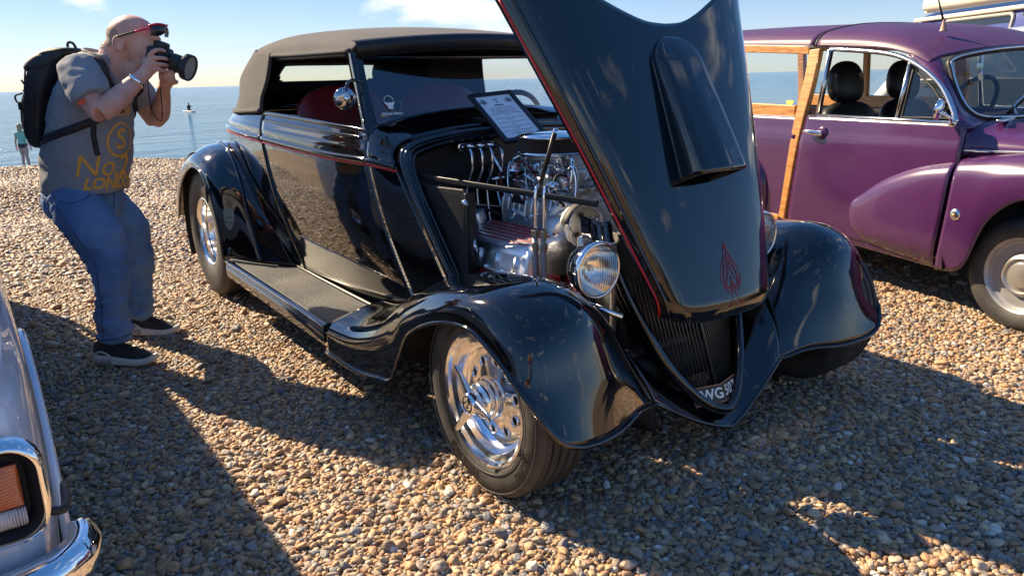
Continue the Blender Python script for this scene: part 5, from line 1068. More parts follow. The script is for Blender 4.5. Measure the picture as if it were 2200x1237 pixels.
# interior: floor, seats, wheel, dash
MB().box((-1.3, 0, .33), (2.9, 1.34, .04)).build('floor_pan', flat_black, wag); MB().box((-.46, 0, .80), (.14, 1.25, .26)).build('dashboard', m_int, wag, bevel=.03); MB().box((-2.45, 0, .62), (.9, 1.25, .5)).build('load_floor', m_int, wag, bevel=.03)
m_vin = noisy('black_vinyl', (.012, .012, .013), (.02, .02, .021), 15, .38)
for (xs_, ys_) in ((-1.47, -.35), (-1.60, .30)):
    se = empty('seat'); se.parent = wag; rows = []
    for z, w_, t_, x in ((.50, .22, .07, xs_+.10), (.70, .245, .085, xs_+.06), (.90, .24, .075, xs_+.02), (.99, .20, .06, xs_), (1.03, .10, .035, xs_), (1.035, .01, .01, xs_)):
        a_ = np.linspace(0, 2*np.pi, 24, endpoint=False); ce, se_ = np.cos(a_), np.sin(a_); rows.append(np.c_[x+t_*np.sign(ce)*abs(ce)**.8, ys_+w_*np.sign(se_)*abs(se_)**.6, np.full(24, z)])
    MB().grid(np.array(rows), cv=True).build('seat_back', m_vin, se, subsurf=1)
    rows = []
    for z, w_, t_, x in ((1.020, .03, .02, xs_-.02), (1.032, .115, .05, xs_-.02), (1.10, .138, .064, xs_-.03), (1.19, .132, .060, xs_-.04), (1.25, .10, .048, xs_-.045), (1.276, .045, .025, xs_-.045), (1.278, .005, .005, xs_-.045)):
        a_ = np.linspace(0, 2*np.pi, 24, endpoint=False); ce, se_ = np.cos(a_), np.sin(a_); rows.append(np.c_[x+t_*np.sign(ce)*abs(ce)**.8, ys_+w_*np.sign(se_)*abs(se_)**.7, np.full(24, z)])
    MB().grid(np.array(rows), cv=True).build('headrest', m_vin, se, subsurf=1)
    for k in (-1, 1): MB().tube([(xs_, ys_+k*.05, 1.0), (xs_-.01, ys_+k*.05, 1.06)], .007, 6).build('headrest_post', chrome, se)
    MB().box((xs_+.28, ys_, .50), (.46, .44, .14)).build('cushion', m_vin, se, bevel=.05, bseg=3)
MB().tube([A(-.66, -.33, 1.0)+.19*(math.cos(t)*A(.45, 0, .89)+math.sin(t)*A(0, 1, 0)) for t in np.linspace(0, 2*np.pi, 40, endpoint=False)], .012, 8, closed=True).build('steering_wheel', flat_black, wag)
MB().tube([A(-.66, -.33, 1.0), A(-.48, -.33, .90)], .018, 8).build('steering_column', flat_black, wag); MB().tube([A(-.66, -.52, 1.0), A(-.66, -.14, 1.0)], .010, 6).build('wheel_spoke', flat_black, wag)
# brown owl patch on the nearer headrest
ow = MB(); o0 = A(-1.455, -.29, 1.165); ex_, ey_ = A(.25, .97, 0), A(0, 0, 1)
for pts_ in ([(-.03, .005), (0, .02), (.03, .005), (.034, .03), (.012, .028), (0, .04), (-.012, .028), (-.034, .03)], [(-.012, -.03), (.012, -.03), (.016, .0), (0, .018), (-.016, 0)]): ow.add(np.array([o0+ex_*a_+ey_*b_ for a_, b_ in pts_]), [tuple(range(len(pts_)))])
ow.build('headrest_patch', mat('patch_tan', (.45, .26, .10), .6), wag, smooth=False)
# ------------------------------------------------------------------ other vehicles
m_dglass = mat('tinted_glass', (.02, .026, .03), .03, 0, Specular_IOR_Level=.8)
def saloon(name, label, loc, rz, paint, L0=.40, L1=-3.95, half=.81, roof_z=1.40, roof=(-1.75, -3.55), screen=-1.05, tail=-3.9, axles=(-.42, -2.92), R_=.30, sill=.22, trim=None, belt=.86, rw_=.76):
    c = empty(name, loc, rz); tag(c, label, 'car')
    st = []
    for x, k, hz in ((L0, .90, .70), (L0-.04, .955, .765), (L0-.16, .985, .80), (-.10, .998, .822), (-.6, 1., .83), (screen, 1., belt), (-2., 1., belt+.02), (-3., 1., belt+.02), (L1+.35, .985, belt), (L1+.06, .95, belt-.05), (L1, .90, belt-.14)):
        w_ = half*k; h = hz
        st.append([(x, -w_*.88, sill-.01), (x, -w_*.965, sill+.03), (x, -w_*.992, .40), (x, -w_, .56), (x, -w_*.992, h-.10), (x, -w_*.965, h-.035), (x, -w_*.90, h), (x, -w_*.5, h+.022), (x, 0, h+.03)])
    S_ = np.array(st); S_ = np.concatenate([S_, (S_*[1, -1, 1])[:, ::-1][:, 1:]], 1)
    b = MB(); G = bic(S_, np.linspace(0, 10, 70), np.linspace(0, 16, 64)); b.grid(G); n_ = 64; b.f += [tuple(range(n_)), tuple(69*n_+i for i in range(n_))]
    bo = b.build('body_shell', paint, c, sharp=60)
    # cabin
    bz = belt-.01; w1, w2 = half*.93, half*rw_
    cab = []
    for x0, x1, t in ((screen, screen, 0), (None, None, .5), (roof[0], roof[1], 1)): pass
    xb0, xb1 = screen, tail; rows = []
    for t in np.linspace(0, 1, 8):
        xa, xz = xb0+(roof[0]-xb0)*t, xb1+(roof[1]-xb1)*t; w_ = w1+(w2-w1)*t; z = bz+(roof_z-.05-bz)*t
        rows.append([(xa, -w_*.75, z), (xa-.10, -w_*.97, z), ((xa+xz)/2, -w_, z), (xz+.10, -w_*.97, z), (xz, -w_*.75, z), (xz, w_*.75, z), (xz+.10, w_*.97, z), ((xa+xz)/2, w_, z), (xa-.10, w_*.97, z), (xa, w_*.75, z)])
    MB().grid(np.array(rows), cv=True).build('window_band', m_dglass, c, sharp=40)
    xm, wm_ = (roof[0]+roof[1])/2, w2
    rf = []
    for x, k in ((roof[0]+.06, -.03), (roof[0]-.02, .0), (xm, .03), (roof[1]+.05, .005), (roof[1]-.05, -.04)): rf.append([(x, y*wm_, roof_z-.05+k+dz) for y, dz in ((-1.03, -.03), (-1.0, .0), (-.85, .03), (-.4, .05), (0, .055), (.4, .05), (.85, .03), (1.0, 0), (1.03, -.03))])
    MB().patch(rf, 24, 40).build('roof', paint, c, solid=.012)
    for sg in (-1, 1):
        for xa, za, xb, zb, wd in ((screen+.02, bz, roof[0]+.03, roof_z-.05, .05), (-2.05, bz, -2.08, roof_z-.05, .07), (tail+.05, bz, roof[1]-.02, roof_z-.05, .12)):
            MB().bar(A(xa-.03, sg*(w1*.985+.004), za), A(xb-.03, sg*(w2*.99+.004), zb), .014, wd, up=(1, 0, 0)).build('roof_pillar', paint, c)
        MB().tube([(x, sg*(half*.998), .60) for x in np.linspace(-.8, -2.5, 6)], .010, 6).build('side_moulding', trim or chrome, c)
        for ax_ in axles:
            we = empty('wheel'); we.parent = c; cc = A(ax_, sg*(half-.085), R_); axd = (0, sg, 0)
            MB().lathe(tyre_profile(R_, .19, .18, False), cc, axd, 56).build('tyre', rubber, we, sharp=50)
            MB().lathe([(.196, .074), (.19, .080), (.18, .074), (.172, .05), (.16, .045)], cc, axd, 40).build('rim', chrome, we, sharp=40)
            MB().lathe([(.172, .03), (.0, .03)], cc, axd, 30).build('drum', flat_black, we)
            sp = MB()
            for i in range(5):
                t = 2*math.pi*i/5+.3; d_ = A(math.cos(t), 0, math.sin(t)); e_ = A(-math.sin(t), 0, math.cos(t)); rows = []
                for r_, hw_, o_ in ((.03, .030, .058), (.07, .024, .062), (.12, .022, .060), (.17, .034, .055)): q = cc+d_*r_+A(0, sg*o_, 0); rows.append([q-e_*hw_-A(0, sg*.02, 0), q-e_*hw_*.7, q+e_*hw_*.7, q+e_*hw_-A(0, sg*.02, 0)])
                sp.grid(np.array(rows))
            sp.lathe([(.05, .055), (.045, .068), (.0, .07)], cc, axd, 24); sp.build('spokes', polished, we)
            th = np.linspace(-.35, math.pi+.35, 30); rr_ = R_+.045
            dk_ = MB(); dk_.add(np.array([(ax_, sg*(half*1.0+.003), R_)]+[(ax_+rr_*math.cos(t), sg*(half*1.0+.003), max(sill, R_+rr_*math.sin(t))) for t in th]), [(0, i+1, i+2) for i in range(29)]); dk_.build('wheel_arch', flat_black, c, smooth=False)
            MB().tube([(ax_+rr_*math.cos(t), sg*(half*1.0+.004), R_+rr_*math.sin(t)) for t in th], .011, 8).build('arch_lip', paint, c)
    MB().box((-1.8, 0, .26), (3.2, half*1.7, .08)).build('underbody', flat_black, c)
    return c
# silver-blue car whose front corner stands at the picture's left edge; mirror axis kept at its middle
m_silver = noisy('silver_blue_paint', (.50, .60, .73), (.56, .66, .78), 3, .32, .2, Coat_Weight=1.0, Coat_Roughness=.03)
lc = saloon('saloon_car', 'silver-blue car at the left edge, showing its chrome bumper end and amber indicator', (0, -2.735, 0), 0, m_silver, L0=.36, roof_z=1.43, roof=(-1.75, -3.85), tail=-4.05, L1=-4.1, half=.815, axles=(-.40, -2.95), rw_=.84)
# lamp cluster: bright bezel, black recess, amber over clear lens
def rrect(cy, cz, hw_, hh, r, x, n=8):
    P_ = []
    for sx, sz, a0 in ((1, 1, 0), (-1, 1, 90), (-1, -1, 180), (1, -1, 270)):
        for k in range(n+1): t = rad(a0+90*k/n); P_.append((x, cy+sx*(hw_-r)+r*math.cos(t), cz+sz*(hh-r)+r*math.sin(t)))
    return np.array(P_)
m_amber = mat('amber_indicator', (.75, .20, .06), .12, 0, Transmission_Weight=.35, Coat_Weight=1.)
m_clear = mat('clear_lamp', (.75, .73, .70), .1, 0, Transmission_Weight=.3, Coat_Weight=1.)
for sg in (1, -1):
    cy = sg*.665; lampc = empty('lamp_cluster'); lampc.parent = lc
    o1, o2, o3 = rrect(cy, .600, .128, .090, .055, .358), rrect(cy, .600, .123, .085, .05, .394), rrect(cy, .600, .115, .077, .044, .394); o4 = rrect(cy, .600, .098, .060, .03, .366)
    MB().grid(np.stack([o1, o2, o3], 1), cu=True).build('bezel', chrome, lampc); MB().grid(np.stack([o3, o4], 1), cu=True).build('recess', flat_black, lampc)
    bkm = MB(); bkm.add(o4, [tuple(range(len(o4)))]); bkm.build('recess_back', flat_black, lampc, smooth=False)
    am = MB(); G = []
    for a_ in np.linspace(-1, 1, 14): G.append([(.380+.012*(1-a_*a_)*(1-b_*b_)+.0012*math.cos(b_*40), cy+sg*.055+a_*.034, .612+b_*.036) for b_ in np.linspace(-1, 1, 40)])
    am.grid(np.array(G)); am.build('amber_lens', m_amber, lampc, solid=.004)
    cl = MB(); G = []
    for a_ in np.linspace(-1, 1, 50): G.append([(.378+.008*(1-b_*b_)+.0015*math.cos(a_*50), cy+sg*.055+a_*.034, .556+b_*.016) for b_ in np.linspace(-1, 1, 8)])
    cl.grid(np.array(G)); cl.build('clear_lens', m_clear, lampc, solid=.004)
    MB().lathe([(.0, .02), (.03, .016), (.046, .004), (.05, -.01)], (.374, cy-sg*.04, .600), (1, 0, 0), 28).build('head_lamp', m_refl, lampc)
bp_ = MB(); pth = cr1([(.285, -.838, .44), (.325, -.836, .44), (.375, -.81, .44), (.42, -.72, .44), (.45, -.4, .44), (.46, 0, .44), (.45, .4, .44), (.42, .72, .44), (.375, .81, .44), (.325, .836, .44), (.285, .838, .44)], 60)
T_ = np.gradient(pth, axis=0); T_ /= np.linalg.norm(T_, axis=1, keepdims=True); Nn = np.cross(T_, A(0, 0, 1))*-1; sgn_ = np.sign((Nn*(pth-A(-.5, 0, .44))).sum(1))[:, None]; Nn *= sgn_
G = np.stack([pth+Nn*o_+A(0, 0, h_) for o_, h_ in ((-.03, .030), (-.004, .032), (.006, .027), (.017, .010), (.018, -.005), (.010, -.03), (-.002, -.052), (-.02, -.056))], 1); bp_.grid(G); bp_.build('bumper', chrome, lc, solid=.004)
bv = MB(); bv.box((.38, 0, .455), (.03, 1.2, .06)); bv.build('bumper_bracket', flat_black, lc)
gr = MB(); gr.box((.372, 0, .60), (.02, 1.04, .16)); gr.build('grille', satin_black, lc)
MB().tube([(.18, .822, .50), (.34, .81, .53), (.365, .78, .545)], .008, 6, sm=8).build('bumper_gap_seal', black_seal, lc)
# silver-white car behind the purple one
m_white = noisy('white_car_paint', (.62, .64, .66), (.68, .70, .72), 3, .25, .1, Coat_Weight=.8, Coat_Roughness=.05)
saloon('hatchback_car', 'pale silver car whose roof shows behind the purple estate car', (2.0, 4.30, 0), rad(-13), m_white, roof_z=1.475, roof=(-1.5, -3.4))

# blue camper van with cream roof awning
m_blue = noisy('van_blue', (.035, .05, .20), (.045, .06, .23), 3, .3, 0, Coat_Weight=.5, Coat_Roughness=.08); m_cream = noisy('cream_paint', (.62, .56, .45), (.68, .62, .52), 4, .45)
van = empty('camper_van', (-3.54, 8.14, 0), rad(-31)); tag(van, 'dark blue camper van with cream roll awning on its roof', 'van')
vs_ = [(0, .35), (-.05, .6), (-.06, 1.0), (-.02, 1.45), (.06, 1.78), (.16, 1.86)]
rows = []
for x, k in ((.0, .0), (.06, 1), (.3, 1.), (2., 1.), (4., 1.), (4.24, .9), (4.3, .5)):
    rows.append([(x, (0.0 if k > .4 else .12)+o_, z*(1 if k > .4 else .98)) for o_, z in vs_]+[(x, .5, 1.93-.03*(1-k)), (x, 1.2, 1.93-.03*(1-k)), (x, 1.62, 1.86), (x, 1.7, 1.0), (x, 1.66, .35)])
MB().patch(rows, 40, 50).build('body', m_blue, van, sharp=60)
MB().box((2.15, .84, .6), (4.2, 1.5, .6)).build('underbody', flat_black, van)
for xa, xb in ((.58, 1.74), (1.98, 3.0), (3.15, 4.05)):
    wpan = empty('side_window'); wpan.parent = van; P_ = rrect(0, 0, (xb-xa)/2, .29, .07, 0); P2 = np.c_[P_[:, 1]+(xa+xb)/2, np.full(len(P_), 0), P_[:, 2]+1.46]
    P2[:, 1] = np.interp(P2[:, 2], [1.0, 1.45, 1.78], [-.066, -.028, .05])-.006
    q = MB(); q.add(P2, [tuple(range(len(P2)))]); q.build('pane', m_dglass, wpan, smooth=False); MB().tube(P2, .022, 8, closed=True).build('window_seal', mat('seal_grey', (.30, .30, .28), .5), wpan)
MB().tube([(-.02, .03, 1.80), (4.3, .03, 1.81)], .025, 8).build('gutter', m_cream, van); MB().bar((1.86, -.03, 1.0), (1.86, .045, 1.75), .01, .012, up=(1, 0, 0)).build('door_seam', black_seal, van)
aw_ = MB(); P_ = rrect(0, 0, .09, .075, .05, 0); aw_.prism([(.10, p[1]+.12, p[2]+1.975) for p in P_], (4.0, 0, 0)); aw_.build('roll_awning', m_cream, van, sharp=40)
MB().tube([(.06, .10, 1.89), (4.2, .10, 1.895)], .018, 8).build('roof_rail', m_cream, van)
MB().box((2.1, -.035, .62), (4.1, .03, .34)).build('lower_band', m_cream, van, bevel=.01)
for x in (.85, 3.3):
    w_ = empty('wheel'); w_.parent = van; MB().lathe(tyre_profile(.32, .19, .19, False), (x, .09, .32), (0, -1, 0), 40).build('tyre', rubber, w_); MB().lathe([(.19, .08), (.17, .05), (.1, .07), (0, .08)], (x, .09, .32), (0, -1, 0), 30).build('rim', m_alu, w_)
# weathered groyne post at the water
pm = noisy('weathered_timber', (.30, .24, .10), (.42, .36, .16), 6, .85, bump=.4); gp = MB(); gp.patch([[(x*.12*k, y*.12*k, z) for x, y in ((-1, -1), (1, -1), (1, 1), (-1, 1), (-1, -1))] for z, k in ((-1.2, 1), (.3, 1), (.85, .95), (.98, .7))], 12, 17)
po = gp.build('groyne_post', pm); po.location = (-32.4, 6.85, -2.14); tag(po, 'small yellowish post at the water beyond the rear wing', 'post')
# ------------------------------------------------------------------ people
def remeshed(name, mb, mt, parent, voxel=.006, smooth=4, fac=.5, disp=None):
    """grow one continuous skin over overlapping shapes"""
    o = mb.build('tmp', mt); md = o.modifiers.new('r', 'REMESH'); md.mode = 'VOXEL'; md.voxel_size = voxel; md.use_smooth_shade = True
    if smooth: s_ = o.modifiers.new('s', 'SMOOTH'); s_.iterations = smooth; s_.factor = fac
    dg = bpy.context.evaluated_depsgraph_get(); me = bpy.data.meshes.new_from_object(o.evaluated_get(dg)); bpy.data.objects.remove(o)
    if disp is not None:
        n_ = len(me.vertices); co = np.empty(n_*3); no_ = np.empty(n_*3); me.vertices.foreach_get('co', co); me.vertices.foreach_get('normal', no_)
        co, no_ = co.reshape(-1, 3), no_.reshape(-1, 3); d_ = np.array([disp(Vector(p)) for p in co]); co = co+no_*d_[:, None]; me.vertices.foreach_set('co', co.ravel())
    me.polygons.foreach_set('use_smooth', [True]*len(me.polygons)); me.name = name
    r = bpy.data.objects.new(name, me); COL.objects.link(r); r.parent = parent; me.materials.clear(); me.materials.append(mt); return r
def ell_chain(mb, secs, n=20, sm=0):
    """secs: (x,y,z, rx, ry) horizontal ellipses stacked"""
    S_ = np.array(secs, float)
    if sm: S_ = cr1(S_, sm)
    a_ = np.linspace(0, 2*np.pi, n, endpoint=False); G = np.array([np.c_[s[0]+s[3]*np.cos(a_), s[1]+s[4]*np.sin(a_), np.full(n, s[2])] for s in S_]); b0 = mb.n
    mb.grid(G, cv=True); mb.f.append(tuple(b0+i for i in range(n))); mb.f.append(tuple(b0+(len(S_)-1)*n+i for i in range(n))); return mb
def limb(mb, P, r, sm=16, n=14): return mb.tube(np.array(P, float), r, n, sm=sm)
m_skin = noisy('skin', (.56, .29, .215), (.64, .36, .28), 18, .5, 0, bump=.06, bscale=220, Subsurface_Weight=.08, Subsurface_Radius=(.02, .008, .004))
m_shirt = noisy('grey_tshirt', (.225, .24, .265), (.275, .288, .31), 7, .9, bump=.25, bscale=700)
m_jean = noisy('blue_denim', (.060, .145, .31), (.17, .285, .48), 5.5, .85, bump=.3, bscale=900, lo=.3, hi=.72)
m_pack = noisy('black_nylon', (.010, .010, .013), (.020, .020, .024), 9, .55, bump=.15, bscale=500)
man = empty('person', (-2.173, -1.368, 0), .9436); tag(man, 'man in grey print t-shirt and jeans, bending to look through a camera', 'person')
bd = MB()
# head
bd.sphere((.150, 0, 1.447), (.112, .078, .093), 28, 18); bd.sphere((.190, 0, 1.405), (.085, .070, .098), 24, 16); bd.sphere((.192, 0, 1.335), (.058, .056, .062), 20, 14); bd.sphere((.105, 0, 1.405), (.075, .070, .075), 20, 14)
bd.sphere((.215, 0, 1.298), (.032, .034, .026), 16, 10); bd.sphere((.248, 0, 1.432), (.030, .052, .018), 16, 10)
limb(bd, [(.262, 0, 1.415), (.278, 0, 1.385), (.292, 0, 1.365), (.270, 0, 1.352)], [.012, .015, .018, .012], 8, 10)
bd.sphere((.250, 0, 1.335), (.022, .026, .010), 12, 8); bd.sphere((.248, 0, 1.318), (.020, .024, .009), 12, 8)
for sg in (-1, 1):
    bd.sphere((.228, sg*.040, 1.372), (.030, .026, .026), 14, 10)
    limb(bd, [(.130, sg*.080, 1.440), (.118, sg*.088, 1.432), (.112, sg*.090, 1.408), (.122, sg*.086, 1.386), (.135, sg*.078, 1.380)], [.011, .0135, .0135, .0115, .008], 10, 8); bd.sphere((.132, sg*.081, 1.412), (.018, .010, .028), 10, 8)
_hc = np.array([.15, 0, 1.40]); bd.v = [_hc+(q-_hc)*.94 for q in bd.v]
limb(bd, [(.090, 0, 1.39), (.055, 0, 1.33), (.02, 0, 1.26), (-.02, 0, 1.18)], [.072, .074, .085, .10], 10, 16); limb(bd, [(.15, 0, 1.33), (.10, 0, 1.26), (.04, 0, 1.20)], [.052, .058, .07], 8, 14)
# trunk and legs under the clothes
ell_chain(bd, [(-.165, 0, .72, .10, .12), (-.155, 0, .85, .125, .135), (-.12, 0, 1.0, .13, .145), (-.085, 0, 1.15, .12, .155), (-.04, 0, 1.26, .10, .17), (.0, 0, 1.33, .06, .11)], 24)
limb(bd, [(-.17, -.09, .76), (-.06, -.16, .60), (-.01, -.19, .46), (-.03, -.20, .28), (-.04, -.20, .09)], [.075, .068, .055, .048, .04], 14); limb(bd, [(-.17, .09, .75), (-.10, .17, .58), (-.08, .20, .40), (-.11, .215, .24), (-.12, .22, .09)], [.075, .068, .055, .048, .04], 14)
# arms
limb(bd, [(-.02, -.165, 1.300), (.03, -.225, 1.225), (.085, -.268, 1.145), (.103, -.274, 1.135)], [.060, .053, .046, .046], 12, 16); limb(bd, [(.098, -.274, 1.132), (.135, -.245, 1.162), (.175, -.185, 1.212), (.212, -.135, 1.258), (.232, -.110, 1.282)], [.043, .048, .041, .031, .028], 14, 16)
limb(bd, [(.0, .165, 1.285), (.035, .215, 1.20), (.075, .250, 1.095), (.088, .250, 1.075)], [.060, .054, .047, .046], 12, 16); limb(bd, [(.084, .250, 1.072), (.125, .225, 1.105), (.165, .175, 1.155), (.205, .115, 1.205), (.225, .085, 1.226)], [.041, .045, .038, .029, .026], 14, 16)
# right hand round the grip: palm, four unequal fingers, thumb
bd.sphere((.250, -.098, 1.312), (.030, .018, .040), 14, 10); limb(bd, [(.232, -.110, 1.282), (.245, -.102, 1.300), (.262, -.094, 1.33)], [.029, .030, .026], 6, 12)
for (z0, z1, ln) in ((1.352, 1.380, .046), (1.336, 1.346, .052), (1.315, 1.320, .049), (1.295, 1.297, .040)):
    limb(bd, [(.256, -.098, z0), (.256+ln*.45, -.104, (z0+z1)/2+.004), (.256+ln*.95, -.096, z1), (.256+ln*1.15, -.070, z1-.003), (.256+ln*1.10, -.050, z1-.006)], [.0105, .0100, .0092, .0084, .0072], 12, 10)
limb(bd, [(.236, -.092, 1.325), (.226, -.070, 1.345), (.224, -.048, 1.352), (.226, -.030, 1.348)], [.0125, .012, .0105, .009], 10, 10)
# left hand cradling the lens from below
bd.sphere((.262, .035, 1.246), (.036, .036, .020), 14, 10); limb(bd, [(.222, .088, 1.224), (.245, .06, 1.238), (.265, .035, 1.248)], [.027, .028, .024], 6, 12)
for (x0, x1, ln) in ((.262, .268, .9), (.282, .288, 1.0), (.301, .306, .97), (.319, .322, .85)):
    limb(bd, [(x0-.008, .018, 1.248), (x1-.004, -.018*ln, 1.244), (x1, -.042*ln, 1.262), (x1+.002, -.046*ln, 1.284), (x1+.002, -.038*ln, 1.298)], [.0102, .0096, .0090, .0082, .0072], 12, 10)
limb(bd, [(.245, .052, 1.250), (.262, .072, 1.27), (.285, .066, 1.292), (.300, .056, 1.305)], [.013, .012, .0105, .009], 10, 10)
body_o = remeshed('body', bd, m_skin, man, .0038, 4, .5)
# cropped hair on the back and sides of the head
hrm = MB(); hv = bvh_of([body_o]); Mi = man.matrix_world.inverted()
bpy.context.view_layer.update(); Mw_ = man.matrix_world.copy(); hv = bvh_of([body_o]); Mi = Mw_.inverted()
def cast(tree, o_, d_, Mw2, Mi2):
    h = tree.ray_cast(Mw2 @ Vector(o_), (Mw2.to_3x3() @ Vector(d_)).normalized(), 3.0)
    return (Mi2 @ h[0], Mi2.to_3x3() @ h[1]) if h[0] is not None else (None, None)
G = []
for th in np.linspace(rad(100), rad(260), 44):
    row = []
    for ph in np.linspace(rad(-14), rad(34), 22):
        lim = rad(40)-abs(math.cos((th-math.pi)))*rad(6)
        d_ = Vector((math.cos(th)*math.cos(ph), math.sin(th)*math.cos(ph), math.sin(ph))); c_ = Vector((.135, 0, 1.425)); h_, n_ = cast(hv, c_+d_*.3, -d_, Mw_, Mi)
        row.append(np.array(h_+d_*.0022) if h_ is not None else np.array(c_+d_*.1))
    G.append(row)
m_hair = noisy('cropped_hair', (.30, .21, .16), (.44, .33, .26), 160, .85, bump=.6, bscale=900)
hrm.grid(np.array(G)); hrm.build('hair', m_hair, man)
# t-shirt with short sleeves
sh_ = MB(); ell_chain(sh_, [(-.165, 0, .772, .176, .186), (-.163, 0, .80, .180, .192), (-.155, 0, .86, .184, .196), (-.132, 0, .94, .188, .200), (-.105, 0, 1.03, .180, .200), (-.082, 0, 1.13, .165, .202), (-.055, 0, 1.22, .145, .205), (-.032, 0, 1.29, .115, .190), (-.010, 0, 1.335, .090, .145), (.012, 0, 1.368, .075, .092)], 30, sm=30)
limb(sh_, [(-.02, -.14, 1.300), (.01, -.19, 1.262), (.045, -.232, 1.212), (.068, -.250, 1.178)], [.090, .088, .082, .080], 14, 18); limb(sh_, [(.0, .14, 1.290), (.022, .185, 1.235), (.045, .220, 1.175), (.055, .232, 1.145)], [.088, .084, .078, .075], 14, 18)
def wrinkle(p): return .0065*noise.noise(Vector((p.x*9+p.z*7, p.y*9, p.z*16-p.x*6)))+.005*noise.noise(Vector((p.x*22, p.y*22, p.z*30)))
shirt = remeshed('t_shirt', sh_, m_shirt, man, .009, 4, .5, wrinkle)
MB().tube([(.018+.078*math.cos(t), .092*math.sin(t), 1.366-.028*math.cos(t)) for t in np.linspace(0, 2*np.pi, 40, endpoint=False)], .008, 8, closed=True).build('collar', m_shirt, man)
# orange print wrapped on to the shirt front
bpy.context.view_layer.update(); shv = bvh_of([shirt]); m_print = noisy('orange_print', (.70, .33, .04), (.80, .40, .06), 40, .8, lo=.3, hi=.6)
PH0 = rad(-40)
def wrap(mb, v, f, s0, z0, rot=0.):
    v, f = subdiv_geo(v, f, maxlen=.02); ca, sa = math.cos(rot), math.sin(rot); out = []
    for x, y, _ in v:
        s_, z_ = s0+x*ca-y*sa, z0+x*sa+y*ca; ph = PH0+s_/.19; d_ = Vector((math.cos(ph), math.sin(ph), 0)); c_ = Vector((np.interp(z_, [.8, 1.0, 1.2], [-.16, -.11, -.06]), 0, z_)); h_, n_ = cast(shv, c_+d_*.6, -d_, Mw_, Mi)
        out.append(np.array(h_+n_*.0018) if h_ is not None else np.array(c_+d_*.18))
    mb.add(np.array(out), f)
def ring2(r0, r1, n=40):
    a_ = np.linspace(0, 2*np.pi, n, endpoint=False); v = np.concatenate([np.c_[r0*np.cos(a_), r0*np.sin(a_), a_*0], np.c_[r1*np.cos(a_), r1*np.sin(a_), a_*0]]); return v, [(i, (i+1) % n, n+(i+1) % n, n+i) for i in range(n)]
pt = MB(); wrap(pt, *ring2(.066, .076), .068, 1.005); v, f = text_geo('S', .125, bold=.002); wrap(pt, v, f, .068, 1.005)
v, f = text_geo('No', .135); wrap(pt, v, f, -.035, .895, -.05); v, f = text_geo('.2', .135, bold=.004); wrap(pt, v, f, .098, .888, -.05)
v, f = text_geo('LONDON', .070, bold=.0028, shear=.12); wrap(pt, v, f, .068, .815, -.04); v, f = text_geo('SUPER', .05, bold=.002); wrap(pt, v, f, .085, 1.125)
pt.build('shirt_print', m_print, man, smooth=False)
tb = MB(); tb.box((.060, -.326, 1.175), (.032, .004, .018), np.array(Matrix.Rotation(-.45, 3, 'Y'))); tb.build('sleeve_tab', mat('tab_orange', (.72, .09, .03), .6), man, smooth=False)
# jeans
jn = MB(); ell_chain(jn, [(-.172, 0, .84, .150, .162), (-.178, 0, .80, .158, .172), (-.188, 0, .74, .165, .182), (-.180, 0, .68, .150, .180), (-.165, 0, .65, .11, .15)], 26, sm=12)
limb(jn, [(-.185, -.095, .77), (-.125, -.130, .69), (-.055, -.168, .595), (-.018, -.188, .50), (-.008, -.196, .42), (-.020, -.200, .31), (-.030, -.202, .20), (-.036, -.202, .135), (-.036, -.203, .115)], [.105, .116, .108, .086, .074, .068, .066, .069, .064], 26, 20)
limb(jn, [(-.19, .09, .76), (-.155, .128, .67), (-.105, .172, .57), (-.085, .195, .46), (-.085, .205, .38), (-.105, .215, .27), (-.115, .22, .18), (-.120, .22, .125), (-.120, .22, .105)], [.102, .112, .103, .083, .071, .064, .062, .064, .060], 26, 20)
def jw(p):
    k = np.interp(p.z, [.1, .2, .45, .6, .8], [2.3, 1.6, 1.5, 1.0, .7])
    a = noise.noise(Vector((p.x*7, p.y*7, p.z*15+p.x*11))); b = noise.noise(Vector((p.x*14+3, p.y*14, p.z*38-p.x*16)))
    return (.010*a+.007*(1-2*abs(b)))*k*.8
jeans = remeshed('jeans', jn, m_jean, man, .008, 3, .5, jw)
bpy.context.view_layer.update(); jv = bvh_of([jeans])
def lay(tree, P_, r, name, mt, par, axf, sm=30):
    """thin seam laid on a garment: path points are cast on to it from outside"""
    out = []
    for p in cr1(P_, sm):
        c_ = Vector(axf(p)); d_ = (Vector(p)-c_); d_.z *= .2; d_.normalize(); h_, n_ = cast(tree, Vector(p)+d_*.12, -d_, Mw_, Mi)
        out.append(np.array(h_) if h_ is not None and (h_-Vector(p)).length < .1 else None)
    out = [o for o in out if o is not None]
    if len(out) > 4: MB().tube(np.array(out), r, 6).build(name, mt, par)
m_thread = noisy('seam_denim', (.030, .065, .14), (.06, .11, .20), 60, .85)
legR = lambda p: (np.interp(p[2], [.12, .31, .5, .6, .69, .77, .85], [-.036, -.02, -.018, -.055, -.125, -.175, -.172]), np.interp(p[2], [.12, .31, .5, .6, .69, .77, .85], [-.203, -.2, -.188, -.168, -.12, -.05, 0]), p[2])
lay(jv, [(-.20, -.18, .80), (-.165, -.215, .72), (-.09, -.265, .62), (-.035, -.275, .50), (-.03, -.275, .40), (-.04, -.275, .28), (-.05, -.28, .15)], .0028, 'side_seam', m_thread, man, legR, 60)
lay(jv, [(-.03, -.15, .80), (-.07, -.185, .765), (-.13, -.20, .752), (-.17, -.195, .762)], .0026, 'pocket_edge', m_thread, man, legR)
lay(jv, [(-.245, -.165, .765), (-.325, -.10, .765), (-.315, -.12, .67), (-.25, -.19, .655), (-.235, -.175, .76)], .0026, 'back_pocket', m_thread, man, legR, 50)
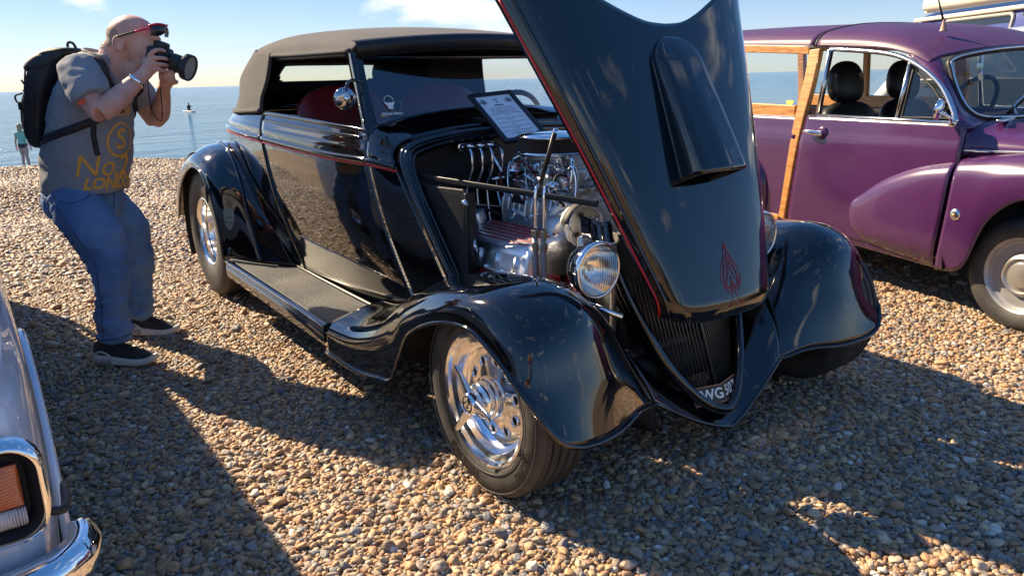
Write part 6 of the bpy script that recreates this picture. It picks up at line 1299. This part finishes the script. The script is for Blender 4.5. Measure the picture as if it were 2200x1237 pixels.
lay(jv, [(.05, -.21, .145), (.01, -.272, .142), (-.06, -.272, .142), (-.105, -.21, .145)], .0035, 'hem_fold', m_thread, man, legR)
lay(jv, [(-.015, -.03, .80), (-.02, -.035, .74), (-.04, -.04, .70)], .003, 'fly_seam', m_thread, man, lambda p: (-.17, 0, p[2]))
# trainers
m_upper = noisy('black_mesh', (.010, .010, .011), (.045, .045, .047), 260, .75, bump=.5, bscale=700); m_sole = noisy('off_white_sole', (.50, .49, .47), (.60, .59, .57), 20, .6)
for (x0, y0, ln, tw) in ((-.138, -.205, .298, -.06), (-.205, .222, .285, -.05)):
    tr = empty('trainer'); tr.parent = man; tr.location = (x0, y0, 0); tr.rotation_euler = (0, 0, tw)
    L_ = np.linspace(0, 1, 16); W_ = np.interp(L_, [0, .05, .2, .45, .7, .9, .97, 1], [.018, .034, .040, .040, .050, .044, .026, .006]); top_ = np.interp(L_, [0, .06, .2, .5, .75, .93, 1], [.064, .068, .062, .050, .045, .050, .054]); bot_ = np.interp(L_, [0, .08, .3, .75, .92, 1], [.018, .002, .0, .0, .010, .030])
    G = []
    for l_, w_, t_, b_ in zip(L_, W_, top_, bot_): G.append([(l_*ln, w_*s, z) for s, z in ((-.98, b_), (-1.16, b_+.3*(t_-b_)), (-1.14, b_+.75*(t_-b_)), (-1.02, t_), (1.02, t_), (1.14, b_+.75*(t_-b_)), (1.16, b_+.3*(t_-b_)), (.98, b_))])
    so = MB(); so.grid(np.array(G), cv=True); so.f += [tuple(range(8)), tuple(15*8+i for i in range(8))]; so.build('sole', m_sole, tr, subsurf=1)
    H_ = np.interp(L_, [0, .08, .3, .42, .6, .8, .95, 1], [.105, .125, .125, .108, .080, .062, .050, .040]); G = []
    for l_, w_, t_, h_ in zip(L_, W_, top_, H_):
        a_ = np.linspace(0, math.pi, 11); G.append([(.006+l_*(ln-.010), -w_*1.0*math.cos(a)*(1 if abs(math.cos(a)) > .2 else 1), t_-.006+(h_-t_+.006)*math.sin(a)**.75) for a in a_])
    up_ = MB(); up_.grid(np.array(G)); up_.build('upper', m_upper, tr, subsurf=1)
    for sg in (-1, 1):
        for k in range(4): MB().lathe([(.0125, -.003), (.0135, .003), (.010, .006), (.0, .0065)], (.022+k*.022, sg*np.interp((.022+k*.022)/ln, L_, W_)*1.16, .030), (0, sg, 0), 14).build('heel_bubble', mat('bubble_grey', (.25, .26, .26), .3), tr)
        sw_ = MB(); sw_.tube([(.02, sg*.040, .060), (.05, sg*.043, .075), (.085, sg*.043, .062), (.11, sg*.043, .040), (.15, sg*.045, .030), (.20, sg*.050, .026)], .0045, 6, sm=20); sw_.build('side_trim', m_sole, tr)
    lc_ = MB()
    for k in range(4): lc_.tube([(.115+k*.024, -.026, .108-k*.011), (.118+k*.024, 0, .117-k*.012), (.115+k*.024, .026, .108-k*.011)], .0035, 6, sm=8)
    lc_.build('laces', flat_black, tr)
# bracelet, ring, sunglasses pushed up on the brow
dv = A(.60, .42, .68); dv /= np.linalg.norm(dv); MB().lathe([(.0365, -.007), (.0385, -.006), (.0385, .006), (.0365, .007)], (.207, -.141, 1.252), dv, 30, closed=True).build('bracelet', chrome, man)
sg_ = empty('sunglasses'); sg_.parent = man; m_fr = mat('red_frame', (.55, .02, .05), .25)
for s_ in (-1, 1):
    MB().tube([(.110, s_*.083, 1.434), (.160, s_*.090, 1.446), (.205, s_*.088, 1.456)], .0042, 8, sm=10).build('temple_arm', flat_black, sg_); MB().tube([(.205, s_*.088, 1.456), (.245, s_*.080, 1.466), (.272, s_*.060, 1.470)], .0048, 8, sm=10).build('temple_front', m_fr, sg_)
    L_ = MB(); L_.patch([[(.262, s_*.070, 1.478), (.266, s_*.070, 1.458), (.262, s_*.068, 1.442)], [(.288, s_*.048, 1.486), (.294, s_*.048, 1.460), (.288, s_*.046, 1.438)], [(.302, s_*.012, 1.484), (.306, s_*.012, 1.466), (.302, s_*.012, 1.452)]], 10, 8); L_.build('lens', mat('dark_lens', (.02, .02, .025), .08), sg_, solid=.002)
    MB().tube([(.262, s_*.072, 1.480), (.289, s_*.049, 1.488), (.303, s_*.012, 1.487)], .0045, 8, sm=10).build('brow_frame', m_fr, sg_)
MB().tube([(.303, -.012, 1.484), (.305, 0, 1.482), (.303, .012, 1.484)], .005, 8).build('bridge', m_fr, sg_)

# camera in his hands
cm = empty('camera_kit', (-2.173, -1.368, 0), .9436); tag(cm, 'black digital camera with long zoom lens held to his eye', 'camera')
m_cb = noisy('camera_black', (.012, .012, .013), (.022, .022, .023), 60, .5, bump=.2, bscale=400)
cd = A(.93, -.10, -.34); cd /= np.linalg.norm(cd); cs_ = np.cross(A(0, 0, 1), cd); cs_ /= np.linalg.norm(cs_); cu_ = np.cross(cd, cs_); RC = np.array([cd, cs_, cu_]).T; c0_ = A(.262, -.012, 1.352)
MB().box(c0_, (.062, .128, .088), RC).build('camera_body', m_cb, cm, bevel=.012, bseg=3); MB().box(c0_-cs_*.058+cd*.022-cu_*.006, (.046, .028, .084), RC).build('grip', m_cb, cm, bevel=.012, bseg=3); MB().box(c0_+cu_*.052, (.058, .050, .034), RC).build('prism_hump', m_cb, cm, bevel=.010, bseg=3); MB().box(c0_-cd*.040+cu_*.050, (.020, .036, .026), RC).build('eyecup', rubber, cm, bevel=.006)
MB().lathe([(.040, .028), (.041, .040), (.037, .044), (.037, .060), (.0385, .062), (.0385, .100), (.036, .103), (.040, .112), (.040, .128)], c0_, cd, 40).build('lens_barrel', m_cb, cm, sharp=40)
for h_ in (.070, .080, .090): MB().lathe([(.0388, h_-.003), (.0398, h_-.002), (.0398, h_+.002), (.0388, h_+.003)], c0_, cd, 40).build('zoom_ring', rubber, cm)
MB().lathe([(.040, .118), (.056, .122), (.0575, .128), (.0575, .148), (.056, .150), (.052, .150), (.052, .138), (.046, .136)], c0_, cd, 40).build('lens_hood', m_cb, cm, sharp=40)
MB().lathe([(.052, .142), (.0, .1425)], c0_, cd, 36).build('front_glass', mat('pale_reflection_glass', (.70, .70, .62), .06, .35, Coat_Weight=1.), cm)  # lens front glass; its pale cream reflection is put into the base colour
MB().tube([c0_-cs_*.062+cu_*.03, A(.25, -.12, 1.28), A(.235, -.10, 1.14), A(.245, -.05, 1.08), A(.25, -.03, 1.12), A(.252, -.02, 1.22)], .0022, 6, sm=24).build('wrist_strap', flat_black, cm)

# backpack
bpk = empty('backpack', (-2.173, -1.368, 0), .9436); tag(bpk, 'black backpack worn on the photographing man\'s back', 'backpack')
rows = []
for z, xa, xb, w_ in ((.975, -.300, -.275, .07), (.99, -.328, -.262, .110), (1.05, -.345, -.245, .128), (1.14, -.330, -.225, .134), (1.24, -.305, -.185, .136), (1.32, -.275, -.145, .134), (1.37, -.245, -.110, .125), (1.395, -.21, -.09, .105), (1.402, -.18, -.11, .06)):
    a_ = np.linspace(0, 2*np.pi, 30, endpoint=False); ce, se = np.cos(a_), np.sin(a_); rows.append(np.c_[(xa+xb)/2+(xb-xa)/2*np.sign(ce)*abs(ce)**.55, w_*np.sign(se)*abs(se)**.55, np.full(30, z)])
pk = MB(); pk.grid(cr1(np.array(rows).reshape(9, -1), 34).reshape(34, 30, 3), cv=True); pk.build('main_bag', m_pack, bpk)
fp_ = MB(); rows = []
for z, xa, xb, w_ in ((1.03, -.348, -.32, .085), (1.06, -.362, -.31, .10), (1.14, -.355, -.30, .104), (1.215, -.330, -.28, .10), (1.235, -.312, -.28, .085)):
    a_ = np.linspace(0, 2*np.pi, 26, endpoint=False); ce, se = np.cos(a_), np.sin(a_); rows.append(np.c_[(xa+xb)/2+(xb-xa)/2*np.sign(ce)*abs(ce)**.6, w_*np.sign(se)*abs(se)**.6, np.full(26, z)])
fp_.grid(np.array(rows), cv=True); fp_.build('front_pocket', m_pack, bpk, subsurf=1)
lid = MB(); rows = []
for z, xa, xb, w_ in ((1.305, -.290, -.16, .128), (1.315, -.304, -.15, .140), (1.345, -.288, -.12, .138), (1.378, -.252, -.09, .126), (1.396, -.215, -.095, .095), (1.401, -.18, -.12, .045)):
    a_ = np.linspace(0, 2*np.pi, 28, endpoint=False); ce, se = np.cos(a_), np.sin(a_); rows.append(np.c_[(xa+xb)/2+(xb-xa)/2*np.sign(ce)*abs(ce)**.6, w_*np.sign(se)*abs(se)**.6, np.full(28, z)])
lid.grid(np.array(rows), cv=True); lid.build('lid', m_pack, bpk, subsurf=1)
m_web = noisy('black_webbing', (.02, .02, .022), (.035, .035, .038), 200, .7)
for sg in (-1, 1):
    MB().tube([(-.270, sg*.124, 1.31), (-.290, sg*.124, 1.22), (-.318, sg*.120, 1.10), (-.305, sg*.105, 1.0)], .0038, 6, sm=16).build('compression_strap', m_web, bpk)
    MB().tube([(-.285, sg*.139, 1.27), (-.25, sg*.142, 1.20), (-.27, sg*.138, 1.10), (-.30, sg*.12, 1.0)], .004, 6, sm=16).build('side_piping', m_web, bpk)
    MB().box((-.322, sg*.115, 1.16), (.016, .02, .03)).build('strap_buckle', flat_black, bpk, bevel=.003)
MB().tube([(-.335, -.06, 1.225), (-.345, 0, 1.235), (-.335, .06, 1.225)], .003, 6, sm=12).build('pocket_zip', m_web, bpk); MB().tube([(-.12, -.035, 1.395), (-.125, -.02, 1.422), (-.125, .02, 1.422), (-.12, .035, 1.395)], .006, 8, sm=14).build('haul_loop', m_web, bpk)
MB().tube([(-.315, -.10, 1.215), (-.345, -.104, 1.205), (-.342, -.106, 1.18), (-.320, -.108, 1.175)], .004, 6, sm=12).build('gear_loop', m_web, bpk)
def strap(name, P_, w_, t_=.006, sm=34, stand=.003):
    """a flat band laid on the shirt along a path"""
    P_ = cr1(P_, sm); out = []; Q_ = []; N_ = []
    for p in P_:
        ax_ = Vector((np.interp(p[2], [.8, 1.0, 1.2, 1.3], [-.16, -.11, -.06, -.04]), p[1]*.35, min(p[2], 1.27))); d_ = (Vector(p)-ax_).normalized(); h_, n_ = cast(shv, ax_+d_*.55, -d_, Mw_, Mi)
        far = h_ is None or (h_-Vector(p)).length > .06
        Q_.append(np.array(p) if far else np.array(h_)); N_.append(np.array(d_) if far else np.array(n_))
    Q_, N_ = np.array(Q_), np.array(N_)
    for _ in range(3): Q_[1:-1] = (Q_[:-2]+2*Q_[1:-1]+Q_[2:])/4; N_[1:-1] = (N_[:-2]+2*N_[1:-1]+N_[2:])/4
    T_ = np.gradient(Q_, axis=0); T_ /= np.linalg.norm(T_, axis=1, keepdims=True)+1e-9
    for p, t, o_ in zip(Q_, T_, N_):
        o_ = o_-t*(o_@t); o_ /= np.linalg.norm(o_)+1e-9; s_ = np.cross(t, o_); h_ = w_/2; p = p+o_*stand; out.append([p-s_*h_-o_*.004, p-s_*h_*.9+o_*t_, p+s_*h_*.9+o_*t_, p+s_*h_-o_*.004])
    m_ = MB(); m_.grid(np.array(out), cv=True); m_.build(name, m_pack, bpk)
for sg in (-1, 1):
    strap('shoulder_strap', [(-.13, sg*.085, 1.35), (-.08, sg*.095, 1.372), (-.02, sg*.108, 1.365), (.04, sg*.120, 1.32), (.085, sg*.128, 1.255), (.10, sg*.132, 1.18), (.10, sg*.135, 1.12)], .060, .014)
    strap('lower_strap', [(.10, sg*.135, 1.125), (.05, sg*.175, 1.10), (-.03, sg*.200, 1.075), (-.13, sg*.195, 1.045), (-.22, sg*.155, 1.02), (-.27, sg*.11, 1.01)], .036, .004)
strap('loose_strap', [(.03, -.185, 1.085), (.022, -.188, 1.03), (.03, -.182, .975), (.034, -.178, .945)], .022, .003); MB().tube([(.112, -.128, 1.14), (.120, -.122, 1.125)], .012, 8).build('buckle', flat_black, bpk)

# bather at the water's edge, paddler out at sea
wo = empty('person', (-33.6, .33, -1.62), 2.6); tag(wo, 'person in pale green top walking in the shallows behind the photographer', 'person')
wb = MB(); wb.sphere((0, 0, 1.53), (.10, .08, .12), 16, 12); limb(wb, [(0, 0, 1.45), (0, 0, 1.36)], [.05, .06], 4); ell_chain(wb, [(0, 0, .80, .11, .16), (0, 0, .95, .10, .15), (0, 0, 1.08, .09, .13), (0, 0, 1.25, .10, .165), (0, 0, 1.36, .07, .15), (0, 0, 1.40, .05, .07)], 18, sm=12)
for sg in (-1, 1):
    limb(wb, [(0, sg*.08, .85), (.02*sg, sg*.09, .60), (.03*sg, sg*.085, .45), (-.02*sg, sg*.085, .25), (-.03*sg, sg*.08, .04)], [.10, .082, .058, .056, .038], 14); limb(wb, [(-.03*sg, sg*.08, .04), (.11, sg*.085, .03)], [.04, .03], 6)
    limb(wb, [(0, sg*.16, 1.34), (.0, sg*.215, 1.12), (-.02, sg*.24, .96), (.02, sg*.26, .78), (.03, sg*.26, .70)], [.05, .042, .036, .03, .025], 14); 
    for k in range(4): limb(wb, [(.01+k*.014, sg*.262, .72), (.012+k*.015, sg*.268, .66), (.018+k*.014, sg*.262, .62)], [.010, .009, .007], 6, 8)
    limb(wb, [(.02, sg*.25, .73), (.055, sg*.245, .69), (.06, sg*.245, .66)], [.012, .010, .008], 6, 8)
remeshed('body', wb, m_skin, wo, .011, 3)
wt = MB(); ell_chain(wt, [(0, 0, .90, .125, .175), (0, 0, 1.05, .105, .15), (0, 0, 1.25, .118, .18), (0, 0, 1.36, .085, .165), (0, 0, 1.395, .06, .09)], 18, sm=12)
for sg in (-1, 1): limb(wt, [(0, sg*.15, 1.335), (.0, sg*.21, 1.19)], [.07, .062], 6)
remeshed('top', wt, mat('pale_green_cloth', (.28, .50, .38), .85), wo, .014, 3); ws_ = MB(); ell_chain(ws_, [(0, 0, .76, .13, .175), (0, 0, .85, .13, .178), (0, 0, .93, .12, .168)], 18, sm=8); remeshed('shorts', ws_, mat('dark_cloth', (.05, .045, .045), .85), wo, .014, 2)
wh_ = MB(); wh_.sphere((-.025, 0, 1.55), (.105, .095, .125), 16, 12); wh_.sphere((-.07, 0, 1.44), (.05, .075, .10), 14, 10); remeshed('hair', wh_, mat('blonde_hair', (.42, .30, .16), .7), wo, .012, 2)
pz = -1.68; pp = empty('person', (-101., 22.9, pz), .2); tag(pp, 'tiny figure in dark clothes kneeling on a board far out at sea', 'person')
pb = MB(); ell_chain(pb, [(0, 0, .12, .22, .2), (0, 0, .35, .16, .2), (.03, 0, .62, .13, .22), (.06, 0, .78, .07, .1)], 14, sm=8); pb.sphere((.08, 0, .93), (.11, .09, .13), 14, 10); limb(pb, [(.05, -.2, .70), (.25, -.26, .55), (.40, -.1, .50)], [.06, .05, .04], 8); limb(pb, [(.05, .2, .70), (.28, .2, .6), (.42, -.02, .62)], [.06, .05, .04], 8); limb(pb, [(-.1, .12, .12), (.30, .14, .14), (-.25, .15, .1)], [.11, .09, .06], 10); limb(pb, [(-.1, -.12, .12), (.30, -.14, .14), (-.25, -.15, .1)], [.11, .09, .06], 10)
remeshed('body', pb, mat('wetsuit', (.015, .015, .018), .6), pp, .03, 2)
pbd = MB(); pbd.patch([[(x, y*w_, z) for y, z in ((-1, .06), (-.8, .10), (0, .12), (.8, .10), (1, .06), (0, -.02), (-1, .06))] for x, w_ in ((-1.5, .05), (-1.2, .28), (0, .4), (1.0, .3), (1.5, .04))], 20, 20); bo_ = pbd.build('paddle_board', mat('board_grey', (.4, .42, .42), .5)); bo_.location = (-101., 22.9, pz-.02); bo_.rotation_euler = (0, 0, .2); tag(bo_, 'pale board under the distant kneeling figure', 'paddle board')
# ------------------------------------------------------------------ what stands behind the lens and shows only in the paint
m_teal = noisy('teal_paint', (.02, .22, .16), (.03, .26, .19), 3, .25, 0, Coat_Weight=.8, Coat_Roughness=.05)
saloon('saloon_car', 'teal car seen only as a small reflection in the bonnet and near front wing', (9.5, -2.2, 0), rad(165), m_teal)
saloon('saloon_car', 'dark car seen only as a reflection beside the teal one', (10.5, -6.6, 0), rad(170), mat('charcoal_paint', (.02, .02, .025), .2, 0, Coat_Weight=1.))
ph = empty('person', (2.28, -2.28, 0), 2.5); tag(ph, 'shirtless person with phone seen only as a reflection in the black paint', 'person')
pbm = MB(); pbm.sphere((.02, 0, 1.62), (.095, .075, .12), 20, 14); pbm.sphere((.055, 0, 1.565), (.05, .05, .06), 14, 10); limb(pbm, [(.095, 0, 1.63), (.118, 0, 1.605), (.10, 0, 1.595)], [.010, .015, .01], 6, 8)
limb(pbm, [(0, 0, 1.55), (-.01, 0, 1.44)], [.055, .065], 5); ell_chain(pbm, [(0, 0, .86, .12, .165), (0, 0, 1.0, .125, .165), (.01, 0, 1.15, .12, .16), (.01, 0, 1.3, .12, .185), (0, 0, 1.40, .09, .17), (-.01, 0, 1.45, .06, .09)], 22, sm=14)
for sg in (-1, 1):
    limb(pbm, [(0, sg*.09, .90), (.0, sg*.10, .65), (.01, sg*.10, .48), (-.02, sg*.10, .28), (-.03, sg*.10, .06)], [.115, .09, .062, .06, .042], 14); limb(pbm, [(-.04, sg*.10, .05), (.16, sg*.11, .035)], [.045, .035], 6)
    limb(pbm, [(0, sg*.19, 1.38), (.05, sg*.24, 1.22), (.09, sg*.24, 1.12)], [.055, .046, .042], 10); limb(pbm, [(.09, sg*.24, 1.12), (.22, sg*.17, 1.17), (.33, sg*.085, 1.215)], [.044, .040, .028], 10); pbm.sphere((.355, sg*.07, 1.222), (.035, .022, .032), 12, 8)
    for k in range(4): limb(pbm, [(.36, sg*.068, 1.245-.018*k), (.388, sg*.058, 1.246-.018*k), (.392, sg*.038, 1.246-.018*k)], [.0095, .009, .008], 6, 8)
    limb(pbm, [(.345, sg*.062, 1.25), (.352, sg*.045, 1.268), (.36, sg*.03, 1.265)], [.011, .010, .008], 6, 8)
remeshed('body', pbm, noisy('tanned_skin', (.40, .18, .10), (.46, .22, .13), 14, .5), ph, .009, 3)
pj = MB(); ell_chain(pj, [(0, 0, .80, .135, .18), (0, 0, .92, .13, .175), (0, 0, .98, .125, .168)], 18, sm=8)
for sg in (-1, 1): limb(pj, [(0, sg*.09, .88), (.0, sg*.10, .65), (.01, sg*.10, .42)], [.125, .11, .095], 10)
remeshed('shorts', pj, m_jean, ph, .014, 2); pr2 = MB(); pr2.sphere((-.005, 0, 1.655), (.098, .082, .105), 16, 12); remeshed('hair', pr2, mat('dark_hair', (.03, .02, .015), .7), ph, .012, 2)
ph2 = empty('phone', (2.28, -2.28, 0), 2.5); tag(ph2, 'phone held by the person seen only in the reflection', 'phone'); MB().box((.378, 0, 1.222), (.009, .15, .074)).build('phone_body', satin_black, ph2, bevel=.004)
